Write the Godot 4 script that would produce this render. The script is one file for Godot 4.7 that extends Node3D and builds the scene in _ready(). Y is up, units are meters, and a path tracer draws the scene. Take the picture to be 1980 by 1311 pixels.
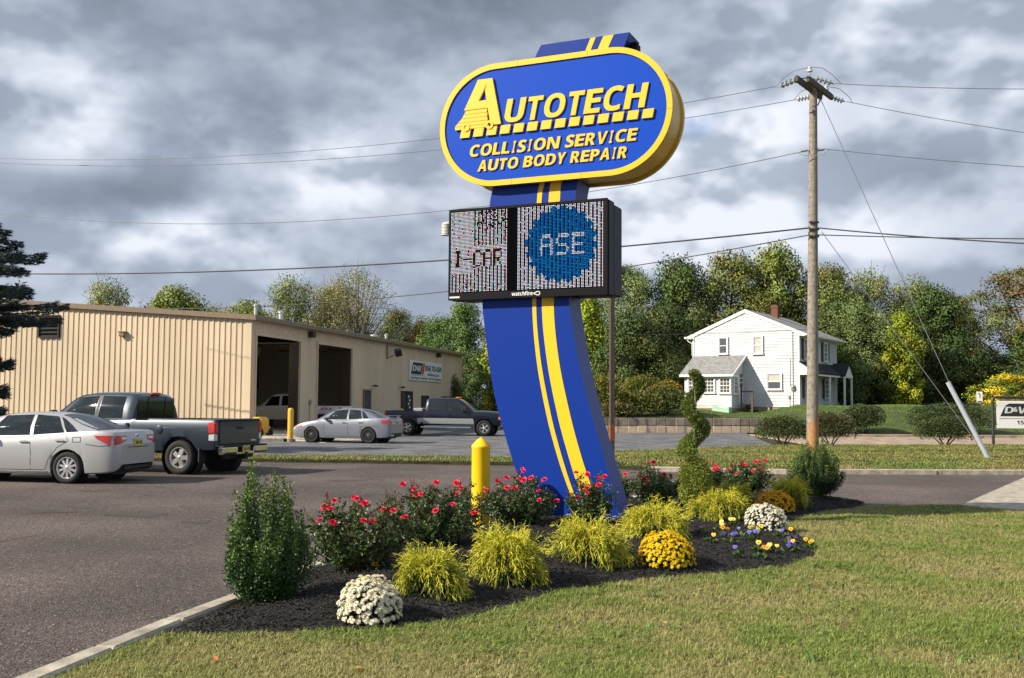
extends Node3D
# Roadside garden bed with a pylon sign, parked vehicles, a metal workshop and a white house.

var M := {}          # shared materials
var taken := {}      # names in use at top level
var font_bold: SystemFont
var font_reg: SystemFont
var font_heavy: FontVariation

func _ready():
	make_camera()
	make_light()
	fonts()
	materials()
	ground()
	retaining_wall()
	workshop()
	house()
	pylon_sign()
	vehicles()
	street_things()
	wires()
	bed_plants()
	hedges()
	trees()
	grass_and_mulch()

func make_camera():
	var c := Camera3D.new()
	c.name = "camera"
	c.position = Vector3(0, 1.7, 0)
	c.rotation_degrees = Vector3(3.619, 0, 0.4)
	c.fov = 36.293
	c.near = 0.05
	c.far = 3000
	add_child(c)
	c.current = true

func make_light():
	var sun := DirectionalLight3D.new()
	sun.name = "sun"
	sun.light_energy = 1.6
	sun.light_color = Color(1.0, 0.95, 0.87)
	sun.light_angular_distance = 0.5
	sun.shadow_enabled = true
	var az := deg_to_rad(70.0)
	var el := deg_to_rad(33.0)
	var s := Vector3(-sin(az) * cos(el), sin(el), cos(az) * cos(el))
	sun.look_at_from_position(s * 100.0, Vector3.ZERO, Vector3.UP)
	add_child(sun)
	var env := Environment.new()
	env.tonemap_mode = Environment.TONE_MAPPER_LINEAR
	env.tonemap_exposure = 1.42
	env.background_mode = Environment.BG_SKY
	env.background_energy_multiplier = 0.92
	env.sdfgi_enabled = true
	env.ssao_enabled = true
	env.ssil_enabled = true
	var sky := Sky.new()
	var pm := PanoramaSkyMaterial.new()
	pm.panorama = cloud_sky(3072, 1536)
	sky.sky_material = pm
	env.sky = sky
	var we := WorldEnvironment.new()
	we.name = "world_environment"
	we.environment = env
	add_child(we)

# A computed broken-cloud sky: a flat cloud deck seen in perspective, shaded by its own thickness.
func cloud_sky(w: int, h: int) -> ImageTexture:
	var im := Image.create(w, h, false, Image.FORMAT_RGBF)
	var na := FastNoiseLite.new()
	na.noise_type = FastNoiseLite.TYPE_SIMPLEX_SMOOTH
	na.seed = 11
	na.frequency = 1.15
	na.fractal_octaves = 3
	na.fractal_gain = 0.45
	na.domain_warp_enabled = true
	na.domain_warp_amplitude = 0.22
	na.domain_warp_frequency = 1.6
	var nb := FastNoiseLite.new()
	nb.noise_type = FastNoiseLite.TYPE_SIMPLEX_SMOOTH
	nb.seed = 5
	nb.frequency = 5.0
	nb.fractal_octaves = 5
	nb.fractal_gain = 0.55
	# broad masses of the deck: [azimuth, elevation, half width, half height (degrees), cover, thickness]
	var mass := [
		[-14, 20.5, 13, 4.6, 0.3, 0.27], [-2.6, 21.5, 9, 3.6, 0.3, 0.25], [-26, 19, 4, 4, 0.0, -0.10], [-22.5, 14.6, 4.0, 2.4, 0.1, -0.42],
		[-13.5, 15.4, 6, 1.5, 0.2, 0.20], [-20.5, 11.3, 8, 1.3, 0.2, 0.26], [-17, 8.8, 5.5, 1.9, 0.2, -0.50], [-10.0, 12.0, 4.0, 1.9, 0.1, -0.36],
		[-7.5, 9.4, 4, 0.9, 0.1, 0.12], [8.8, 20, 5, 3.5, 0.2, 0.14], [7.4, 9.6, 6, 3.0, 0.2, -0.50], [10.3, 14.3, 2.2, 0.9, -0.35, -0.1],
		[13, 13.4, 4, 2.2, 0.1, -0.36], [19.5, 19.5, 8, 4, 0.1, -0.16], [22.5, 11.6, 5, 1.2, 0.1, 0.14], [10, 11.4, 3.0, 0.8, 0.1, 0.10], [25, 15, 4, 2, 0.0, -0.15], [17, 8.0, 6, 1.6, 0.1, -0.30], [16, 16.5, 4, 1.6, 0.0, 0.10]]
	var ground_c := Color(0.16, 0.15, 0.12)
	for y in h:
		var el := (0.5 - (y + 0.5) / h) * PI
		if el < -0.02:
			continue
		var ce := cos(el)
		var se := sin(el)
		for x in w:
			var az := (x + 0.5) / w * TAU       # column 0 looks along -Z
			if az > PI:
				az -= TAU
			var dx := sin(az) * ce
			var dz := -cos(az) * ce
			var n := na.get_noise_3d(dx, se * 2.1, dz)
			var n2 := nb.get_noise_3d(dx + 9.0, dz, se * 1.7)
			var lit := nb.get_noise_3d(dx + 9.0 - 0.020, dz + 0.008, se * 1.7 + 0.036)
			var cov := 0.98
			var thick := 0.40
			var azd := az * 57.2958
			var eld := el * 57.2958
			if azd > -50.0 and azd < 50.0 and eld < 45.0:
				for m in mass:
					var qa: float = (azd - m[0] + n2 * 2.0) / m[2]
					var qe: float = (eld - m[1] + n * 1.6) / m[3]
					var q := qa * qa + qe * qe
					if q < 6.0:
						var g := exp(-q)
						cov += m[4] * g
						thick += m[5] * g * 1.08
			var c := smoothstep(-0.30, 0.30, n * 0.9 + n2 * 0.5 + cov - 0.22)
			var t := clampf(thick + n * 0.24 + n2 * 0.15, 0.0, 1.0)
			var edge := clampf((n2 - lit) * 2.2, -0.5, 0.7)
			var bright := clampf(1.0 - t * 1.7, 0.0, 1.0)
			var b := clampf(0.535 - t * 0.43 + bright * 0.08 + edge * (0.09 + 0.34 * bright), 0.13, 0.76)
			var warm := clampf((b - 0.25) * 2.0, 0.0, 1.0)
			var cr := b * lerpf(0.815, 0.97, warm)
			var cg := b * lerpf(0.975, 1.005, warm)
			var cb := b * lerpf(1.22, 1.09, warm)
			var r := lerpf(0.16, cr, c)
			var gg := lerpf(0.30, cg, c)
			var bb := lerpf(0.62, cb, c)
			var hz := exp(-maxf(se, 0.0) * 8.0) * 0.55
			im.set_pixel(x, y, Color(lerpf(r, 0.315, hz), lerpf(gg, 0.365, hz), lerpf(bb, 0.46, hz)))
	var low := Rect2i(0, int(h * 0.507), w, h - int(h * 0.507))
	im.fill_rect(low, ground_c)
	return ImageTexture.create_from_image(im)

func fonts():
	font_bold = SystemFont.new()
	font_bold.font_names = PackedStringArray(["Droid Sans"])
	font_bold.font_weight = 700
	font_heavy = FontVariation.new()
	font_heavy.base_font = font_bold
	font_heavy.variation_embolden = 0.25
	font_reg = SystemFont.new()
	font_reg.font_names = PackedStringArray(["Droid Sans"])

# ---------------------------------------------------------------- materials
func lin(r: float, g: float, b: float) -> Color:
	return Color(r, g, b).linear_to_srgb()

func mat(key: String, c: Color, rough := 0.7, metal := 0.0, spec := 0.5) -> StandardMaterial3D:
	var m := StandardMaterial3D.new()
	m.resource_name = key
	m.albedo_color = c
	m.roughness = rough
	m.metallic = metal
	m.metallic_specular = spec
	M[key] = m
	return m

func noise_tex(sd: int, freq: float, oct: int, lo: float, hi: float, size := 512, kind := FastNoiseLite.TYPE_SIMPLEX_SMOOTH, bump := 0.0) -> NoiseTexture2D:
	var n := FastNoiseLite.new()
	n.seed = sd
	n.noise_type = kind
	n.frequency = freq
	n.fractal_octaves = oct
	var t := NoiseTexture2D.new()
	t.width = size
	t.height = size
	t.seamless = true
	t.noise = n
	if bump > 0.0:
		t.as_normal_map = true
		t.bump_strength = bump
	else:
		var g := Gradient.new()
		g.set_color(0, Color(lo, lo, lo))
		g.set_color(1, Color(hi, hi, hi))
		t.color_ramp = g
	return t

func tex(m: StandardMaterial3D, t: Texture2D, scale: Vector3, nrm: Texture2D = null, ns := 0.5, coarse: Texture2D = null, cs := Vector3.ONE):
	m.albedo_texture = t
	m.uv1_triplanar = true
	m.uv1_world_triplanar = true
	m.uv1_scale = scale
	if nrm:
		m.normal_enabled = true
		m.normal_texture = nrm
		m.normal_scale = ns
	if coarse:
		m.detail_enabled = true
		m.detail_albedo = coarse
		m.detail_blend_mode = BaseMaterial3D.BLEND_MODE_MUL
		m.detail_uv_layer = BaseMaterial3D.DETAIL_UV_2
		m.uv2_triplanar = true
		m.uv2_world_triplanar = true
		m.uv2_scale = cs

func leafy(key: String, rough := 0.55, back := 0.35) -> StandardMaterial3D:
	var m := mat(key, Color.WHITE, rough)
	m.vertex_color_use_as_albedo = true
	m.cull_mode = BaseMaterial3D.CULL_DISABLED
	m.backlight_enabled = true
	m.backlight = Color(back, back, back * 0.5)
	return m

func materials():
	var speck := noise_tex(1, 0.35, 3, 0.30, 1.0, 512, FastNoiseLite.TYPE_VALUE)
	var fine := noise_tex(12, 0.35, 3, 0.74, 1.0, 512, FastNoiseLite.TYPE_VALUE)
	var mid := noise_tex(2, 0.02, 5, 0.62, 1.0)
	var big := noise_tex(3, 0.008, 5, 0.66, 1.0)
	var soft := noise_tex(4, 0.012, 4, 0.86, 1.0)
	var bump := noise_tex(5, 0.3, 3, 0, 1, 512, FastNoiseLite.TYPE_SIMPLEX_SMOOTH, 6.0)
	var bump2 := noise_tex(6, 0.05, 4, 0, 1, 512, FastNoiseLite.TYPE_SIMPLEX_SMOOTH, 5.0)
	var cell := noise_tex(7, 0.09, 1, 0.35, 1.0, 512, FastNoiseLite.TYPE_CELLULAR)
	# asphalt: brownish aggregate with worn paler and darker areas
	tex(mat("asphalt", lin(0.375, 0.298, 0.268), 0.88), speck, Vector3.ONE * 0.3, bump, 0.6, big, Vector3.ONE * 0.055)
	tex(mat("asphalt_dark", lin(0.29, 0.23, 0.21), 0.8), speck, Vector3.ONE * 0.3, bump, 0.6, big, Vector3.ONE * 0.055)
	tex(mat("gravel", lin(0.80, 0.815, 0.87), 0.95), cell, Vector3.ONE * 0.35, bump, 1.0, mid, Vector3.ONE * 0.06)
	tex(mat("concrete", lin(0.88, 0.79, 0.64), 0.9), fine, Vector3.ONE * 0.8, bump, 0.3, mid, Vector3.ONE * 0.35)
	tex(mat("tan_road", lin(0.80, 0.62, 0.46), 0.95), fine, Vector3.ONE * 0.3, bump, 0.4, mid, Vector3.ONE * 0.1)
	tex(mat("soil_grass", lin(0.27, 0.25, 0.095), 0.95), speck, Vector3.ONE * 1.2, bump, 1.0, mid, Vector3.ONE * 0.16)
	tex(mat("far_grass", lin(0.19, 0.205, 0.058), 0.95), cell, Vector3.ONE * 0.55, bump, 1.0, mid, Vector3.ONE * 0.07)
	tex(mat("slope_turf", lin(0.22, 0.33, 0.062), 0.95), speck, Vector3.ONE * 0.8, bump, 0.6, mid, Vector3.ONE * 0.07)
	tex(mat("mulch_soil", lin(0.022, 0.018, 0.016), 0.95), speck, Vector3.ONE * 1.5, bump, 1.0)
	# sign
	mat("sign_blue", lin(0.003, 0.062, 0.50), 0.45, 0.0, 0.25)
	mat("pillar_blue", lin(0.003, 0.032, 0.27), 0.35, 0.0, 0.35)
	mat("sign_yellow", lin(0.90, 0.53, 0.012), 0.4)
	mat("letter_yellow", lin(0.90, 0.54, 0.018), 0.45)
	mat("yellow_side", lin(0.60, 0.36, 0.03), 0.28, 0.25)
	mat("cabinet_black", lin(0.006, 0.0065, 0.008), 0.6, 0.0, 0.25)
	mat("cabinet_side", lin(0.022, 0.026, 0.036), 0.5, 0.0, 0.3)
	mat("white_plastic", lin(0.72, 0.72, 0.70), 0.5)
	mat("louvre_black", lin(0.012, 0.012, 0.013), 0.5)
	mat("bollard_yellow", lin(0.92, 0.60, 0.012), 0.35)
	mat("bollard_old", lin(0.75, 0.42, 0.03), 0.55)
	# workshop
	tex(mat("tan_metal", lin(0.80, 0.645, 0.455), 0.42, 0.0), soft, Vector3(0.06, 0.02, 0.06))
	tex(mat("trim_brown", lin(0.27, 0.20, 0.135), 0.45), soft, Vector3.ONE * 0.6)
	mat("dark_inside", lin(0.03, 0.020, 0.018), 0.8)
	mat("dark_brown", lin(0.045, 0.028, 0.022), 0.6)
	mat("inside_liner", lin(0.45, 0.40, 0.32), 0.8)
	mat("roof_metal", lin(0.42, 0.40, 0.36), 0.5, 0.3)
	mat("galvanised", lin(0.55, 0.56, 0.57), 0.4, 0.6)
	mat("dark_metal", lin(0.03, 0.03, 0.03), 0.5)
	mat("board_white", lin(0.78, 0.79, 0.78), 0.5)
	mat("ink_black", lin(0.02, 0.02, 0.022), 0.6)
	mat("ink_red", lin(0.62, 0.03, 0.03), 0.5)
	mat("ink_blue", lin(0.06, 0.22, 0.55), 0.5)
	mat("silver_letter", lin(0.62, 0.64, 0.66), 0.5)
	mat("dark_glass", lin(0.008, 0.012, 0.012), 0.03, 0.0, 0.75)
	mat("window_glass", lin(0.09, 0.10, 0.11), 0.06)
	mat("window_blind", lin(0.52, 0.52, 0.47), 0.12)
	# house
	tex(mat("siding_white", lin(0.70, 0.715, 0.745), 0.55), soft, Vector3.ONE * 0.15)
	mat("trim_white", lin(0.82, 0.82, 0.81), 0.5)
	tex(mat("shingle_grey", lin(0.55, 0.56, 0.57), 0.9), fine, Vector3.ONE * 0.7, bump, 0.5, mid, Vector3.ONE * 0.3)
	tex(mat("shingle_dark", lin(0.05, 0.055, 0.065), 0.9), speck, Vector3.ONE * 0.7, bump, 0.5)
	tex(mat("brick_red", lin(0.27, 0.115, 0.08), 0.9), mid, Vector3.ONE * 2.0)
	tex(mat("foundation", lin(0.55, 0.45, 0.31), 0.9), mid, Vector3.ONE * 0.8, bump2, 0.4)
	mat("shutter_dark", lin(0.03, 0.045, 0.045), 0.6)
	tex(mat("old_timber", lin(0.18, 0.14, 0.11), 0.9), mid, Vector3(3, 0.6, 3), bump2, 0.6)
	mat("pale_green", lin(0.38, 0.58, 0.42), 0.6)
	mat("meter_grey", lin(0.32, 0.34, 0.35), 0.5, 0.2)
	for k in 4:
		var f: float = [1.0, 0.82, 1.14, 0.7][k]
		tex(mat("block_%d" % k, lin(0.68 * f, 0.56 * f, 0.43 * f), 0.95), soft, Vector3(0.8, 0.4, 0.8), bump2, 0.8, big, Vector3(1.2, 0.25, 1.2))
	for k in 2:
		var f2: float = [1.0, 1.2][k]
		tex(mat("block_low_%d" % k, lin(0.82 * f2, 0.63 * f2, 0.44 * f2), 0.95), soft, Vector3(0.8, 0.4, 0.8), bump2, 0.8)
	tex(mat("cap_dark", lin(0.13, 0.11, 0.095), 0.95), mid, Vector3.ONE * 0.8)
	# pole
	tex(mat("pole_wood", lin(0.74, 0.65, 0.545), 0.9), noise_tex(9, 0.03, 5, 0.55, 1.0), Vector3(7, 0.35, 7), bump2, 0.8, mid, Vector3(0.8, 0.5, 0.8))
	tex(mat("pole_orange", lin(0.72, 0.36, 0.16), 0.9), mid, Vector3(5, 0.5, 5), bump2, 0.6)
	tex(mat("arm_wood", lin(0.17, 0.145, 0.105), 0.95), mid, Vector3(3, 3, 0.5), bump2, 0.6)
	mat("porcelain", lin(0.55, 0.57, 0.58), 0.25)
	mat("insulator_grey", lin(0.36, 0.39, 0.40), 0.35)
	mat("wire", lin(0.16, 0.165, 0.175), 0.5, 0.3)
	mat("cable_black", lin(0.05, 0.05, 0.055), 0.6)
	mat("guard_grey", lin(0.42, 0.46, 0.52), 0.45)
	tex(mat("post_brown", lin(0.13, 0.10, 0.075), 0.6), mid, Vector3(3, 0.8, 3))
	mat("rust", lin(0.25, 0.075, 0.03), 0.9)
	# vehicles
	paint("paint_silver", lin(0.44, 0.45, 0.465))
	paint("paint_silver_blue", lin(0.23, 0.25, 0.30))
	paint("paint_slate", lin(0.034, 0.049, 0.071))
	paint("paint_navy", lin(0.004, 0.007, 0.022))
	paint("paint_grey_low", lin(0.40, 0.41, 0.42))
	var pw := mat("paint_white", lin(0.74, 0.75, 0.76), 0.3)
	pw.clearcoat_enabled = true
	pw.clearcoat = 0.6
	mat("tyre", lin(0.016, 0.016, 0.017), 0.85)
	mat("rim_silver", lin(0.62, 0.62, 0.63), 0.3, 0.7)
	mat("rim_dark", lin(0.10, 0.10, 0.105), 0.3, 0.7)
	mat("chrome", lin(0.75, 0.76, 0.78), 0.12, 1.0)
	mat("black_plastic", lin(0.018, 0.018, 0.019), 0.6)
	mat("seam", lin(0.02, 0.02, 0.022), 0.8)
	var rl := mat("tail_red", lin(0.48, 0.012, 0.012), 0.12)
	rl.clearcoat_enabled = true
	rl.clearcoat = 0.8
	mat("lamp_clear", lin(0.68, 0.70, 0.72), 0.1, 0.3)
	mat("lamp_amber", lin(0.75, 0.22, 0.02), 0.15)
	mat("plate_yellow", lin(0.62, 0.52, 0.14), 0.5)
	mat("plate_blue", lin(0.08, 0.2, 0.5), 0.5)
	# plants
	leafy("leaf", 0.6, 0.45)
	leafy("leaf_gloss", 0.44, 0.3)
	leafy("petal", 0.6, 0.3)
	leafy("needle", 0.65, 0.3)
	leafy("blade", 0.6, 0.3)
	var ch := mat("chip", Color.WHITE, 0.8)
	ch.vertex_color_use_as_albedo = true
	tex(mat("bark", lin(0.16, 0.12, 0.09), 0.95), mid, Vector3(4, 1, 4), bump2, 1.0)
	tex(mat("bark_pale", lin(0.34, 0.30, 0.25), 0.95), mid, Vector3(2, 1, 2), bump2, 0.6)
	mat("stem_green", lin(0.10, 0.12, 0.035), 0.7)
	mat("stem_red", lin(0.17, 0.06, 0.035), 0.7)

func paint(key: String, c: Color):
	var m := mat(key, c, 0.38, 0.35)
	m.clearcoat_enabled = true
	m.clearcoat = 0.6
	m.clearcoat_roughness = 0.06

# ---------------------------------------------------------------- naming and nodes
func numbered(called: String) -> String:
	var n: int = taken.get(called, 0)
	taken[called] = n + 1
	return called if n == 0 else "%s_%03d" % [called, n]

func tag(o: Node, label := "", category := "", group := "", kind := ""):
	if label:
		o.set_meta("label", label)
	if category:
		o.set_meta("category", category)
	if group:
		o.set_meta("group", group)
	if kind:
		o.set_meta("kind", kind)

func thing(called: String, label: String, category: String, at := Vector3.ZERO, yaw := 0.0, group := "") -> Node3D:
	var o := Node3D.new()
	o.name = numbered(called)
	o.position = at
	o.rotation.y = deg_to_rad(yaw)
	tag(o, label, category, group)
	add_child(o)
	return o

func part(parent: Node, called: String, mesh: Mesh, m: Variant, label := "") -> MeshInstance3D:
	var o := MeshInstance3D.new()
	o.name = called
	o.mesh = mesh
	o.material_override = M[m] if m is String else m
	if label:
		o.set_meta("label", label)
	parent.add_child(o, true)
	return o

func single(called: String, mesh: Mesh, m: Variant, label: String, category: String, group := "", at := Vector3.ZERO, yaw := 0.0) -> MeshInstance3D:
	var o := MeshInstance3D.new()
	o.name = numbered(called)
	o.mesh = mesh
	o.material_override = M[m] if m is String else m
	o.position = at
	o.rotation.y = deg_to_rad(yaw)
	tag(o, label, category, group)
	add_child(o)
	return o

func struct(called: String, mesh: Mesh, m: Variant) -> MeshInstance3D:
	var o := MeshInstance3D.new()
	o.name = numbered(called)
	o.mesh = mesh
	o.material_override = M[m] if m is String else m
	tag(o, "", "", "", "structure")
	add_child(o)
	return o

func copy_of(o: Node3D, label: String, at: Vector3, yaw: float, scale := Vector3.ONE) -> Node3D:
	var c: Node3D = o.duplicate()
	c.name = numbered(String(o.name).rstrip("0123456789").rstrip("_"))
	c.position = at
	c.rotation.y = deg_to_rad(yaw)
	c.scale = scale
	c.set_meta("label", label)
	add_child(c)
	return c

func scatter(parent: Node, called: String, mesh: Mesh, m: Variant, xf: Array, cols: Array) -> MultiMeshInstance3D:
	var mm := MultiMesh.new()
	mm.transform_format = MultiMesh.TRANSFORM_3D
	mm.use_colors = cols.size() > 0
	mm.mesh = mesh
	mm.instance_count = xf.size()
	for i in xf.size():
		mm.set_instance_transform(i, xf[i])
		if cols.size():
			mm.set_instance_color(i, cols[i])
	var o := MultiMeshInstance3D.new()
	o.name = called
	o.multimesh = mm
	o.material_override = M[m] if m is String else m
	o.set_meta("kind", "stuff")
	parent.add_child(o, true)
	return o

func rng(sd: int) -> RandomNumberGenerator:
	var r := RandomNumberGenerator.new()
	r.seed = sd
	return r

# ---------------------------------------------------------------- mesh builder
class MB:
	var v := PackedVector3Array()
	var n := PackedVector3Array()
	var c := PackedColorArray()
	var col := Color(1, 1, 1)
	var xf := Transform3D.IDENTITY

	func tri(p: Vector3, q: Vector3, r: Vector3):     # counter-clockwise seen from outside
		var a := xf * p
		var b := xf * q
		var d := xf * r
		var m := (b - a).cross(d - a).normalized()
		v.append(a); v.append(d); v.append(b)
		n.append(m); n.append(m); n.append(m)
		c.append(col); c.append(col); c.append(col)

	func tri_n(p: Vector3, q: Vector3, r: Vector3, np: Vector3, nq: Vector3, nr: Vector3):
		v.append(xf * p); v.append(xf * r); v.append(xf * q)
		n.append(xf.basis * np); n.append(xf.basis * nr); n.append(xf.basis * nq)
		c.append(col); c.append(col); c.append(col)

	func quad(p: Vector3, q: Vector3, r: Vector3, s: Vector3):
		tri(p, q, r)
		tri(p, r, s)

	func box(at: Vector3, size: Vector3):
		var h := size / 2
		var p := []
		for i in 8:
			p.append(at + Vector3(h.x * (1 if i & 1 else -1), h.y * (1 if i & 2 else -1), h.z * (1 if i & 4 else -1)))
		quad(p[4], p[5], p[7], p[6])
		quad(p[1], p[0], p[2], p[3])
		quad(p[5], p[1], p[3], p[7])
		quad(p[0], p[4], p[6], p[2])
		quad(p[6], p[7], p[3], p[2])
		quad(p[0], p[1], p[5], p[4])

	func bevel_box(at: Vector3, size: Vector3, b: float):
		var h := size / 2
		var ax := [Vector3.RIGHT, Vector3.UP, Vector3.BACK]
		for i in 3:
			var a: Vector3 = ax[i]
			var d: Vector3 = ax[(i + 1) % 3]
			var e: Vector3 = ax[(i + 2) % 3]
			var hd: float = h[(i + 1) % 3] - b
			var he: float = h[(i + 2) % 3] - b
			for s in [-1.0, 1.0]:
				var o: Vector3 = at + a * h[i] * s
				if s > 0:
					quad(o - d * hd - e * he, o + d * hd - e * he, o + d * hd + e * he, o - d * hd + e * he)
				else:
					quad(o - d * hd - e * he, o - d * hd + e * he, o + d * hd + e * he, o + d * hd - e * he)
				for t in [-1.0, 1.0]:                      # edge between +-a and +-d, running along e
					var p1: Vector3 = at + a * h[i] * s + d * hd * t
					var p2: Vector3 = at + a * (h[i] - b) * s + d * h[(i + 1) % 3] * t
					if s * t > 0:
						quad(p1 - e * he, p2 - e * he, p2 + e * he, p1 + e * he)
					else:
						quad(p1 - e * he, p1 + e * he, p2 + e * he, p2 - e * he)
		for sx in [-1.0, 1.0]:
			for sy in [-1.0, 1.0]:
				for sz in [-1.0, 1.0]:
					var p := at + Vector3(h.x * sx, (h.y - b) * sy, (h.z - b) * sz)
					var q := at + Vector3((h.x - b) * sx, h.y * sy, (h.z - b) * sz)
					var r := at + Vector3((h.x - b) * sx, (h.y - b) * sy, h.z * sz)
					if sx * sy * sz > 0:
						tri(p, q, r)
					else:
						tri(p, r, q)

	# rings of equal size; smooth where neighbouring quads meet within about 45 degrees
	func loft(rings: Array, closed := true, flip := false, crease := 0.66):
		var nr := rings.size()
		var k: int = rings[0].size()
		var kq := k if closed else k - 1
		var fn := []
		for i in nr - 1:
			var row := PackedVector3Array()
			var ra: PackedVector3Array = rings[i]
			var rb: PackedVector3Array = rings[i + 1]
			for j in kq:
				var j2 := (j + 1) % k
				var d := (rb[j2] - ra[j]).cross(rb[j] - ra[j2])
				row.append((-d if flip else d).normalized())
			fn.append(row)
		for i in nr - 1:
			for j in kq:
				var me: Vector3 = fn[i][j]
				if me == Vector3.ZERO:
					continue
				var cn := []
				for cc in 4:
					var di := -1 if cc < 2 else 1
					var dj := -1 if cc == 0 or cc == 3 else 1
					var s := me
					for o in 3:
						var i2 := i + (di if o != 1 else 0)
						var jj := j + (dj if o != 0 else 0)
						if closed:
							jj = (jj + kq) % kq
						if i2 < 0 or i2 >= nr - 1 or jj < 0 or jj >= kq:
							continue
						var f: Vector3 = fn[i2][jj]
						if f.dot(me) > crease:
							s += f
					cn.append(s.normalized())
				var j2 := (j + 1) % k
				var a: Vector3 = rings[i][j]
				var b: Vector3 = rings[i][j2]
				var d2: Vector3 = rings[i + 1][j2]
				var e: Vector3 = rings[i + 1][j]
				if flip:
					tri_n(a, d2, b, cn[0], cn[2], cn[1])
					tri_n(a, e, d2, cn[0], cn[3], cn[2])
				else:
					tri_n(a, b, d2, cn[0], cn[1], cn[2])
					tri_n(a, d2, e, cn[0], cn[2], cn[3])

	func fan(ring: PackedVector3Array, flip := false):
		var m := Vector3.ZERO
		for p in ring:
			m += p
		m /= ring.size()
		for i in ring.size():
			var a := ring[i]
			var b := ring[(i + 1) % ring.size()]
			if flip:
				tri(m, b, a)
			else:
				tri(m, a, b)

	func tube(path: PackedVector3Array, radii: PackedFloat32Array, sides := 6, caps := true):
		var rings := []
		var up := Vector3.UP
		for i in path.size():
			var t := (path[mini(i + 1, path.size() - 1)] - path[maxi(i - 1, 0)]).normalized()
			if absf(t.dot(up)) > 0.9:
				up = Vector3.RIGHT if absf(t.x) < 0.7 else Vector3.BACK
			var a := t.cross(up).normalized()
			var b := a.cross(t).normalized()
			up = b
			var ring := PackedVector3Array()
			for s in sides:
				var w := TAU * s / sides
				ring.append(path[i] + (a * cos(w) + b * sin(w)) * radii[mini(i, radii.size() - 1)])
			rings.append(ring)
		loft(rings, true, false, 0.3)
		if caps:
			fan(rings[0], true)
			fan(rings[-1], false)

	func rod(a: Vector3, b: Vector3, r: float, sides := 6):
		tube(PackedVector3Array([a, b]), PackedFloat32Array([r, r]), sides)

	# profile of (radius, height) from bottom to top round the y axis
	func lathe(profile: Array, sides := 16, crease := 0.7):
		var rings := []
		for p in profile:
			var ring := PackedVector3Array()
			for s in sides:
				var w := TAU * s / sides
				ring.append(Vector3(cos(w) * p[0], p[1], -sin(w) * p[0]))
			rings.append(ring)
		loft(rings, true, false, crease)

	# polygon (x, y), counter-clockwise, pushed from z0 to z1
	func prism(poly: PackedVector2Array, z0: float, z1: float, back := true):
		if Geometry2D.is_polygon_clockwise(poly):
			poly = poly.duplicate()
			poly.reverse()
		var ix := Geometry2D.triangulate_polygon(poly)
		for i in range(0, ix.size(), 3):
			var a := poly[ix[i]]
			var b := poly[ix[i + 1]]
			var d := poly[ix[i + 2]]
			if (b - a).cross(d - a) < 0:
				var t := b
				b = d
				d = t
			tri(Vector3(a.x, a.y, z1), Vector3(b.x, b.y, z1), Vector3(d.x, d.y, z1))
			if back:
				tri(Vector3(a.x, a.y, z0), Vector3(d.x, d.y, z0), Vector3(b.x, b.y, z0))
		for i in poly.size():
			var p := poly[i]
			var q := poly[(i + 1) % poly.size()]
			quad(Vector3(p.x, p.y, z0), Vector3(q.x, q.y, z0), Vector3(q.x, q.y, z1), Vector3(p.x, p.y, z1))

	# ring between two polygons of equal count, pushed from z0 to z1
	func band(outer: PackedVector2Array, inner: PackedVector2Array, z0: float, z1: float):
		var k := outer.size()
		for i in k:
			var j := (i + 1) % k
			var a := outer[i]
			var b := outer[j]
			var d := inner[i]
			var e := inner[j]
			quad(Vector3(a.x, a.y, z1), Vector3(b.x, b.y, z1), Vector3(e.x, e.y, z1), Vector3(d.x, d.y, z1))
			quad(Vector3(a.x, a.y, z0), Vector3(b.x, b.y, z0), Vector3(b.x, b.y, z1), Vector3(a.x, a.y, z1))
			quad(Vector3(e.x, e.y, z0), Vector3(d.x, d.y, z0), Vector3(d.x, d.y, z1), Vector3(e.x, e.y, z1))

	func append_arrays(vs: PackedVector3Array, ns: PackedVector3Array, ix: PackedInt32Array, t: Transform3D):
		var nb := t.basis.inverse().transposed()
		for i in ix:
			v.append(xf * (t * vs[i]))
			n.append((xf.basis * (nb * ns[i])).normalized())
			c.append(col)

	func mesh() -> ArrayMesh:
		var a := []
		a.resize(Mesh.ARRAY_MAX)
		a[Mesh.ARRAY_VERTEX] = v
		a[Mesh.ARRAY_NORMAL] = n
		a[Mesh.ARRAY_COLOR] = c
		var m := ArrayMesh.new()
		m.add_surface_from_arrays(Mesh.PRIMITIVE_TRIANGLES, a)
		return m

func box_mesh(at: Vector3, size: Vector3, b := 0.0) -> ArrayMesh:
	var m := MB.new()
	if b > 0.0:
		m.bevel_box(at, size, b)
	else:
		m.box(at, size)
	return m.mesh()

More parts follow.
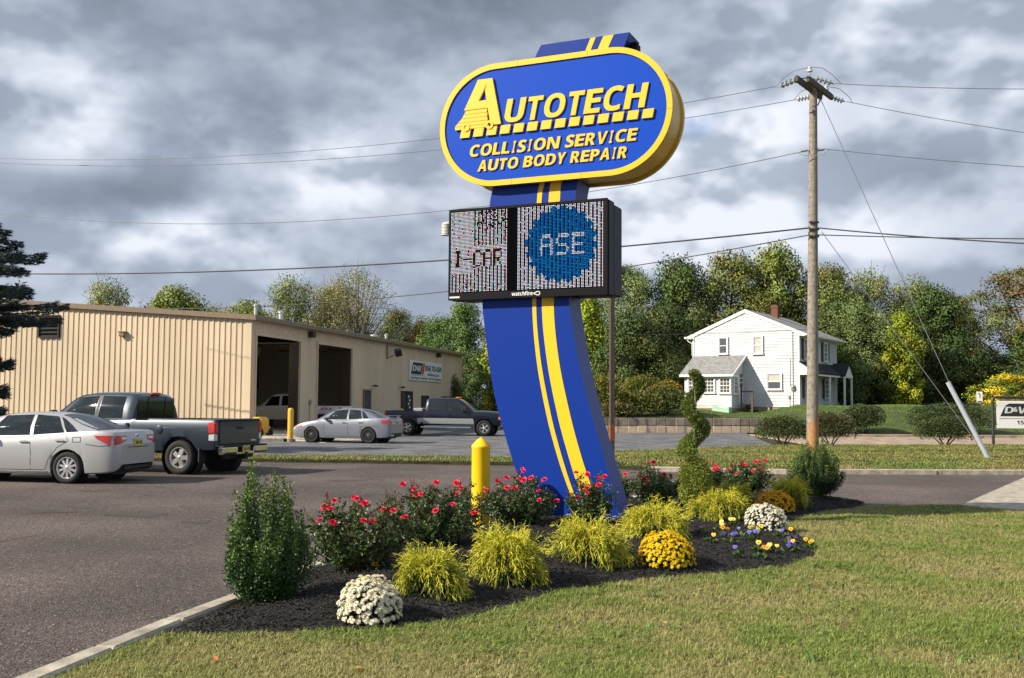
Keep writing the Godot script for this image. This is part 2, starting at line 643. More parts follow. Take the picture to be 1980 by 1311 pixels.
# lettering: text set so that it spans x0..x1 and y0..y1 (capital height), leaning by shear
func lettering(m: MB, text: String, x0: float, x1: float, y0: float, cap: float, z: float, depth: float, shear := 0.0, bold := true, heavy := false):
	var t := TextMesh.new()
	t.font = font_heavy if heavy else font_bold if bold else font_reg
	t.font_size = 64
	t.pixel_size = 0.01
	t.depth = 1.0
	t.curve_step = 1.5
	t.text = text
	var a := t.get_mesh_arrays()
	var vs: PackedVector3Array = a[Mesh.ARRAY_VERTEX]
	var lo := 1e9
	var hi := -1e9
	for p in vs:
		lo = minf(lo, p.x)
		hi = maxf(hi, p.x)
	var ref := TextMesh.new()
	ref.font = t.font
	ref.font_size = 64
	ref.pixel_size = 0.01
	ref.text = "H"
	var hb := ref.get_aabb()
	# the base line of «H» measured in its own box; text and H share the vertical centring of a single line
	var sy := cap / hb.size.y
	var sx := (x1 - x0) / (hi - lo)
	var bas := Basis(Vector3(sx, 0, 0), Vector3(shear * sy, sy, 0), Vector3(0, 0, depth))
	var org := Vector3(x0 - lo * sx - shear * sy * hb.position.y, y0 - hb.position.y * sy, z + depth / 2)
	var ix: PackedInt32Array = a[Mesh.ARRAY_INDEX]
	m.append_arrays(vs, a[Mesh.ARRAY_NORMAL], ix, Transform3D(bas, org))

# the same, one mesh per letter: returns [[letter, mesh], ...]
func letters(text: String, x0: float, x1: float, y0: float, cap: float, z: float, depth: float, shear: float) -> Array:
	var at := []
	var pen := 0.0
	for i in text.length():
		var w: float = font_bold.get_string_size(text[i], HORIZONTAL_ALIGNMENT_LEFT, -1, 64).x
		at.append([pen + w * 0.07, pen + w * 0.93])
		pen += w
	var out := []
	var k := (x1 - x0) / pen
	for i in text.length():
		if text[i] == " ":
			continue
		var m := MB.new()
		var narrow := 0.30 if text[i] == "I" else 0.0
		var a: float = at[i][0]
		var b: float = at[i][1]
		lettering(m, text[i], x0 + (a + (b - a) * narrow) * k, x0 + (b - (b - a) * narrow) * k, y0, cap, z, depth, shear, true, text[i] != "V")
		out.append(m.mesh())
	return out

# ---------------------------------------------------------------- ground
const BED := [Vector2(-2.36, -7.2), Vector2(-1.91, -7.24), Vector2(-1.39, -7.33), Vector2(-0.85, -7.42), Vector2(-0.33, -7.78), Vector2(0.06, -8.39), Vector2(0.51, -9.05), Vector2(1.26, -9.68), Vector2(2.02, -9.95), Vector2(2.75, -10.42), Vector2(3.25, -11.2), Vector2(3.55, -12.1), Vector2(3.58, -13.0), Vector2(3.72, -14.1), Vector2(4.2, -15.11), Vector2(4.87, -16.03), Vector2(5.58, -16.72),
	Vector2(5.95, -17.6), Vector2(5.43, -19.0), Vector2(3.82, -18.9), Vector2(1.84, -17.71), Vector2(0.33, -16.1), Vector2(-0.42, -14.29), Vector2(-1.28, -11.93), Vector2(-1.84, -10.12), Vector2(-2.12, -8.52)]

func edge_distance(p: Vector2, poly: Array) -> float:
	var best := 1e9
	for i in poly.size():
		var q := Geometry2D.get_closest_point_to_segment(p, poly[i], poly[(i + 1) % poly.size()])
		best = minf(best, p.distance_to(q))
	return best

func bed_h(x: float, z: float) -> float:
	var p := Vector2(x, z)
	if not Geometry2D.is_point_in_polygon(p, PackedVector2Array(BED)):
		return 0.1
	return 0.105 + 0.10 * smoothstep(0.0, 0.9, edge_distance(p, BED))

func hill_h(x: float, z: float) -> float:
	var edge := lerpf(-62.35 - (x - 1.0) * 0.25, -58.6, smoothstep(17.0, 20.5, x))
	var d := edge - z
	var a := 0.90 + 0.55 * smoothstep(1.0, 9.0, d) if d > 0.0 else -0.1
	var b := 1.80 * smoothstep(-0.5, 13.0, d) if d > -0.5 else -0.02
	return lerpf(a, b, smoothstep(17.0, 20.5, x))

# flat-topped slab over a polygon of (x, z)
func slab(poly: Array, y0: float, y1: float) -> ArrayMesh:
	var m := MB.new()
	m.xf = Transform3D(Basis(Vector3(1, 0, 0), Vector3(0, 0, -1), Vector3(0, 1, 0)), Vector3.ZERO)
	var p := PackedVector2Array()
	for q in poly:
		p.append(Vector2(q.x, -q.y))
	m.prism(p, y0, y1, false)
	return m.mesh()

func holder(called: String) -> Node3D:
	var o := Node3D.new()
	o.name = numbered(called)
	tag(o, "", "", "", "structure")
	add_child(o)
	return o

func kerb_run(parent: Node, pts: Array, w: float, y0: float, y1: float, piece: float, mats: Array):
	var total := 0.0
	for i in pts.size() - 1:
		total += pts[i].distance_to(pts[i + 1])
	var k := maxi(1, roundi(total / piece))
	var shared := box_mesh(Vector3(0, (y0 + y1) / 2, 0), Vector3(total / k - 0.012, y1 - y0, w), 0.018)
	for i in k:
		var s := total * (i + 0.5) / k
		var at: Vector2 = pts[0]
		var dir := Vector2.RIGHT
		for j in pts.size() - 1:
			var l: float = pts[j].distance_to(pts[j + 1])
			if s <= l or j == pts.size() - 2:
				dir = (pts[j + 1] - pts[j]).normalized()
				at = pts[j] + dir * s
				break
			s -= l
		var o := part(parent, "kerb_stone", shared, mats[i % mats.size()])
		o.position = Vector3(at.x, 0, at.y)
		o.rotation.y = atan2(-dir.y, dir.x)

func ground():
	var m := MB.new()
	m.quad(Vector3(-1500, -0.08, 600), Vector3(1500, -0.08, 600), Vector3(1500, -0.08, -2400), Vector3(-1500, -0.08, -2400))
	struct("ground", m.mesh(), "far_grass")
	struct("parking_lot", slab([Vector2(-70, 10), Vector2(14, 10), Vector2(14, -33), Vector2(-70, -33)], -0.05, 0.0), "asphalt")
	# cracks and an old painted bay line on the asphalt
	var r := rng(3)
	m = MB.new()
	for k in 5:
		var p := Vector2(r.randf_range(-9, -3), r.randf_range(-24, -9))
		var d := r.randf_range(0, TAU)
		for i in 14:
			d += r.randf_range(-0.5, 0.5)
			var q := p + Vector2(cos(d), sin(d)) * 0.25
			var w := Vector2(-sin(d), cos(d)) * r.randf_range(0.003, 0.008)
			m.quad(Vector3(p.x - w.x, 0.003, p.y - w.y), Vector3(p.x + w.x, 0.003, p.y + w.y), Vector3(q.x + w.x, 0.003, q.y + w.y), Vector3(q.x - w.x, 0.003, q.y - w.y))
			p = q
	struct("asphalt_cracks", m.mesh(), "seam")
	m = MB.new()
	for line in [[Vector2(-10, -22.5), Vector2(-2.6, -13.2)], [Vector2(-14, -15.0), Vector2(-3.4, -17.5)]]:
		var p0: Vector2 = line[0]
		var k := 40
		for i in k:
			var q0: Vector2 = line[0].lerp(line[1], (i + 1.0) / k) + Vector2(r.randf_range(-0.06, 0.06), r.randf_range(-0.06, 0.06))
			var w := Vector2(r.randf_range(0.003, 0.012), r.randf_range(0.003, 0.012))
			if r.randf() < 0.6:
				m.quad(Vector3(p0.x - w.x, 0.004, p0.y - w.y), Vector3(p0.x + w.x, 0.004, p0.y + w.y), Vector3(q0.x + w.x, 0.004, q0.y + w.y), Vector3(q0.x - w.x, 0.004, q0.y - w.y))
			p0 = q0
	struct("asphalt_seams", m.mesh(), "tan_road")
	# old repairs and drips that stay darker
	m = MB.new()
	for k in 34:
		var cx0 := Vector2(r.randf_range(-13, -2.4), r.randf_range(-28, -8))
		if cx0.x > -3.4 and cx0.y > -15.0:
			continue
		var rr := r.randf_range(0.05, 0.28)
		var ph := r.randf_range(0, TAU)
		for i in 14:
			var a0 := TAU * i / 14.0
			var a1 := TAU * (i + 1) / 14.0
			var r0 := rr * (1.0 + 0.3 * sin(a0 * 3.0 + ph) + 0.15 * sin(a0 * 5.0))
			var r1 := rr * (1.0 + 0.3 * sin(a1 * 3.0 + ph) + 0.15 * sin(a1 * 5.0))
			m.tri(Vector3(cx0.x, 0.0035, cx0.y), Vector3(cx0.x + cos(a0) * r0 * 1.5, 0.0035, cx0.y - sin(a0) * r0), Vector3(cx0.x + cos(a1) * r1 * 1.5, 0.0035, cx0.y - sin(a1) * r1))
	struct("asphalt_stains", m.mesh(), "asphalt_dark")
	var strip := [Vector2(-60, -31.0), Vector2(-7.06, -29.8), Vector2(-4.2, -29.5), Vector2(-0.05, -29.0), Vector2(2.78, -27.7), Vector2(4.15, -26.9), Vector2(6.42, -26.4), Vector2(9.32, -26.5), Vector2(13.09, -26.7), Vector2(40, -27.9),
		Vector2(60, -46.2), Vector2(21.75, -45.2), Vector2(13.84, -43.6), Vector2(10.73, -42.8), Vector2(3.5, -36.1), Vector2(-0.05, -31.9), Vector2(-7.49, -32.0), Vector2(-60, -33.4)]
	struct("lawn_strip", slab(strip, -0.05, 0.09), "far_grass")
	var k1 := holder("roadside_kerb")
	kerb_run(k1, [Vector2(3.6, -27.05), Vector2(4.15, -26.78), Vector2(6.42, -26.28), Vector2(9.32, -26.38), Vector2(13.09, -26.58), Vector2(40, -27.78)], 0.17, -0.05, 0.125, 3.6, ["concrete"])
	struct("gravel_lot", slab([Vector2(-9.5, -31.0), Vector2(3, -31.0), Vector2(11.1, -43.5), Vector2(14.3, -63), Vector2(16, -70), Vector2(-3, -110), Vector2(-20, -60), Vector2(-12, -44)], -0.05, 0.012), "gravel")
	struct("sidewalk", slab([Vector2(7.3, -16.8), Vector2(7.72, -17.9), Vector2(13.24, -26.45), Vector2(34, -27.3), Vector2(34, -8), Vector2(8.3, -16.0)], -0.05, 0.03), "concrete")
	var near := [Vector2(-3.6, 8), Vector2(-2.66, -6.0), Vector2(-2.53, -6.71), Vector2(-2.38, -7.53), Vector2(-2.16, -8.52), Vector2(-1.86, -10.12), Vector2(-1.29, -11.93), Vector2(-0.43, -14.29), Vector2(0.33, -16.2), Vector2(1.84, -17.8), Vector2(3.82, -19.0), Vector2(5.43, -19.1), Vector2(6.0, -17.7), Vector2(5.75, -16.85), Vector2(7.28, -17.05), Vector2(8.03, -16.35), Vector2(20, -11.5), Vector2(40, -5), Vector2(40, 8)]
	struct("lawn", slab(near, -0.05, 0.095), "soil_grass")
	var k2 := holder("bed_kerb")
	kerb_run(k2, [Vector2(-3.4, 4), Vector2(-2.74, -6.0), Vector2(-2.61, -6.71), Vector2(-2.46, -7.53), Vector2(-2.24, -8.52), Vector2(-1.94, -10.12), Vector2(-1.37, -11.96), Vector2(-0.51, -14.32), Vector2(0.27, -16.2), Vector2(1.8, -17.86), Vector2(3.8, -19.08), Vector2(5.45, -19.18)], 0.16, -0.05, 0.135, 0.9, ["concrete"])
	# mulch bed: flat base and a low mound
	struct("mulch_bed", slab(BED, -0.02, 0.104), "mulch_soil")
	m = MB.new()
	var st := 0.16
	var hs := {}
	for i in range(-17, 40):
		for j in range(-124, -42):
			var x := i * st
			var z := j * st
			if not Geometry2D.is_point_in_polygon(Vector2(x + st / 2, z + st / 2), PackedVector2Array(BED)):
				continue
			var q := []
			for o in [Vector2i(0, 1), Vector2i(1, 1), Vector2i(1, 0), Vector2i(0, 0)]:
				var key: Vector2i = Vector2i(i, j) + o
				if not hs.has(key):
					var h := bed_h(key.x * st, key.y * st)
					hs[key] = h + (r.randf_range(-0.008, 0.012) if h > 0.12 else -0.012)
				q.append(Vector3(key.x * st, hs[key], key.y * st))
			m.quad(q[0], q[1], q[2], q[3])
	struct("mulch_mound", m.mesh(), "mulch_soil")
	# far side: tan road, its kerb, the rising lawn round the house
	struct("tan_road", slab([Vector2(13.4, -46.0), Vector2(80, -48), Vector2(80, -58.3), Vector2(17.4, -58.3), Vector2(14.2, -62)], -0.05, 0.03), "tan_road")
	var k3 := holder("far_kerb")
	kerb_run(k3, [Vector2(18.5, -58.4), Vector2(80, -58.4)], 0.2, -0.05, 0.17, 3.0, ["tan_road"])
	m = MB.new()
	var hm := func(x: float, z: float) -> Vector3:
		return Vector3(x, hill_h(x, z) + 0.05 * sin(x * 0.9 + z * 0.4), z)
	var x := 1.0
	while x < 85.0:
		var dx := 1.0 if x < 45.0 else 4.0
		var z := -57.0
		while z > -150.0:
			var dz := 1.0 if z > -80.0 else 5.0
			m.quad(hm.call(x, z), hm.call(x + dx, z), hm.call(x + dx, z - dz), hm.call(x, z - dz))
			z -= dz
		x += dx
	m.quad(Vector3(0.4, 0.955, -61.5), Vector3(18.0, 0.955, -65.9), Vector3(18.0, 0.93, -68.6), Vector3(0.4, 0.93, -64.2))
	m.quad(Vector3(0.4, -0.1, -61.6), Vector3(0.4, 0.955, -61.5), Vector3(0.4, 0.93, -64.2), Vector3(0.4, -0.1, -64.2))
	struct("house_lawn", m.mesh(), "slope_turf")

func retaining_wall():
	var a := Vector2(0.4, -61.15)
	var b := Vector2(17.9, -65.55)
	var d := (b - a)
	var o := thing("retaining_wall", "low retaining wall of two rows of stained concrete blocks below the house lawn", "wall", Vector3(a.x, 0, a.y), rad_to_deg(-d.angle()))
	var k := 29
	var w := d.length() / k
	var blk := box_mesh(Vector3(0, 0, 0), Vector3(w - 0.03, 0.45, 0.5), 0.02)
	var r := rng(8)
	for row in 2:
		for i in k:
			var p := part(o, "block", blk, ("block_low_%d" % r.randi_range(0, 1)) if row == 0 else ("block_%d" % r.randi_range(0, 3)))
			p.position = Vector3(w * (i + 0.5), 0.235 + row * 0.475, -0.25 + r.randf_range(-0.015, 0.015))
			if i > 25 and row == 1:
				p.position.y -= 0.0
	part(o, "coping", box_mesh(Vector3(d.length() / 2, 0.965, -0.25), Vector3(d.length(), 0.035, 0.46), 0.01), "cap_dark")
	part(o, "core", box_mesh(Vector3(d.length() / 2, 0.46, -0.42), Vector3(d.length() - 0.1, 0.9, 0.14)), "cap_dark")

# ---------------------------------------------------------------- workshop
func workshop():
	var o := thing("workshop", "long tan ribbed metal workshop with two open vehicle bays", "building", Vector3(-12.9, 0, -50.7), -13.0)
	var L := 38.2
	var W := 28.0
	var eave := 5.85
	var ridge := 6.86
	# front gable: one cladding strip per rib, cut under the roof slope
	var top := func(x: float) -> float:
		return lerpf(eave, ridge, (-x if x > -14.0 else W + x) / 14.0) - 0.02
	var pitch := 0.305
	for i in 92:
		var x0 := -pitch * i - 0.2
		var x1 := x0 - pitch
		var m := MB.new()
		# flat pan, then a raised rib with sloping cheeks
		var pr := [[x0, 0.0], [x0 - 0.17, 0.0], [x0 - 0.20, 0.035], [x0 - 0.275, 0.035], [x1, 0.0]]
		for j in 4:
			var p: float = pr[j][0]
			var q: float = pr[j + 1][0]
			var zp: float = pr[j][1]
			var zq: float = pr[j + 1][1]
			m.quad(Vector3(q, 0, zq), Vector3(p, 0, zp), Vector3(p, top.call(p), zp), Vector3(q, top.call(q), zq))
		part(o, "cladding_strip", m.mesh(), "tan_metal")
	var mb := MB.new()
	mb.prism(PackedVector2Array([Vector2(-W, 0), Vector2(0, 0), Vector2(0, eave), Vector2(-14, ridge), Vector2(-W, eave)]), -0.12, -0.02)
	part(o, "gable_backing", mb.mesh(), "dark_inside")
	part(o, "corner_trim", box_mesh(Vector3(-0.03, eave / 2, 0.0), Vector3(0.34, eave, 0.09), 0.01), "tan_metal")
	part(o, "corner_trim", box_mesh(Vector3(0.035, eave / 2, -0.2), Vector3(0.06, eave, 0.32), 0.01), "tan_metal")
	# right wall: ribs between openings, joined as one sheet (3 pixels a rib in the photograph)
	var holes := [[-0.7, -5.85, 0.0, 5.06], [-8.2, -13.4, 0.0, 5.06], [-15.45, -16.65, 0.0, 2.55], [-22.7, -25.1, 0.0, 2.55], [-27.4, -28.95, 1.0, 2.27], [-32.4, -33.9, 1.0, 2.25], [-34.8, -36.15, 1.0, 2.25]]
	mb = MB.new()
	var z := -0.36
	while z > -L:
		var z1 := maxf(z - pitch, -L)
		var spans := [[0.0, eave]]
		for hh in holes:
			if z - 0.15 < hh[0] and z1 + 0.15 > hh[1]:
				spans = [[hh[3], eave]]
				if hh[2] > 0.0:
					spans.append([0.0, hh[2]])
		for sp in spans:
			var pr := [[z, 0.0], [z - 0.17, 0.0], [z - 0.20, 0.035], [z - 0.275, 0.035], [z1, 0.0]]
			for j in 4:
				mb.quad(Vector3(pr[j][1], sp[0], pr[j][0]), Vector3(pr[j + 1][1], sp[0], pr[j + 1][0]), Vector3(pr[j + 1][1], sp[1], pr[j + 1][0]), Vector3(pr[j][1], sp[1], pr[j][0]))
			mb.box(Vector3(-0.07, (sp[0] + sp[1]) / 2, (z + z1) / 2), Vector3(0.1, sp[1] - sp[0], absf(z - z1)))
		z = z1
	var rw := part(o, "side_cladding", mb.mesh(), "tan_metal")
	rw.set_meta("kind", "stuff")
	# roof, gutters and trim
	mb = MB.new()
	mb.prism(PackedVector2Array([Vector2(0.35, eave + 0.0), Vector2(0.35, eave + 0.1), Vector2(-14, ridge + 0.14), Vector2(-W - 0.35, eave + 0.1), Vector2(-W - 0.35, eave), Vector2(-14, ridge + 0.02)]), -L - 0.1, 0.12)
	part(o, "roof", mb.mesh(), "roof_metal")
	mb = MB.new()
	for s in [[0.42, -14.0], [-14.0, -W - 0.42]]:
		var y0: float = top.call(clampf(s[0], -W, 0.0)) + 0.03
		var y1: float = top.call(clampf(s[1], -W, 0.0)) + 0.03
		mb.prism(PackedVector2Array([Vector2(s[0], y0 - 0.12), Vector2(s[0], y0 + 0.13), Vector2(s[1], y1 + 0.13), Vector2(s[1], y1 - 0.12)]), 0.05, 0.20)
	part(o, "gable_trim", mb.mesh(), "trim_brown")
	part(o, "gutter", box_mesh(Vector3(0.30, eave + 0.02, -L / 2), Vector3(0.26, 0.26, L + 0.2), 0.03), "trim_brown")
	mb = MB.new()
	mb.box(Vector3(-W, eave / 2, -L / 2), Vector3(0.2, eave - 0.1, L - 0.3))
	mb.box(Vector3(-W / 2, eave / 2, -L), Vector3(W - 0.3, eave - 0.1, 0.2))
	part(o, "rear_walls", mb.mesh(), "tan_metal")
	# interior: floor, ceiling, partition
	part(o, "floor", box_mesh(Vector3(-W / 2, 0.1, -L / 2), Vector3(W - 0.5, 0.2, L - 0.5)), "concrete")
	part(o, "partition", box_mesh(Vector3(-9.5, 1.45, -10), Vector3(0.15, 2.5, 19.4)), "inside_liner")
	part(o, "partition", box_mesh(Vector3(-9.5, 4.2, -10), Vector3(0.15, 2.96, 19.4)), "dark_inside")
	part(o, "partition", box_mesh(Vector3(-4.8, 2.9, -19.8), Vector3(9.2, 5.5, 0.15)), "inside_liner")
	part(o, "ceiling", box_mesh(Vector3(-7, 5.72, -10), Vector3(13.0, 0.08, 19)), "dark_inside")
	part(o, "banner", box_mesh(Vector3(-9.38, 2.75, -5.6), Vector3(0.05, 0.5, 2.2)), "ink_blue")
	part(o, "inner_doorway", box_mesh(Vector3(-9.38, 1.35, -16.6), Vector3(0.06, 2.3, 3.2)), "dark_metal")
	# bay door frames and tracks
	for hh in [holes[0], holes[1]]:
		var zc: float = (hh[0] + hh[1]) / 2
		var wd: float = hh[0] - hh[1]
		var f := MB.new()
		f.box(Vector3(0.02, 2.53, hh[0] + 0.05), Vector3(0.12, 5.06, 0.12))
		f.box(Vector3(0.02, 2.53, hh[1] - 0.05), Vector3(0.12, 5.06, 0.12))
		f.box(Vector3(0.02, 5.11, zc), Vector3(0.12, 0.12, wd + 0.3))
		part(o, "bay_frame", f.mesh(), "tan_metal")
		for zz in [hh[1] + 0.12, hh[0] - 0.12]:
			part(o, "bay_track", box_mesh(Vector3(-0.28, 2.5, zz), Vector3(0.5, 5.0, 0.16)), "dark_brown")
		part(o, "bay_rail", box_mesh(Vector3(-2.6, 4.95, hh[1] + 0.2), Vector3(4.4, 0.1, 0.08)), "dark_brown")
	var jm := MB.new()
	jm.rod(Vector3(-3.0, 4.55, -1.2), Vector3(-3.0, 4.55, -3.4), 0.05)
	var tm := mat("lit_tube", Color(0.9, 0.9, 0.85), 0.5)
	tm.emission_enabled = true
	tm.emission = Color(1.0, 0.96, 0.85)
	tm.emission_energy_multiplier = 1.2
	var tube := part(o, "tube_light", jm.mesh(), "lit_tube")
	var lamp := OmniLight3D.new()
	lamp.name = "tube_light_glow"
	lamp.position = Vector3(-3.0, 4.4, -2.3)
	lamp.light_energy = 2.2
	lamp.light_color = Color(1.0, 0.95, 0.85)
	lamp.light_size = 0.4
	lamp.omni_range = 30.0
	lamp.omni_attenuation = 2.0
	lamp.shadow_enabled = true
	tube.add_child(lamp)
	# small doors and windows
	for q in [[2, 1, "door"], [3, 2, "door"], [4, 1, "window"], [5, 1, "window"], [6, 1, "window"]]:
		var hh: Array = holes[q[0]]
		var zc: float = (hh[0] + hh[1]) / 2
		var wd: float = hh[0] - hh[1]
		var ht: float = hh[3] - hh[2]
		var yc: float = (hh[3] + hh[2]) / 2
		var f := MB.new()
		for k in [-1.0, 1.0]:
			f.box(Vector3(0.02, yc, zc + k * wd / 2), Vector3(0.14, ht + 0.1, 0.1))
		f.box(Vector3(0.02, hh[3], zc), Vector3(0.14, 0.1, wd - 0.1))
		if hh[2] > 0.0:
			f.box(Vector3(0.02, hh[2], zc), Vector3(0.16, 0.08, wd - 0.1))
		if q[1] == 2:
			f.box(Vector3(0.02, yc, zc), Vector3(0.13, ht, 0.12))
		var fr := part(o, q[2], f.mesh(), "dark_brown" if q[2] == "window" or q[1] == 2 else "trim_brown")
		part(fr, "pane", box_mesh(Vector3(0.0, yc, zc), Vector3(0.04, ht - 0.08, wd - 0.08)), "window_glass")
		part(fr, "backing", box_mesh(Vector3(-0.15, yc, zc), Vector3(0.04, ht, wd)), "dark_inside")
		if q[1] == 2:
			for k in 4:
				var bb := part(fr, "notice", box_mesh(Vector3(0.035, 1.45 + k * 0.25, zc - 0.7 + (k % 2) * 0.25), Vector3(0.012, 0.15, 0.3)), "board_white")
				bb.position.y = 0.0
		elif q[2] == "door":
			part(fr, "handle", box_mesh(Vector3(0.07, 1.2, zc + 0.35), Vector3(0.06, 0.04, 0.14), 0.01), "galvanised")
	# louvre in the front gable
	var lf := MB.new()
	for k in [[-11.24, 6.10, 1.22, 0.07], [-11.24, 5.0, 1.22, 0.07]]:
		lf.box(Vector3(k[0], k[1], 0.05), Vector3(k[2], k[3], 0.14))
	for k in [-1.0, 1.0]:
		lf.box(Vector3(-11.24 + k * 0.585, 5.55, 0.05), Vector3(0.07, 1.03, 0.14))
	var lv := part(o, "louvre", lf.mesh(), "louvre_black")
	part(lv, "louvre_backing", box_mesh(Vector3(-11.24, 5.55, 0.03), Vector3(1.1, 1.03, 0.05)), "louvre_black")
	for k in 5:
		var sl := part(lv, "slat", box_mesh(Vector3.ZERO, Vector3(1.08, 0.13, 0.015), 0.004), "dark_metal")
		sl.position = Vector3(-11.24, 5.16 + k * 0.2, 0.10)
		sl.rotation.x = deg_to_rad(40)
	# lamps
	var lm := MB.new()
	lm.bevel_box(Vector3(-6.93, 5.08, 0.14), Vector3(0.34, 0.20, 0.2), 0.04)
	lm.box(Vector3(-6.93, 5.22, 0.12), Vector3(0.4, 0.06, 0.26))
	part(o, "wall_lamp", lm.mesh(), "trim_brown")
	lm = MB.new()
	lm.rod(Vector3(0.1, 5.6, -19.5), Vector3(0.1, 4.7, -19.5), 0.035)
	lm.rod(Vector3(0.1, 4.75, -19.5), Vector3(0.55, 4.95, -19.7), 0.03)
	lm.xf = Transform3D(Basis.from_euler(Vector3(0.5, 0.6, 0.3)), Vector3(0.75, 5.15, -19.9))
	lm.bevel_box(Vector3.ZERO, Vector3(0.45, 0.5, 0.34), 0.05)
	part(o, "floodlight", lm.mesh(), "dark_metal")
	for k in [-7.0, -31.1]:
		part(o, "gutter_bracket", box_mesh(Vector3(0.22, 5.5, k), Vector3(0.3, 0.32, 0.4), 0.03), "dark_brown")
	for k in [-16.9, -22.3]:
		lm = MB.new()
		lm.rod(Vector3(0.04, 2.84, k), Vector3(0.25, 2.88, k), 0.02)
		lm.bevel_box(Vector3(0.3, 2.84, k), Vector3(0.22, 0.12, 0.3), 0.02)
		part(o, "door_lamp", lm.mesh(), "dark_metal")
	lm = MB.new()
	lm.box(Vector3(0.08, 1.75, -7.2), Vector3(0.12, 0.25, 0.2))
	lm.rod(Vector3(0.06, 0.2, -7.2), Vector3(0.06, 1.7, -7.2), 0.02)
	part(o, "switch_box", lm.mesh(), "meter_grey")
	for k in [[-6.5, 0.95, 0.09], [-9.7, 0.85, 0.13], [-25.2, 0.5, 0.2], [-27.8, 0.7, 0.09]]:
		var pm := MB.new()
		pm.lathe([[k[2], 0.0], [k[2], k[1]], [k[2] * 1.4, k[1] + 0.02], [k[2] * 1.4, k[1] + 0.12], [0.01, k[1] + 0.2]], 12)
		var pp := part(o, "vent_pipe", pm.mesh(), "galvanised")
		pp.position = Vector3(-3.0, 6.1, k[0])
	# the white company board on the right wall
	var s := thing("company_board", "white rectangular company board high on the shaded workshop wall", "sign", Vector3(-12.9, 0, -50.7), -13.0)
	part(s, "panel", box_mesh(Vector3(0.075, 4.13, -28.3), Vector3(0.06, 1.46, 7.95), 0.012), "board_white")
	var turn := Transform3D(Basis(Vector3(0, 0, -1), Vector3(0, 1, 0), Vector3(1, 0, 0)), Vector3(0.105, 0, -24.33))
	var tx := MB.new()
	tx.xf = turn
	lettering(tx, "(856) 735-0269", 3.55, 7.75, 4.18, 0.40, 0.0, 0.012)
	lettering(tx, "dwdiesel.com", 4.2, 7.0, 3.82, 0.2, 0.0, 0.012, 0.0, false)
	lettering(tx, "Diesel Engine Components - Tank Truck Equipment", 0.25, 7.7, 3.53, 0.15, 0.0, 0.012, 0.0, false)
	tx.box(Vector3(1.9, 3.78, 0.004), Vector3(3.3, 0.025, 0.012))
	part(s, "lettering", tx.mesh(), "ink_black")
	tx = MB.new()
	tx.xf = turn
	tx.prism(PackedVector2Array([Vector2(0.25, 3.86), Vector2(0.55, 4.5), Vector2(0.75, 4.72), Vector2(3.0, 4.72), Vector2(2.75, 4.1), Vector2(2.5, 3.86)]), 0.0, 0.012)
	part(s, "logo_field", tx.mesh(), "ink_black")
	tx = MB.new()
	tx.xf = turn
	tx.prism(PackedVector2Array([Vector2(2.62, 3.86), Vector2(2.85, 4.1), Vector2(3.12, 4.72), Vector2(3.5, 4.72), Vector2(3.3, 4.15), Vector2(3.05, 3.86)]), 0.0, 0.012)
	part(s, "logo_stripe", tx.mesh(), "ink_red")
	tx = MB.new()
	tx.xf = turn
	lettering(tx, "D", 0.6, 1.35, 4.08, 0.44, 0.013, 0.012, 0.18)
	lettering(tx, "&", 1.32, 1.62, 4.18, 0.26, 0.013, 0.012, 0.1)
	lettering(tx, "W", 1.58, 2.5, 4.08, 0.44, 0.013, 0.012, 0.18)
	part(s, "logo_letters", tx.mesh(), "board_white")
	# concrete apron ramp in front of the bays
	mb = MB.new()
	mb.xf = o.transform
	mb.quad(Vector3(-0.1, 0.2, 0.3), Vector3(6.3, 0.022, 5.2), Vector3(6.3, 0.022, -14.5), Vector3(-0.1, 0.2, -14.5))
	mb.quad(Vector3(-0.1, 0.2, 0.3), Vector3(-0.1, -0.02, 0.3), Vector3(6.3, -0.02, 5.2), Vector3(6.3, 0.022, 5.2))
	struct("concrete_apron", mb.mesh(), "concrete")
	struct("grass_island", slab([Vector2(-15.5, -45.6), Vector2(-10.1, -46.2), Vector2(-9.7, -45.2), Vector2(-15.5, -44.0)], -0.02, 0.14), "far_grass")
	var k4 := holder("island_kerb")
	kerb_run(k4, [Vector2(-15.5, -43.95), Vector2(-9.65, -45.15), Vector2(-10.0, -46.3)], 0.15, -0.02, 0.17, 1.5, ["concrete"])

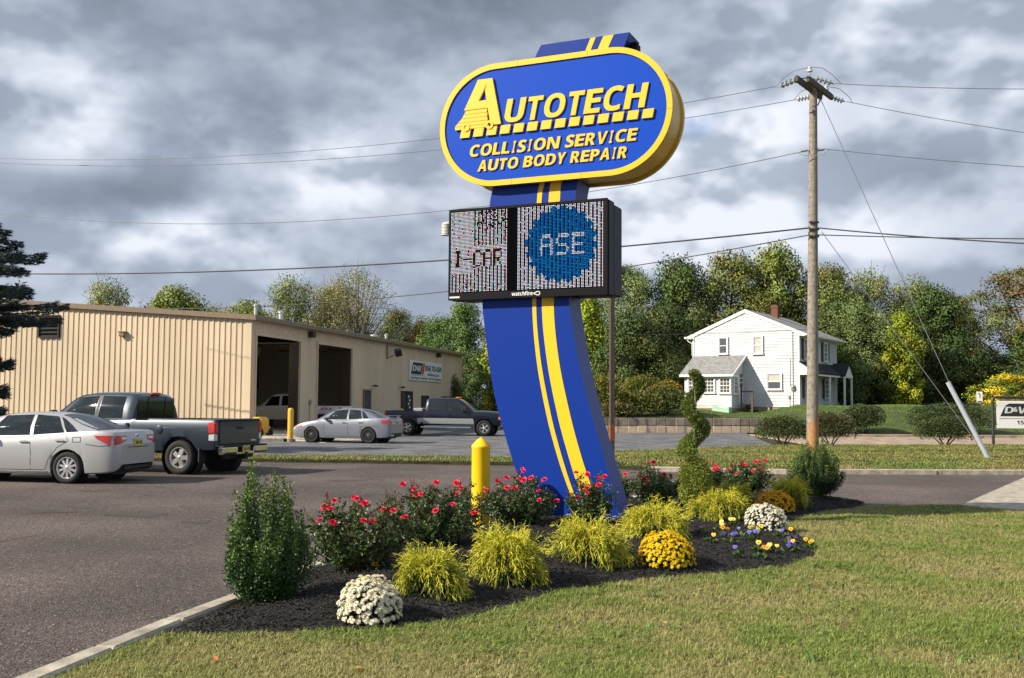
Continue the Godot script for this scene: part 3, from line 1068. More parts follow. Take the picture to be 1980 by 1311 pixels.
# ---------------------------------------------------------------- house
func sash_window(parent: Node, at: Vector3, w: float, h: float, yaw: float, cols: int, rows: int, blind := false):
	var f := MB.new()
	var t := 0.09
	f.bevel_box(Vector3(0, h / 2 + t / 2, 0.03), Vector3(w + 2 * t, t, 0.1), 0.01)
	f.bevel_box(Vector3(0, -h / 2 - t / 2, 0.045), Vector3(w + 2 * t + 0.06, t, 0.13), 0.01)
	f.bevel_box(Vector3(-w / 2 - t / 2, 0, 0.03), Vector3(t, h, 0.1), 0.01)
	f.bevel_box(Vector3(w / 2 + t / 2, 0, 0.03), Vector3(t, h, 0.1), 0.01)
	var win := part(parent, "window", f.mesh(), "trim_white")
	win.position = at
	win.rotation.y = deg_to_rad(yaw)
	var s := MB.new()
	s.box(Vector3(0, 0, 0.02), Vector3(w, 0.055, 0.05))
	for k in [-1.0, 1.0]:
		s.box(Vector3(k * (w / 2 - 0.02), 0, 0.02), Vector3(0.04, h, 0.045))
		s.box(Vector3(0, k * (h / 2 - 0.02), 0.021), Vector3(w, 0.04, 0.036))
	for c in range(1, cols):
		s.box(Vector3(-w / 2 + w * c / cols, 0, 0.012), Vector3(0.03, h, 0.03))
	for q in range(1, rows):
		s.box(Vector3(0, -h / 2 + h * q / rows, 0.0125), Vector3(w, 0.03, 0.029))
	part(win, "sash", s.mesh(), "trim_white")
	part(win, "pane", box_mesh(Vector3(0, h / 4, -0.005), Vector3(w, h / 2, 0.02)), "window_blind" if blind else "window_glass")
	part(win, "pane", box_mesh(Vector3(0, -h / 4, -0.008), Vector3(w, h / 2 - 0.01, 0.02)), "window_blind" if blind and h > 1.1 else "window_glass")

func house():
	var o := thing("white_house", "white two storey clapboard house with grey roof and glazed lean-to", "house", Vector3(20.0, 0, -72.0), -33.0)
	var x0 := -7.85
	var rx := -3.87
	var ry := 8.50
	var ey := 6.86
	var D := 9.4
	var slope := (ry - ey) / (rx - x0)
	var base := 1.2
	var m := MB.new()
	m.prism(PackedVector2Array([Vector2(x0 + 0.03, base), Vector2(-0.03, base), Vector2(-0.03, ey), Vector2(rx, ry - 0.03), Vector2(x0 + 0.03, ey)]), -D, -0.03)
	part(o, "wall_core", m.mesh(), "trim_white")
	# gable boards
	var y := 1.66
	while y < 8.35:
		var y1 := y + 0.2
		var l0 := x0
		var r0 := 0.0
		var l1 := x0
		var r1 := 0.0
		if y > ey:
			l0 = x0 + (y - ey) / slope
			r0 = -(y - ey) / slope
		if y1 > ey:
			l1 = x0 + (y1 - ey) / slope
			r1 = -(y1 - ey) / slope
		m = MB.new()
		m.quad(Vector3(l0, y, 0.036), Vector3(r0, y, 0.036), Vector3(r1, y1, 0.004), Vector3(l1, y1, 0.004))
		m.quad(Vector3(l0, y, -0.02), Vector3(r0, y, -0.02), Vector3(r0, y, 0.036), Vector3(l0, y, 0.036))
		m.quad(Vector3(r0, y, 0.022), Vector3(r0, y, -0.03), Vector3(r1, y1, -0.03), Vector3(r1, y1, 0.004))
		part(o, "siding_board", m.mesh(), "siding_white")
		if y1 < ey:
			m = MB.new()
			m.quad(Vector3(0.022, y, -0.03), Vector3(0.022, y, -D), Vector3(0.004, y1, -D), Vector3(0.004, y1, -0.03))
			m.quad(Vector3(-0.02, y, -0.03), Vector3(-0.02, y, -D), Vector3(0.022, y, -D), Vector3(0.022, y, -0.03))
			part(o, "siding_board", m.mesh(), "siding_white")
		y += 0.2
	part(o, "corner_board", box_mesh(Vector3(0.0, 4.3, 0.0), Vector3(0.13, 5.3, 0.13), 0.01), "trim_white")
	part(o, "corner_board", box_mesh(Vector3(x0, 4.3, 0.0), Vector3(0.13, 5.3, 0.13), 0.01), "trim_white")
	part(o, "foundation", box_mesh(Vector3(x0 / 2, 1.0, -D / 2 - 0.01), Vector3(-x0 - 0.08, 1.3, D - 0.02)), "foundation")
	# roof with overhang, fascia and rake boards
	var ov := 0.5
	var oy := ey - ov * slope
	m = MB.new()
	m.prism(PackedVector2Array([Vector2(x0 - ov, oy), Vector2(x0 - ov, oy + 0.14), Vector2(rx, ry + 0.16), Vector2(ov, oy + 0.14), Vector2(ov, oy), Vector2(rx, ry + 0.02)]), -D - 0.3, 0.07)
	part(o, "roof", m.mesh(), "shingle_grey")
	for s in [-1.0, 1.0]:
		m = MB.new()
		var ex: float = ov + 0.01 if s > 0 else x0 - ov - 0.01
		m.prism(PackedVector2Array([Vector2(ex, oy - 0.12), Vector2(ex, oy + 0.12), Vector2(rx, ry + 0.14), Vector2(rx, ry - 0.10)]), 0.03, 0.10)
		part(o, "rake_board", m.mesh(), "trim_white")
		m = MB.new()
		m.box(Vector3(ex + s * 0.06, oy + 0.05, -D / 2), Vector3(0.13, 0.13, D + 0.5))
		m.box(Vector3(ex - s * 0.25, oy - 0.03, -D / 2), Vector3(0.46, 0.03, D + 0.5))
		part(o, "gutter", m.mesh(), "trim_white")
	m = MB.new()
	m.tube(PackedVector3Array([Vector3(x0 - 0.45, oy, 0.1), Vector3(x0 - 0.4, oy - 0.2, 0.1), Vector3(x0 - 0.08, oy - 0.38, 0.08), Vector3(x0 - 0.07, 5.4, 0.08)]), PackedFloat32Array([0.04, 0.04, 0.04, 0.04]), 6)
	part(o, "downpipe", m.mesh(), "trim_white")
	m = MB.new()
	m.box(Vector3(-3.35, 8.65, -5.0), Vector3(0.5, 1.1, 0.45))
	m.box(Vector3(-3.35, 9.2, -5.0), Vector3(0.58, 0.14, 0.53))
	var ch := part(o, "chimney", m.mesh(), "brick_red")
	part(ch, "flue", box_mesh(Vector3(-3.35, 9.3, -5.0), Vector3(0.3, 0.12, 0.25)), "brick_red")
	# gable windows
	sash_window(o, Vector3(-5.52, 6.05, 0.055), 0.58, 1.12, 0, 1, 1)
	sash_window(o, Vector3(-2.92, 6.02, 0.055), 0.6, 1.16, 0, 1, 1, true)
	sash_window(o, Vector3(-1.75, 3.43, 0.055), 0.95, 1.06, 0, 1, 1, true)
	# side windows with shutters
	for q in [[-1.5, 5.75], [-6.2, 5.75], [-1.6, 3.0], [-6.4, 3.0]]:
		sash_window(o, Vector3(0.04, q[1], q[0]), 0.9, 1.35, 90, 2, 4)
		for k in [-1.0, 1.0]:
			part(o, "shutter", box_mesh(Vector3(0.06, q[1], q[0] + k * 0.78), Vector3(0.05, 1.45, 0.42), 0.01), "shutter_dark")
	# lean-to with its own roof, boards and windows
	m = MB.new()
	m.box(Vector3(-5.82, 2.55, 1.13), Vector3(3.5, 2.0, 2.26))
	m.xf = Transform3D(Basis(Vector3(0, 0, 1), Vector3(0, 1, 0), Vector3(-1, 0, 0)), Vector3(-4.07, 0, 0))
	m.prism(PackedVector2Array([Vector2(0, 3.5), Vector2(2.26, 3.5), Vector2(2.26, 3.85), Vector2(0, 5.2)]), 0.0, 3.5)
	var le := part(o, "lean_to", m.mesh(), "siding_white")
	for i in 11:
		var yy := 1.72 + i * 0.2
		m = MB.new()
		m.quad(Vector3(-7.59, yy, 2.285), Vector3(-4.05, yy, 2.285), Vector3(-4.05, yy + 0.2, 2.268), Vector3(-7.59, yy + 0.2, 2.268))
		m.quad(Vector3(-7.59, yy, 2.25), Vector3(-4.05, yy, 2.25), Vector3(-4.05, yy, 2.285), Vector3(-7.59, yy, 2.285))
		m.quad(Vector3(-4.045, yy, 2.285), Vector3(-4.045, yy, 0.03), Vector3(-4.062, yy + 0.2, 0.03), Vector3(-4.062, yy + 0.2, 2.285))
		part(le, "siding_board", m.mesh(), "siding_white")
	m = MB.new()
	m.xf = Transform3D(Basis(Vector3(0, 0, 1), Vector3(0, 1, 0), Vector3(-1, 0, 0)), Vector3(-3.85, 0, 0))
	m.prism(PackedVector2Array([Vector2(0.0, 5.24), Vector2(2.55, 3.86), Vector2(2.55, 3.97), Vector2(0.0, 5.36)]), 0.0, 3.98)
	part(o, "lean_to_roof", m.mesh(), "shingle_grey")
	part(o, "fascia", box_mesh(Vector3(-5.84, 3.83, 2.58), Vector3(4.05, 0.17, 0.05), 0.01), "trim_white")
	m = MB.new()
	m.xf = Transform3D(Basis(Vector3(0, 0, 1), Vector3(0, 1, 0), Vector3(-1, 0, 0)), Vector3(-3.82, 0, 0))
	m.prism(PackedVector2Array([Vector2(0.03, 5.18), Vector2(2.58, 3.78), Vector2(2.58, 3.93), Vector2(0.03, 5.33)]), -0.03, 0.02)
	part(o, "fascia", m.mesh(), "trim_white")
	part(o, "foundation", box_mesh(Vector3(-5.82, 1.25, 1.13), Vector3(3.44, 0.94, 2.2)), "foundation")
	sash_window(o, Vector3(-5.7, 3.15, 2.295), 0.74, 1.02, 0, 3, 4)
	sash_window(o, Vector3(-4.52, 3.12, 2.295), 0.74, 1.02, 0, 3, 4)
	sash_window(o, Vector3(-6.88, 3.15, 2.295), 0.74, 1.02, 0, 3, 4)
	sash_window(o, Vector3(-4.04, 3.15, 1.55), 0.7, 1.2, 90, 3, 4)
	var dr := part(o, "door", box_mesh(Vector3(-4.02, 2.95, 0.62), Vector3(0.07, 2.0, 0.84), 0.01), "trim_white")
	for k in 6:
		part(dr, "pane", box_mesh(Vector3(-3.98, 3.2 + (k / 2) * 0.32, 0.45 + (k % 2) * 0.32), Vector3(0.012, 0.27, 0.27)), "window_glass")
	# steps and handrail of weathered timber
	m = MB.new()
	for k in 3:
		m.box(Vector3(-3.6 + k * 0.3, 1.78 - k * 0.18, 0.62), Vector3(0.34, 0.06, 1.0))
		m.box(Vector3(-3.65 + k * 0.3, 1.6 - k * 0.18, 0.2), Vector3(0.3, 0.3, 0.05))
	part(o, "steps", m.mesh(), "old_timber")
	m = MB.new()
	m.box(Vector3(-3.75, 2.4, 1.2), Vector3(0.1, 1.6, 0.1))
	m.box(Vector3(-2.95, 1.95, 1.2), Vector3(0.13, 1.5, 0.13))
	m.box(Vector3(-3.35, 2.72, 1.2), Vector3(0.9, 0.08, 0.12))
	part(o, "handrail", m.mesh(), "old_timber")
	# service meter and conduits on the gable
	m = MB.new()
	m.bevel_box(Vector3(-0.42, 3.0, 0.1), Vector3(0.26, 0.42, 0.14), 0.03)
	m.bevel_box(Vector3(-0.7, 2.35, 0.07), Vector3(0.14, 0.24, 0.1), 0.02)
	m.xf = Transform3D(Basis.from_euler(Vector3(PI / 2, 0, 0)), Vector3(-0.42, 3.04, 0.17))
	m.lathe([[0.10, 0.0], [0.10, 0.06], [0.01, 0.09]], 12)
	part(o, "meter", m.mesh(), "meter_grey")
	m = MB.new()
	m.rod(Vector3(-0.42, 3.2, 0.05), Vector3(-0.42, 6.9, 0.05), 0.025)
	m.rod(Vector3(-0.62, 3.1, 0.04), Vector3(-0.62, 5.1, 0.04), 0.018)
	m.rod(Vector3(-0.42, 1.6, 0.05), Vector3(-0.42, 2.8, 0.05), 0.025)
	m.rod(Vector3(-0.66, 1.65, 0.04), Vector3(-0.66, 2.3, 0.04), 0.018)
	part(o, "conduit", m.mesh(), "meter_grey")
	# porch along the right side
	m = MB.new()
	m.prism(PackedVector2Array([Vector2(0.02, 4.75), Vector2(0.02, 4.86), Vector2(1.25, 4.06), Vector2(1.25, 3.95)]), -D + 0.4, 0.12)
	m.xf = Transform3D(Basis(Vector3(0, 0, 1), Vector3(0, 1, 0), Vector3(-1, 0, 0)), Vector3(0, 0, -6.9))
	m.prism(PackedVector2Array([Vector2(-1.1, 4.02), Vector2(0, 4.92), Vector2(1.1, 4.02), Vector2(1.1, 3.92), Vector2(0, 4.78), Vector2(-1.1, 3.92)]), -1.62, -0.4)
	part(o, "porch_roof", m.mesh(), "shingle_dark")
	m = MB.new()
	m.prism(PackedVector2Array([Vector2(0.03, 3.9), Vector2(1.2, 3.9), Vector2(1.2, 4.03), Vector2(0.03, 4.78)]), 0.02, 0.14)
	m.box(Vector3(1.18, 3.9, -4.4), Vector3(0.1, 0.14, 9.0))
	m.xf = Transform3D(Basis(Vector3(0, 0, 1), Vector3(0, 1, 0), Vector3(-1, 0, 0)), Vector3(0, 0, -6.9))
	m.prism(PackedVector2Array([Vector2(-1.05, 3.85), Vector2(1.05, 3.85), Vector2(1.05, 3.98), Vector2(0, 4.8), Vector2(-1.05, 3.98)]), -1.58, -1.48)
	part(o, "porch_gable", m.mesh(), "trim_white")
	for k in [[1.15, -0.4], [1.15, -3.4], [1.5, -5.95], [1.5, -7.85]]:
		part(o, "porch_post", box_mesh(Vector3(k[0], 2.6, k[1]), Vector3(0.13, 2.6, 0.13), 0.01), "trim_white")
	part(o, "porch_floor", box_mesh(Vector3(0.8, 1.3, -4.6), Vector3(1.55, 0.24, 9.0)), "foundation")
	part(o, "porch_door", box_mesh(Vector3(0.04, 2.6, -3.9), Vector3(0.06, 2.1, 0.95), 0.01), "shutter_dark")
	# pale green cellar hatch before the lean-to
	m = MB.new()
	m.xf = o.transform
	m.prism(PackedVector2Array([Vector2(-5.2, 1.15), Vector2(-3.95, 1.15), Vector2(-3.95, 1.62), Vector2(-4.7, 1.5), Vector2(-5.15, 1.66)]), 2.45, 3.1)
	m.prism(PackedVector2Array([Vector2(-7.6, 1.15), Vector2(-7.1, 1.15), Vector2(-7.1, 1.62), Vector2(-7.6, 1.62)]), 2.45, 2.8)
	single("cellar_hatch", m.mesh(), "pale_green", "pale green tarpaulin heap lying against the lean-to foundation", "tarpaulin")

# ---------------------------------------------------------------- pylon sign
func spline(pts: Array, y: float) -> float:        # x of a side edge at height y, points listed downwards
	for i in pts.size() - 1:
		if y <= pts[i].y and y >= pts[i + 1].y:
			var a: Vector2 = pts[maxi(i - 1, 0)]
			var b: Vector2 = pts[i]
			var c: Vector2 = pts[i + 1]
			var d: Vector2 = pts[mini(i + 2, pts.size() - 1)]
			var t := (b.y - y) / (b.y - c.y)
			var ma := (c.x - a.x) / maxf(a.y - c.y, 0.001) * (b.y - c.y)
			var mb := (d.x - b.x) / maxf(b.y - d.y, 0.001) * (b.y - c.y)
			return (2 * t * t * t - 3 * t * t + 1) * b.x + (t * t * t - 2 * t * t + t) * ma + (3 * t * t - 2 * t * t * t) * c.x + (t * t * t - t * t) * mb
	return pts[-1].x if y < pts[-1].y else pts[0].x

func stadium(cx: float, cy: float, half: float, r: float, steps := 40) -> PackedVector2Array:
	var p := PackedVector2Array()
	for i in steps + 1:
		var a := -PI / 2 + PI * i / steps
		p.append(Vector2(cx + half + cos(a) * r, cy + sin(a) * r))
	for i in steps + 1:
		var a := PI / 2 + PI * i / steps
		p.append(Vector2(cx - half + cos(a) * r, cy + sin(a) * r))
	return p

func strip_between(l: Array, r: Array, y0: float, y1: float, z0: float, z1: float, n: int) -> ArrayMesh:
	var m := MB.new()
	var rings := []
	for i in n + 1:
		var y := lerpf(y0, y1, float(i) / n)
		var a := spline(l, y)
		var b := spline(r, y)
		rings.append(PackedVector3Array([Vector3(a, y, z1), Vector3(b, y, z1), Vector3(b, y, z0), Vector3(a, y, z0)]))
	m.loft(rings, true, false)
	m.fan(rings[0], true)
	m.fan(rings[-1], false)
	return m.mesh()

const GLYPH := {"I": [14, 4, 4, 4, 4, 4, 14], "-": [0, 0, 0, 31, 0, 0, 0], "C": [14, 17, 16, 16, 16, 17, 14], "A": [14, 17, 17, 31, 17, 17, 17], "R": [30, 17, 17, 30, 20, 18, 17], "S": [15, 16, 16, 14, 1, 1, 30], "E": [31, 16, 16, 30, 16, 16, 31]}

func in_text(t: String, i: int, j: int, x0: int, y0: int, cw: int, ch: int, gap: int) -> bool:
	var k := (i - x0) / (cw + gap) if i >= x0 else -1
	if k < 0 or k >= t.length() or j < y0 or j >= y0 + ch:
		return false
	var lx := (i - x0) % (cw + gap)
	if lx >= cw:
		return false
	var bits: int = GLYPH[t[k]][(j - y0) * 7 / ch]
	return (bits >> (4 - lx * 5 / cw)) & 1 == 1

# the lamps of the message board: a scanned white page with dark red letters, and a blue toothed disc with white letters
func led_image() -> ImageTexture:
	var nc := 117
	var nr := 58
	var px := 8
	var im := Image.create(nc * px, nr * px, false, Image.FORMAT_RGB8)
	im.fill(Color(0.012, 0.013, 0.016))
	var r := rng(77)
	for i in nc:
		for j in nr:
			var c := Color(0.03, 0.032, 0.038)
			var white := Color(0.86, 0.95, 1.0)
			if i < 45:
				var lit := not (i % 3 == 1 and (i > 17 or j > 44) and (j < 25 or j > 39)) and r.randf() > 0.03
				if j < 16 and i > 20:
					lit = lit and r.randf() > 0.25
				c = white if lit else Color(0.06, 0.10, 0.07)
				if r.randf() < 0.12:
					c = [Color(0.95, 0.55, 0.6), Color(0.5, 0.9, 0.95), Color(0.6, 0.95, 0.6)][r.randi_range(0, 2)]
				if in_text("I-CAR", i, j, 2, 28, 7, 12, 1):
					c = [Color(0.45, 0.03, 0.01), Color(0.03, 0.2, 0.03), Color(0.25, 0.06, 0.01)][r.randi_range(0, 2)]
			elif i >= 53:
				var scan := (i - 53) % 3 != 2
				var dx := (i - 85.5) / 25.0
				var dy := (j - 27.0) / 25.0
				var a := atan2(dy, dx)
				var rad := 1.0 + (0.08 if fmod(a + PI, PI / 10.0) < PI / 20.0 else -0.02)
				var inside := dx * dx + dy * dy < rad * rad
				c = white if scan or r.randf() < 0.1 else Color(0.05, 0.06, 0.08)
				if inside:
					c = Color(0.0, 0.46, 0.84) if scan else Color(0.0, 0.14, 0.32)
					if r.randf() < 0.3:
						c = Color(0.03, 0.50, 0.72)
					if in_text("ASE", i, j, 70, 20, 10, 15, 2):
						c = white if scan or r.randf() < 0.4 else Color(0.3, 0.5, 0.6)
			var x := i * px
			var y := j * px
			if c.v < 0.1:
				im.fill_rect(Rect2i(x + 2, y + 2, 4, 4), c)
				continue
			im.fill_rect(Rect2i(x + 1, y + 2, 3, 4), Color(0.0, c.g * 0.9, c.b * 0.9))
			im.fill_rect(Rect2i(x + 4, y + 2, 3, 4), Color(c.r * 1.0, c.g * 0.08, c.b * 0.08))
			im.fill_rect(Rect2i(x + 2, y + 2, 3, 3), c)
	return ImageTexture.create_from_image(im)

func quad_uv(x0: float, x1: float, y0: float, y1: float, z: float) -> ArrayMesh:
	var a := []
	a.resize(Mesh.ARRAY_MAX)
	a[Mesh.ARRAY_VERTEX] = PackedVector3Array([Vector3(x0, y0, z), Vector3(x1, y1, z), Vector3(x1, y0, z), Vector3(x0, y0, z), Vector3(x0, y1, z), Vector3(x1, y1, z)])
	a[Mesh.ARRAY_NORMAL] = PackedVector3Array([Vector3.BACK, Vector3.BACK, Vector3.BACK, Vector3.BACK, Vector3.BACK, Vector3.BACK])
	a[Mesh.ARRAY_TEX_UV] = PackedVector2Array([Vector2(0, 1), Vector2(1, 0), Vector2(1, 1), Vector2(0, 1), Vector2(0, 0), Vector2(1, 0)])
	var m := ArrayMesh.new()
	m.add_surface_from_arrays(Mesh.PRIMITIVE_TRIANGLES, a)
	return m

func pylon_sign():
	var o := thing("pylon_sign", "tall curved blue and yellow pylon sign with message board in flower bed", "sign", Vector3(1.0, 0, -13.9), -24.0)
	var L := [Vector2(-0.668, 6.74), Vector2(-0.768, 6.56), Vector2(-1.392, 4.794), Vector2(-1.454, 4.525), Vector2(-1.554, 3.132), Vector2(-1.51, 2.728), Vector2(-1.424, 2.146), Vector2(-1.308, 1.641), Vector2(-1.122, 1.072), Vector2(-0.963, 0.652), Vector2(-0.70, 0.12), Vector2(-0.64, 0.0)]
	var R := [Vector2(0.615, 6.74), Vector2(0.519, 6.50), Vector2(-0.122, 4.749), Vector2(-0.166, 4.453), Vector2(-0.252, 3.158), Vector2(-0.213, 2.84), Vector2(-0.122, 2.347), Vector2(0.012, 1.79), Vector2(0.196, 1.173), Vector2(0.363, 0.632), Vector2(0.541, 0.0)]
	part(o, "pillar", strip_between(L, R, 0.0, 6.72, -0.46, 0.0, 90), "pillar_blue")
	var a1 := [Vector2(0.062, 6.74), Vector2(-0.02, 6.545), Vector2(-0.695, 4.738), Vector2(-0.732, 4.472), Vector2(-0.79, 3.141), Vector2(-0.728, 2.354), Vector2(-0.575, 1.577), Vector2(-0.415, 1.021), Vector2(-0.235, 0.543), Vector2(0.02, 0.0)]
	var b1 := [Vector2(0.14, 6.74), Vector2(0.055, 6.546), Vector2(-0.625, 4.732), Vector2(-0.662, 4.467), Vector2(-0.732, 3.14), Vector2(-0.666, 2.354), Vector2(-0.509, 1.577), Vector2(-0.350, 1.021), Vector2(-0.178, 0.543), Vector2(0.08, 0.0)]
	var a2 := [Vector2(0.252, 6.74), Vector2(0.165, 6.56), Vector2(-0.517, 4.781), Vector2(-0.555, 4.51), Vector2(-0.647, 3.137), Vector2(-0.576, 2.353), Vector2(-0.415, 1.578), Vector2(-0.254, 1.024), Vector2(-0.085, 0.547), Vector2(0.17, 0.0)]
	var b2 := [Vector2(0.40, 6.74), Vector2(0.306, 6.548), Vector2(-0.357, 4.768), Vector2(-0.386, 4.512), Vector2(-0.471, 3.131), Vector2(-0.400, 2.351), Vector2(-0.235, 1.60), Vector2(-0.070, 1.029), Vector2(0.095, 0.58), Vector2(0.34, 0.0)]
	part(o, "stripe", strip_between(a1, b1, 0.01, 6.715, -0.002, 0.005, 90), "sign_yellow")
	part(o, "stripe", strip_between(a2, b2, 0.01, 6.715, -0.002, 0.005, 90), "sign_yellow")
	var m := MB.new()
	m.bevel_box(Vector3(0.62, 6.55, -0.22), Vector3(0.1, 0.16, 0.2), 0.02)
	m.rod(Vector3(0.55, 6.5, -0.2), Vector3(0.68, 6.6, -0.12), 0.02)
	part(o, "cap_lamp", m.mesh(), "cabinet_black")
	# oval cabinet
	var cx := -0.48
	var cy := 5.625
	var outer := stadium(cx, cy, 0.842, 0.872)
	var inner := stadium(cx, cy, 0.842, 0.795)
	m = MB.new()
	var rim := stadium(cx, cy, 0.842, 0.845)
	var rings := []
	for q in [[outer, -0.50], [outer, -0.44], [rim, -0.435], [rim, 0.055], [outer, 0.06], [outer, 0.125]]:
		var ring := PackedVector3Array()
		for p in q[0]:
			ring.append(Vector3(p.x, p.y, q[1]))
		rings.append(ring)
	m.loft(rings, true, false)
	m.fan(rings[0], true)
	var cab := part(o, "oval_cabinet", m.mesh(), "yellow_side")
	m = MB.new()
	m.band(outer, inner, 0.105, 0.135)
	part(cab, "border", m.mesh(), "sign_yellow")
	m = MB.new()
	m.prism(stadium(cx, cy, 0.842, 0.80), 0.06, 0.115, false)
	part(cab, "face", m.mesh(), "sign_blue")
	m = MB.new()
	for x in [-0.98, 0.05]:
		m.box(Vector3(x, cy + 0.834, 0.1355), Vector3(0.006, 0.075, 0.002))
		m.box(Vector3(x - 0.08, cy - 0.834, 0.1355), Vector3(0.006, 0.075, 0.002))
	m.box(Vector3(cx + 1.676, cy - 0.05, 0.1355), Vector3(0.075, 0.006, 0.002))
	part(cab, "border_joint", m.mesh(), "yellow_side")
	for mm in letters("UTOTECH", -1.215, 0.875, 5.63, 0.325, 0.115, 0.024, 0.2):
		part(cab, "letter", mm, "letter_yellow")
	for mm in letters("COLLISION SERVICE", -1.735, 0.745, 5.195, 0.165, 0.115, 0.019, 0.2):
		part(cab, "letter", mm, "letter_yellow")
	for mm in letters("AUTO BODY REPAIR", -1.60, 0.615, 4.975, 0.155, 0.115, 0.019, 0.2):
		part(cab, "letter", mm, "letter_yellow")
	for i in 14:
		var x := -1.865 + i * 0.2065
		m = MB.new()
		m.prism(PackedVector2Array([Vector2(x, 5.478), Vector2(x + 0.145, 5.478), Vector2(x + 0.17, 5.598), Vector2(x + 0.025, 5.598)]), 0.115, 0.145)
		part(cab, "dash", m.mesh(), "letter_yellow")
	# the tall first letter with a small car drawn into its foot
	m = MB.new()
	# left leg, right leg and crossbar are butted pieces of one letter
	m.prism(PackedVector2Array([Vector2(-1.80, 5.872), Vector2(-1.635, 5.872), Vector2(-1.50, 6.12), Vector2(-1.44, 6.24), Vector2(-1.36, 6.29), Vector2(-1.585, 6.29)]), 0.115, 0.15)
	m.prism(PackedVector2Array([Vector2(-1.36, 6.29), Vector2(-1.44, 6.24), Vector2(-1.472, 6.12), Vector2(-1.435, 5.90), Vector2(-1.38, 5.622), Vector2(-1.225, 5.622)]), 0.115, 0.15)
	m.prism(PackedVector2Array([Vector2(-1.635, 5.872), Vector2(-1.43, 5.872), Vector2(-1.452, 5.985), Vector2(-1.574, 5.985)]), 0.115, 0.15)
	part(cab, "letter", m.mesh(), "letter_yellow")
	m = MB.new()
	for s in [[-1.800, -1.445, -1.770, -1.440, 5.812, 5.862], [-1.835, -1.440, -1.803, -1.436, 5.757, 5.806], [-1.895, -1.432, -1.838, -1.440, 5.700, 5.751], [-1.945, -1.425, -1.897, -1.432, 5.648, 5.694], [-1.94, -1.40, -1.945, -1.425, 5.60, 5.642]]:
		m.prism(PackedVector2Array([Vector2(s[0], s[4]), Vector2(s[1], s[4]), Vector2(s[3], s[5]), Vector2(s[2], s[5])]), 0.115, 0.148)
	var ce := part(cab, "car_emblem", m.mesh(), "letter_yellow")
	m = MB.new()
	for x in [-1.77, -1.40]:
		var wo := stadium(x, 5.625, 0.0, 0.062, 12)
		var wi := stadium(x, 5.625, 0.0, 0.028, 12)
		m.band(wo, wi, 0.12, 0.157)
	ce.mesh = join(ce.mesh, m.mesh())
	# message board cabinet
	m = MB.new()
	m.bevel_box(Vector3(-0.845, 3.812, -0.03), Vector3(2.37, 1.29, 0.28), 0.012)
	var bx := part(o, "message_board", m.mesh(), "cabinet_black")
	part(bx, "side_casing", box_mesh(Vector3(-0.845, 3.81, -0.36), Vector3(2.35, 1.25, 0.36), 0.02), "cabinet_side")
	part(bx, "side_casing", box_mesh(Vector3(0.343, 3.81, -0.02), Vector3(0.012, 1.27, 0.2), 0.003), "cabinet_side")
	m = MB.new()
	for q in [[-0.845, 4.442, 2.37, 0.035], [-0.845, 3.215, 2.37, 0.10]]:
		m.box(Vector3(q[0], q[1], 0.118), Vector3(q[2], q[3], 0.03))
	for q in [[-2.018, 3.83, 0.028, 1.19], [0.313, 3.83, 0.055, 1.19]]:
		m.box(Vector3(q[0], q[1], 0.1175), Vector3(q[2], q[3], 0.029))
	part(bx, "frame", m.mesh(), "cabinet_black")
	var sm := mat("led_screen", Color(0.012, 0.012, 0.012), 0.95, 0.0, 0.1)
	sm.emission_enabled = true
	sm.emission = Color(0, 0, 0)
	sm.emission_texture = led_image()
	sm.emission_energy_multiplier = 1.7
	part(bx, "led_screen", quad_uv(-2.002, 0.282, 3.275, 4.42, 0.122), "led_screen")
	m = MB.new()
	lettering(m, "watchfire", -1.045, -0.73, 3.195, 0.052, 0.133, 0.003, 0.0, true)
	var dr := PackedVector2Array()
	var di := PackedVector2Array()
	for k in 20:
		var a := TAU * k / 20.0
		var rr := 1.0 + 0.9 * pow(maxf(0.0, -cos(a)), 6)
		dr.append(Vector2(-0.655 + cos(a) * 0.036 * rr, 3.217 + sin(a) * 0.030))
		di.append(Vector2(-0.655 + cos(a) * 0.024 * rr, 3.217 + sin(a) * 0.019))
	m.band(dr, di, 0.131, 0.136)
	part(bx, "maker_mark", m.mesh(), "board_white")
	part(bx, "data_label", box_mesh(Vector3(-1.93, 3.205, 0.1335), Vector3(0.16, 0.025, 0.003)), "silver_letter")
	# louvred sensor hanging at the left edge
	m = MB.new()
	var prof := []
	for k in 8:
		prof.append([0.062, k * 0.022])
		prof.append([0.075, k * 0.022 + 0.004])
		prof.append([0.062, k * 0.022 + 0.018])
	prof.append([0.035, 0.19])
	prof.append([0.002, 0.20])
	m.lathe([[0.002, 0.0]] + prof, 20, 0.5)
	m.rod(Vector3(0.0, 0.12, 0), Vector3(0.14, 0.12, 0), 0.012)
	m.rod(Vector3(0.0, 0.19, 0), Vector3(0.14, 0.205, 0), 0.008)
	var se := part(o, "weather_sensor", m.mesh(), "white_plastic")
	se.position = Vector3(-2.17, 4.13, -0.05)

func join(a: Mesh, b: Mesh) -> ArrayMesh:
	var st := SurfaceTool.new()
	st.begin(Mesh.PRIMITIVE_TRIANGLES)
	st.append_from(a, 0, Transform3D.IDENTITY)
	st.append_from(b, 0, Transform3D.IDENTITY)
	return st.commit()

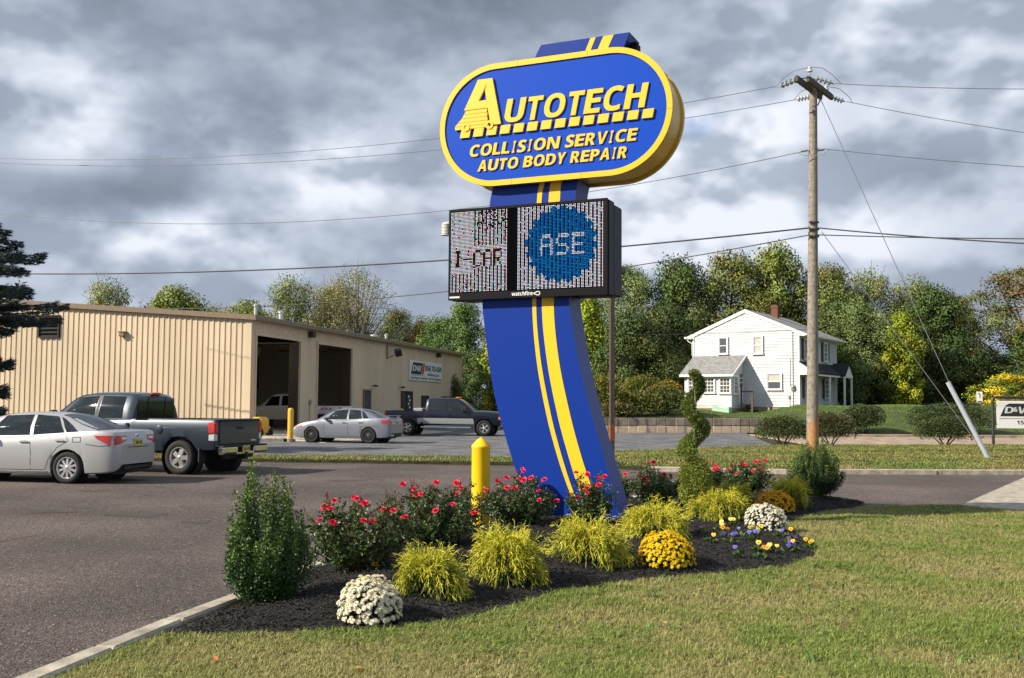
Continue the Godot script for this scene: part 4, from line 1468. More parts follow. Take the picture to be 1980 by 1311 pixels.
# ---------------------------------------------------------------- vehicles
# A body is a loft of cross sections; windows, lamps and seams are patches laid a few millimetres over it.
class Shell:
	var body := []        # stations [x, y bottom, y top, half width, bed depth (or minus crown)]
	var cab := []         # stations [x, y belt, y roof, half width at belt, half width at roof]
	var axles := [0.0, 2.7]
	var arch := 0.38
	var wr := 0.33

	func at(list: Array, x: float) -> Array:
		var n := list.size()
		if x <= list[0][0]:
			return list[0]
		for i in n - 1:
			if x <= list[i + 1][0]:
				var a: Array = list[i]
				var b: Array = list[i + 1]
				var t: float = (x - a[0]) / (b[0] - a[0])
				var out := [x]
				for k in range(1, a.size()):
					var p: float = list[maxi(i - 1, 0)][k]
					var q: float = list[mini(i + 2, n - 1)][k]
					var d: float = b[0] - a[0]
					var ma: float = (b[k] - p) / maxf(b[0] - list[maxi(i - 1, 0)][0], 0.01) * d
					var mb: float = (q - a[k]) / maxf(list[mini(i + 2, n - 1)][0] - a[0], 0.01) * d
					var lim: float = absf(b[k] - a[k]) * 1.5 + 0.0001
					ma = clampf(ma, -lim, lim)
					mb = clampf(mb, -lim, lim)
					out.append((2 * t * t * t - 3 * t * t + 1) * a[k] + (t * t * t - 2 * t * t + t) * ma + (3 * t * t - 2 * t * t * t) * b[k] + (t * t * t - t * t) * mb)
				return out
		return list[-1]

	func half(x: float) -> PackedVector2Array:       # (z, y) from sill to centre line
		var s := at(body, x)
		var yb: float = s[1]
		var yt: float = s[2]
		var w: float = s[3]
		var h := yt - yb
		var low := yb
		for a in axles:
			var d: float = absf(x - a)
			if d < arch:
				low = maxf(low, wr + sqrt(arch * arch - d * d))
		var p := PackedVector2Array()
		var zf := [0.88, 0.94, 0.974, 0.998, 1.0, 0.985, 0.945]
		var yf := [0.0, 0.03, 0.18, 0.45, 0.70, 0.90, 1.0]
		for i in 7:
			p.append(Vector2(w * zf[i], maxf(yb + h * yf[i], minf(low, yt - 0.02 + 0.003 * i))))
		if s[4] > 0.0:
			p.append(Vector2(w * 0.86, yt))
			p.append(Vector2(w * 0.845, yt - s[4]))
			p.append(Vector2(0, yt - s[4]))
		else:
			p.append(Vector2(w * 0.78, yt - s[4] * 0.55))
			p.append(Vector2(w * 0.42, yt - s[4] * 0.9))
			p.append(Vector2(0, yt - s[4]))
		return p

	func cab_half(x: float) -> PackedVector2Array:
		var s := at(cab, x)
		var k := clampf((s[2] - s[1]) / 0.3, 0.02, 1.0)
		var p := PackedVector2Array()
		p.append(Vector2(s[3], s[1] - 0.06))
		p.append(Vector2(s[3] * 0.995, s[1]))
		p.append(Vector2(lerpf(s[3], s[4], 0.45) + 0.02 * k, lerpf(s[1], s[2] - 0.08 * k, 0.5)))
		p.append(Vector2(s[4], s[2] - 0.085 * k))
		p.append(Vector2(s[4] * 0.93, s[2] - 0.03 * k))
		p.append(Vector2(s[4] * 0.6, s[2] - 0.006 * k))
		p.append(Vector2(0, s[2] + 0.008 * k))
		return p

	func ring(h: PackedVector2Array, x: float) -> PackedVector3Array:
		var r := PackedVector3Array()
		for i in h.size():
			r.append(Vector3(x, h[i].y, -h[i].x))
		for i in range(h.size() - 2, -1, -1):
			r.append(Vector3(x, h[i].y, h[i].x))
		return r

	func body_mesh() -> ArrayMesh:
		var xs := []
		for s in body:
			xs.append(s[0])
		var x: float = body[0][0] + 0.12
		while x < body[-1][0]:
			xs.append(x)
			x += 0.22
		for a in axles:
			for k in [1.0, 0.985, 0.93, 0.82, 0.65, 0.45, 0.22, 0.0]:
				xs.append(a + arch * k)
				xs.append(a - arch * k)
		xs.sort()
		var rings := []
		var last := -1e9
		for q in xs:
			if q - last > 0.004 and q <= body[-1][0]:
				rings.append(ring(half(q), q))
				last = q
		var m := MB.new()
		m.loft(rings, false, false, 0.72)
		m.fan(rings[0], false)
		m.fan(rings[-1], true)
		return m.mesh()

	func cab_mesh() -> ArrayMesh:
		var rings := []
		var x: float = cab[0][0]
		while x < cab[-1][0] + 0.001:
			rings.append(ring(cab_half(x), x))
			x += (cab[-1][0] - cab[0][0]) / 30.0
		var m := MB.new()
		m.loft(rings, false, false, 0.6)
		m.fan(rings[0], false)
		m.fan(rings[-1], true)
		return m.mesh()

	func z_at(h: PackedVector2Array, y: float) -> float:
		for i in h.size() - 1:
			if y <= h[i + 1].y and h[i + 1].y > h[i].y:
				return lerpf(h[i].x, h[i + 1].x, clampf((y - h[i].y) / (h[i + 1].y - h[i].y), 0, 1))
		return -1.0

	func y_top(h: PackedVector2Array, z: float) -> float:
		for i in range(h.size() - 1, 0, -1):
			if absf(z) <= h[i - 1].x:
				return lerpf(h[i].y, h[i - 1].y, (absf(z) - h[i].x) / maxf(h[i - 1].x - h[i].x, 0.001))
		return h[0].y

	func grid(m: MB, pts: Array, thick: Vector3):        # pts[row][col]; a thin shell that stands off by its rim
		var rings := []
		for r in pts:
			rings.append(PackedVector3Array(r))
		var f: bool = ((rings[1][1] - rings[0][0]).cross(rings[1][0] - rings[0][1])).dot(thick) < 0.0
		m.loft(rings, false, f)
		var rim := PackedVector3Array()
		var n := rings.size() - 1
		var k: int = rings[0].size() - 1
		for i in k:
			rim.append(rings[0][i])
		for i in n:
			rim.append(rings[i][k])
		for i in range(k, 0, -1):
			rim.append(rings[n][i])
		for i in range(n, 0, -1):
			rim.append(rings[i][0])
		for i in rim.size():
			var a := rim[i]
			var b := rim[(i + 1) % rim.size()]
			m.quad(a, b, b - thick, a - thick)

	# corners (x, y): lower rear, lower front, upper front, upper rear; side -1 left, 1 right
	func side(m: MB, c: Array, s: float, off: float, on_cab := false, n := 6):
		var pts := []
		for j in n + 1:
			var row := []
			for i in n + 1:
				var u := float(i) / n
				var v := float(j) / n
				var x := lerpf(lerpf(c[0][0], c[1][0], u), lerpf(c[3][0], c[2][0], u), v)
				var y := lerpf(lerpf(c[0][1], c[1][1], u), lerpf(c[3][1], c[2][1], u), v)
				var z := z_at(cab_half(x) if on_cab else half(x), y)
				row.append(Vector3(x, y, s * (z + off)))
			pts.append(row)
		grid(m, pts, Vector3(0, 0, s * (off + 0.006)))

	func end_x(y: float, z: float, front: bool) -> float:
		var k := 0
		var step := 0.01
		var x: float = body[-1][0] if front else body[0][0]
		while k < 60:
			var h := half(x)
			if y <= h[9].y + 0.001 and y <= at(body, x)[2] + 0.001 and z_at(h, y) >= absf(z) - 0.001:
				return x
			x += -step if front else step
			k += 1
		return x

	# corners (z, y): lower left, lower right, upper right, upper left
	func end(m: MB, c: Array, front: bool, off: float, n := 5):
		var pts := []
		var d := 1.0 if front else -1.0
		for j in n + 1:
			var row := []
			for i in n + 1:
				var u := float(i) / n
				var v := float(j) / n
				var z := lerpf(lerpf(c[0][0], c[1][0], u), lerpf(c[3][0], c[2][0], u), v)
				var y := lerpf(lerpf(c[0][1], c[1][1], u), lerpf(c[3][1], c[2][1], u), v)
				row.append(Vector3(end_x(y, z, front) + d * off, y, z))
			pts.append(row)
		grid(m, pts, Vector3(d * (off + 0.006), 0, 0))

	# glass over the sloping ends of the cab: corners (x, z) base pair then top pair
	func slope(m: MB, xb: float, zb: float, xt: float, zt: float, off: float, n := 8):
		var pts := []
		var o := Vector3(-off if xb < xt else off, off, 0) * 0.75
		for j in n + 1:
			var row := []
			var v := float(j) / n
			var x := lerpf(xb, xt, v)
			var w := lerpf(zb, zt, v)
			var h := cab_half(x)
			for i in n + 1:
				var z := lerpf(-w, w, float(i) / n)
				row.append(Vector3(x, y_top(h, z), z) + o)
			pts.append(row)
		grid(m, pts, o)

func wheel(parent: Node3D, at: Vector3, r: float, w: float, side: float, rim_mat: String, spokes: int, style := 0, rimk := 0.66) -> Node3D:
	var m := MB.new()
	var k := r * rimk
	# turn the lathe axis (y) to point outwards (side * z)
	var turn := Transform3D(Basis.from_euler(Vector3(PI / 2 * side, 0, 0)), Vector3.ZERO)
	m.xf = turn
	m.lathe([[k * 0.98, -w / 2], [r * 0.90, -w / 2], [r * 0.985, -w * 0.38], [r, -w * 0.2], [r, w * 0.2], [r * 0.985, w * 0.38], [r * 0.90, w / 2], [r * 0.80, w * 0.515], [k * 1.02, w * 0.46], [k * 0.98, w * 0.40]], 36, 0.6)
	var grooves := 40
	for i in grooves:
		var a := TAU * i / grooves
		m.xf = turn * Transform3D(Basis(Vector3.UP, a), Vector3.ZERO)
		m.box(Vector3(r + 0.001, 0, 0), Vector3(0.012, w * 0.62, r * 0.09))
	var o := MeshInstance3D.new()
	o.name = "wheel"
	o.mesh = m.mesh()
	o.material_override = M["tyre"]
	o.position = at
	parent.add_child(o, true)
	m = MB.new()
	m.xf = turn
	m.lathe([[k, -w * 0.3], [k, w * 0.36], [k * 1.03, w * 0.44], [k * 1.03, w * 0.47], [k * 0.97, w * 0.47], [k * 0.93, w * 0.40], [k * 0.91, w * 0.05]], 36, 0.6)
	m.lathe([[k * 0.24, w * 0.05], [k * 0.24, w * 0.40], [k * 0.18, w * 0.44], [0.001, w * 0.45]], 16, 0.6)
	for i in spokes:
		var a := TAU * (i + 0.5) / spokes
		m.xf = turn * Transform3D(Basis(Vector3.UP, a), Vector3.ZERO)
		var wi := k * (1.0 if style == 0 else 0.75) / spokes
		var wo := k * (1.9 if style == 0 else 1.0) / spokes
		if style == 2:                                       # split spokes
			for q in [-1.0, 1.0]:
				m.xf = turn * Transform3D(Basis(Vector3.UP, a + q * 0.28 / spokes * 2.4), Vector3.ZERO)
				m.quad(Vector3(k * 0.2, w * 0.40, wi * 0.5), Vector3(k * 0.95, w * 0.34, wo * 0.35), Vector3(k * 0.95, w * 0.34, -wo * 0.35), Vector3(k * 0.2, w * 0.40, -wi * 0.5))
				m.quad(Vector3(k * 0.2, w * 0.1, wi * 0.5), Vector3(k * 0.95, w * 0.05, wo * 0.35), Vector3(k * 0.95, w * 0.34, wo * 0.35), Vector3(k * 0.2, w * 0.40, wi * 0.5))
				m.quad(Vector3(k * 0.2, w * 0.40, -wi * 0.5), Vector3(k * 0.95, w * 0.34, -wo * 0.35), Vector3(k * 0.95, w * 0.05, -wo * 0.35), Vector3(k * 0.2, w * 0.1, -wi * 0.5))
		else:
			m.quad(Vector3(k * 0.2, w * 0.41, wi), Vector3(k * 0.95, w * 0.36, wo * 0.6), Vector3(k * 0.95, w * 0.36, -wo * 0.6), Vector3(k * 0.2, w * 0.41, -wi))
			m.quad(Vector3(k * 0.2, w * 0.1, wi), Vector3(k * 0.95, w * 0.05, wo * 0.6), Vector3(k * 0.95, w * 0.36, wo * 0.6), Vector3(k * 0.2, w * 0.41, wi))
			m.quad(Vector3(k * 0.2, w * 0.41, -wi), Vector3(k * 0.95, w * 0.36, -wo * 0.6), Vector3(k * 0.95, w * 0.05, -wo * 0.6), Vector3(k * 0.2, w * 0.1, -wi))
	part(o, "rim", m.mesh(), rim_mat)
	m = MB.new()
	m.xf = turn
	m.lathe([[k * 0.9, w * 0.04], [0.001, w * 0.03]], 20)
	part(o, "brake_disc", m.mesh(), "dark_metal")
	return o

func base_vehicle(called: String, label: String, cat: String, at: Vector3, yaw: float, sh: Shell, body_mat: String, track: float, tw: float, rim: String, spokes: int, style := 0, rimk := 0.66) -> Node3D:
	var o := thing(called, label, cat, at, yaw)
	part(o, "body", sh.body_mesh(), body_mat)
	part(o, "cabin", sh.cab_mesh(), body_mat)
	for ax in sh.axles:
		for s in [-1.0, 1.0]:
			wheel(o, Vector3(ax, sh.wr, s * (track / 2)), sh.wr, tw, s, rim, spokes, style, rimk)
	var m := MB.new()
	var x0: float = sh.body[0][0]
	var x1: float = sh.body[-1][0]
	var w: float = track / 2
	var yb: float = sh.at(sh.body, (sh.axles[0] + sh.axles[1]) / 2)[1]
	m.box(Vector3((x0 + x1) / 2, yb + 0.10, 0), Vector3(x1 - x0 - 0.5, 0.22, w * 1.25))
	for ax in sh.axles:
		for s in [-1.0, 1.0]:
			m.xf = Transform3D(Basis.from_euler(Vector3(PI / 2 * s, 0, 0)), Vector3(ax, sh.wr, s * (w - tw * 0.62)))
			m.lathe([[0.001, 0.0], [sh.arch * 1.02, 0.0], [sh.arch * 1.02, tw * 0.9]], 24)
	part(o, "underbody", m.mesh(), "black_plastic")
	return o

func both(sh: Shell, o: Node3D, called: String, m: Variant, corners: Array, off: float, on_cab := false, n := 6, label := ""):
	for s in [-1.0, 1.0]:
		var b := MB.new()
		sh.side(b, corners, s, off, on_cab, n)
		part(o, called, b.mesh(), m, label)

func seams(sh: Shell, o: Node3D, lines: Array):        # each: [[x, y], [x, y], ...] drawn on both sides
	var b := MB.new()
	for l in lines:
		for s in [-1.0, 1.0]:
			for i in l.size() - 1:
				var p := Vector2(l[i][0], l[i][1])
				var q := Vector2(l[i + 1][0], l[i + 1][1])
				var d := (q - p).normalized() * 0.006
				var w := Vector2(-d.y, d.x)
				sh.side(b, [[p.x - w.x, p.y - w.y], [q.x - w.x, q.y - w.y], [q.x + w.x, q.y + w.y], [p.x + w.x, p.y + w.y]], s, 0.002, false, 3)
	var so := part(o, "panel_gaps", b.mesh(), "seam")
	so.set_meta("kind", "stuff")

func handles(sh: Shell, o: Node3D, at: Array, m: String):
	for q in at:
		for s in [-1.0, 1.0]:
			var z := sh.z_at(sh.half(q[0]), q[1])
			var b := MB.new()
			b.bevel_box(Vector3(q[0], q[1], s * (z + 0.022)), Vector3(0.21, 0.034, 0.03), 0.012)
			b.bevel_box(Vector3(q[0] + 0.02, q[1] - 0.002, s * (z + 0.002)), Vector3(0.12, 0.065, 0.012), 0.004)
			part(o, "door_handle", b.mesh(), m)

func plate(o: Node3D, x: float, y: float, col := "plate_yellow"):
	var p := part(o, "number_plate", box_mesh(Vector3(x, y, 0), Vector3(0.02, 0.16, 0.31), 0.004), col)
	var b := MB.new()
	for k in 6:
		b.box(Vector3(x - 0.011, y - 0.002, -0.105 + k * 0.042), Vector3(0.004, 0.07 if k != 3 else 0.02, 0.022))
	part(p, "plate_print", b.mesh(), "ink_black")

func mirror(o: Node3D, x: float, y: float, z: float, size: Vector3, m: String):
	for s in [-1.0, 1.0]:
		var b := MB.new()
		b.bevel_box(Vector3(x, y, s * (z + size.z / 2 + 0.05)), size, size.x * 0.3)
		b.box(Vector3(x + 0.02, y - size.y * 0.3, s * (z + 0.02)), Vector3(size.x * 0.5, 0.05, 0.12))
		part(o, "door_mirror", b.mesh(), m)

func vehicles():
	silver_sedan()
	slate_pickup()
	blue_silver_sedan()
	navy_pickup()
	white_pickups()

func silver_sedan():
	var s := Shell.new()
	s.axles = [0.0, 2.775]
	s.arch = 0.385
	s.wr = 0.33
	s.body = [[-1.08, 0.40, 0.80, 0.66, -0.02], [-1.05, 0.32, 0.94, 0.75, -0.02], [-0.99, 0.27, 1.055, 0.81, -0.02], [-0.86, 0.23, 1.085, 0.865, -0.02], [-0.6, 0.21, 1.09, 0.895, -0.02], [-0.3, 0.2, 1.075, 0.905, -0.02], [0.3, 0.2, 1.035, 0.91, -0.02], [1.0, 0.19, 0.985, 0.912, -0.02], [1.8, 0.19, 0.95, 0.91, -0.03], [2.4, 0.19, 0.935, 0.905, -0.05], [3.0, 0.2, 0.88, 0.895, -0.06], [3.4, 0.21, 0.80, 0.86, -0.06], [3.62, 0.22, 0.72, 0.80, -0.05], [3.75, 0.26, 0.62, 0.68, -0.03]]
	s.cab = [[-0.62, 1.06, 1.095, 0.80, 0.66], [-0.3, 1.05, 1.22, 0.85, 0.60], [0.05, 1.03, 1.355, 0.875, 0.575], [0.35, 1.01, 1.43, 0.88, 0.58], [0.8, 0.985, 1.468, 0.885, 0.60], [1.2, 0.965, 1.472, 0.885, 0.605], [1.55, 0.95, 1.45, 0.885, 0.60], [1.9, 0.94, 1.36, 0.875, 0.61], [2.3, 0.93, 1.16, 0.86, 0.64], [2.62, 0.92, 0.97, 0.83, 0.68]]
	var o := base_vehicle("silver_sedan", "bright silver four door sedan at the left edge, tail towards us", "car", Vector3(-9.02, 0, -22.35), 170, s, "paint_silver", 1.58, 0.22, "rim_silver", 10, 0)
	both(s, o, "side_window", "dark_glass", [[0.88, 1.0], [1.93, 0.965], [1.62, 1.395], [0.98, 1.42]], 0.006, true)
	both(s, o, "side_window", "dark_glass", [[0.10, 1.055], [0.80, 1.005], [0.90, 1.42], [0.42, 1.385]], 0.006, true)
	both(s, o, "quarter_window", "dark_glass", [[-0.20, 1.075], [0.05, 1.058], [0.36, 1.375], [0.27, 1.34]], 0.006, true)
	var m := MB.new()
	s.slope(m, -0.56, 0.66, 0.36, 0.50, 0.010)
	part(o, "rear_window", m.mesh(), "dark_glass")
	m = MB.new()
	s.slope(m, 2.55, 0.68, 1.62, 0.54, 0.010)
	part(o, "windscreen", m.mesh(), "dark_glass")
	both(s, o, "tail_lamp", "tail_red", [[-0.93, 0.80], [-0.66, 0.93], [-0.60, 1.0], [-0.96, 1.0]], 0.012)
	for q in [-1.0, 1.0]:
		m = MB.new()
		s.end(m, [[q * 0.80, 0.80], [q * 0.42, 0.90], [q * 0.40, 0.99], [q * 0.81, 1.0]], false, 0.014)
		var tl := part(o, "tail_lamp", m.mesh(), "tail_red")
		m = MB.new()
		s.end(m, [[q * 0.62, 0.90], [q * 0.44, 0.915], [q * 0.43, 0.965], [q * 0.62, 0.965]], false, 0.022)
		part(tl, "lens", m.mesh(), "lamp_clear")
	plate(o, -1.085, 0.845)
	m = MB.new()
	s.end(m, [[-0.38, 0.745], [0.38, 0.745], [0.42, 0.76], [-0.42, 0.76]], false, 0.006)
	part(o, "boot_lip", m.mesh(), "black_plastic")
	m = MB.new()
	s.end(m, [[-0.5, 0.30], [0.5, 0.30], [0.55, 0.36], [-0.55, 0.36]], false, 0.01)
	part(o, "bumper_trim", m.mesh(), "black_plastic")
	m = MB.new()
	m.xf = Transform3D(Basis.from_euler(Vector3(0, 0, PI / 2)), Vector3(-1.02, 0.975, 0))
	m.lathe([[0.055, 0.0], [0.05, 0.03], [0.03, 0.035]], 16)
	part(o, "badge", m.mesh(), "chrome")
	seams(s, o, [[[0.86, 0.98], [0.82, 0.6], [0.84, 0.28]], [[0.06, 1.03], [-0.02, 0.88], [0.22, 0.75], [0.42, 0.5], [0.5, 0.29]], [[1.98, 0.93], [2.05, 0.6], [2.0, 0.28]], [[0.5, 0.28], [2.0, 0.28]], [[-0.42, 0.82], [-0.70, 0.78], [-0.92, 0.795]], [[-0.30, 0.86], [-0.30, 0.96], [-0.12, 0.96], [-0.12, 0.86], [-0.30, 0.86]]])
	handles(s, o, [[0.98, 0.86], [0.16, 0.89]], "paint_silver")
	both(s, o, "sill_strip", "chrome", [[0.45, 0.235], [2.35, 0.225], [2.35, 0.25], [0.45, 0.26]], 0.006)
	both(s, o, "window_trim", "chrome", [[-0.2, 1.062], [1.98, 0.948], [1.98, 0.962], [-0.2, 1.076]], 0.004, true)
	mirror(o, 1.85, 1.03, 0.88, Vector3(0.16, 0.15, 0.18), "paint_silver")

func slate_pickup():
	var s := Shell.new()
	s.axles = [0.0, 4.18]
	s.arch = 0.50
	s.wr = 0.40
	s.body = [[-0.97, 0.62, 1.29, 0.985, 0.02], [-0.955, 0.6, 1.3, 1.0, 0.02], [-0.92, 0.58, 1.3, 1.005, 0.5], [-0.5, 0.56, 1.3, 1.01, 0.5], [0.3, 0.54, 1.3, 1.01, 0.5], [1.28, 0.52, 1.295, 1.005, 0.5], [1.34, 0.52, 1.29, 0.99, -0.01], [1.4, 0.5, 1.27, 1.0, -0.01], [2.48, 0.48, 1.235, 1.005, -0.02], [3.48, 0.48, 1.22, 1.0, -0.08], [4.28, 0.5, 1.2, 1.0, -0.1], [4.78, 0.5, 1.12, 0.97, -0.1], [5.03, 0.52, 1.02, 0.9, -0.05], [5.1, 0.55, 0.9, 0.82, -0.02]]
	s.cab = [[1.41, 1.26, 1.84, 0.9, 0.66], [1.44, 1.26, 1.88, 0.93, 0.68], [1.58, 1.255, 1.915, 0.94, 0.7], [1.98, 1.245, 1.935, 0.945, 0.715], [2.58, 1.235, 1.935, 0.945, 0.72], [2.98, 1.23, 1.9, 0.94, 0.71], [3.28, 1.225, 1.78, 0.93, 0.7], [3.68, 1.22, 1.52, 0.91, 0.72], [4.03, 1.21, 1.26, 0.88, 0.74]]
	var o := base_vehicle("slate_pickup", "slate blue extended cab pickup with chrome rear bumper beyond the silver sedan", "pickup truck", Vector3(-7.50, 0, -25.35), 162, s, "paint_slate", 1.72, 0.28, "rim_silver", 5, 0, 0.60)
	both(s, o, "side_window", "dark_glass", [[2.50, 1.30], [3.58, 1.27], [3.10, 1.80], [2.50, 1.845]], 0.006, true)
	both(s, o, "side_window", "dark_glass", [[1.68, 1.31], [2.38, 1.30], [2.38, 1.845], [1.72, 1.83]], 0.006, true)
	both(s, o, "door_pillar", "black_plastic", [[2.40, 1.28], [2.48, 1.28], [2.48, 1.86], [2.40, 1.86]], 0.004, true)
	var m := MB.new()
	m.bevel_box(Vector3(1.405, 1.55, 0), Vector3(0.03, 0.50, 1.42), 0.01)
	var rw := part(o, "rear_window", m.mesh(), "dark_glass")
	m = MB.new()
	for z in [-0.33, 0.33]:
		m.box(Vector3(1.385, 1.55, z), Vector3(0.014, 0.5, 0.025))
	part(rw, "slider_bar", m.mesh(), "black_plastic")
	m = MB.new()
	s.slope(m, 3.98, 0.74, 3.10, 0.62, 0.010)
	part(o, "windscreen", m.mesh(), "dark_glass")
	m = MB.new()
	m.bevel_box(Vector3(1.43, 1.90, 0), Vector3(0.08, 0.06, 0.34), 0.015)
	part(o, "brake_lamp", m.mesh(), "tail_red")
	for q in [-1.0, 1.0]:
		m = MB.new()
		m.bevel_box(Vector3(-0.89, 1.10, q * 0.945), Vector3(0.20, 0.26, 0.14), 0.02)
		var tl := part(o, "tail_lamp", m.mesh(), "tail_red")
		m = MB.new()
		m.bevel_box(Vector3(-0.89, 0.88, q * 0.945), Vector3(0.18, 0.17, 0.13), 0.02)
		part(tl, "reversing_lens", m.mesh(), "lamp_clear")
	# tailgate
	m = MB.new()
	m.bevel_box(Vector3(-0.975, 0.985, 0), Vector3(0.05, 0.56, 1.66), 0.02)
	m.bevel_box(Vector3(-0.97, 1.29, 0), Vector3(0.09, 0.05, 1.72), 0.02)
	var tg := part(o, "tailgate", m.mesh(), "paint_slate")
	part(tg, "handle", box_mesh(Vector3(-1.005, 1.10, 0), Vector3(0.02, 0.07, 0.26), 0.008), "black_plastic")
	part(tg, "badge", box_mesh(Vector3(-1.003, 0.78, 0.6), Vector3(0.01, 0.035, 0.2), 0.003), "chrome")
	# chrome bumper in three pieces round the plate
	m = MB.new()
	for q in [-1.0, 1.0]:
		m.bevel_box(Vector3(-1.11, 0.585, q * 0.66), Vector3(0.20, 0.20, 0.62), 0.05)
	m.bevel_box(Vector3(-1.09, 0.50, 0), Vector3(0.20, 0.07, 0.74), 0.02)
	var bp := part(o, "rear_bumper", m.mesh(), "chrome")
	part(bp, "step_pad", box_mesh(Vector3(-1.09, 0.68, 0), Vector3(0.22, 0.02, 1.9), 0.005), "black_plastic")
	plate(o, -1.19, 0.60)
	m = MB.new()
	m.box(Vector3(-1.07, 0.40, 0), Vector3(0.3, 0.09, 0.09))
	m.rod(Vector3(-1.2, 0.40, 0), Vector3(-1.2, 0.52, 0), 0.03)
	m.box(Vector3(-0.95, 0.42, 0), Vector3(0.1, 0.1, 1.2))
	for q in [-1.0, 1.0]:
		m.box(Vector3(-0.55, 0.47, q * 0.86), Vector3(0.03, 0.32, 0.28))
	part(o, "tow_hitch", m.mesh(), "black_plastic")
	seams(s, o, [[[1.37, 1.26], [1.37, 0.55]], [[2.46, 1.22], [2.46, 0.55]], [[1.58, 1.24], [1.50, 0.9], [1.50, 0.55]], [[3.58, 1.2], [3.63, 0.55]], [[1.50, 0.56], [3.63, 0.56]]])
	handles(s, o, [[1.68, 1.08], [2.60, 1.07]], "paint_slate")
	m = MB.new()
	m.bevel_box(Vector3(1.47, 1.09, -1.0), Vector3(0.10, 0.22, 0.05), 0.02)
	m.xf = Transform3D(Basis.from_euler(Vector3(-PI / 2, 0, 0)), Vector3(0.55, 1.05, -1.0))
	m.lathe([[0.10, 0.0], [0.10, 0.02], [0.09, 0.026], [0.001, 0.026]], 20)
	part(o, "fuel_cap", m.mesh(), "paint_slate")
	mirror(o, 3.53, 1.36, 0.95, Vector3(0.14, 0.26, 0.24), "black_plastic")
	both(s, o, "bed_rail_cap", "black_plastic", [[-0.92, 1.275], [1.28, 1.275], [1.28, 1.298], [-0.92, 1.298]], 0.004)

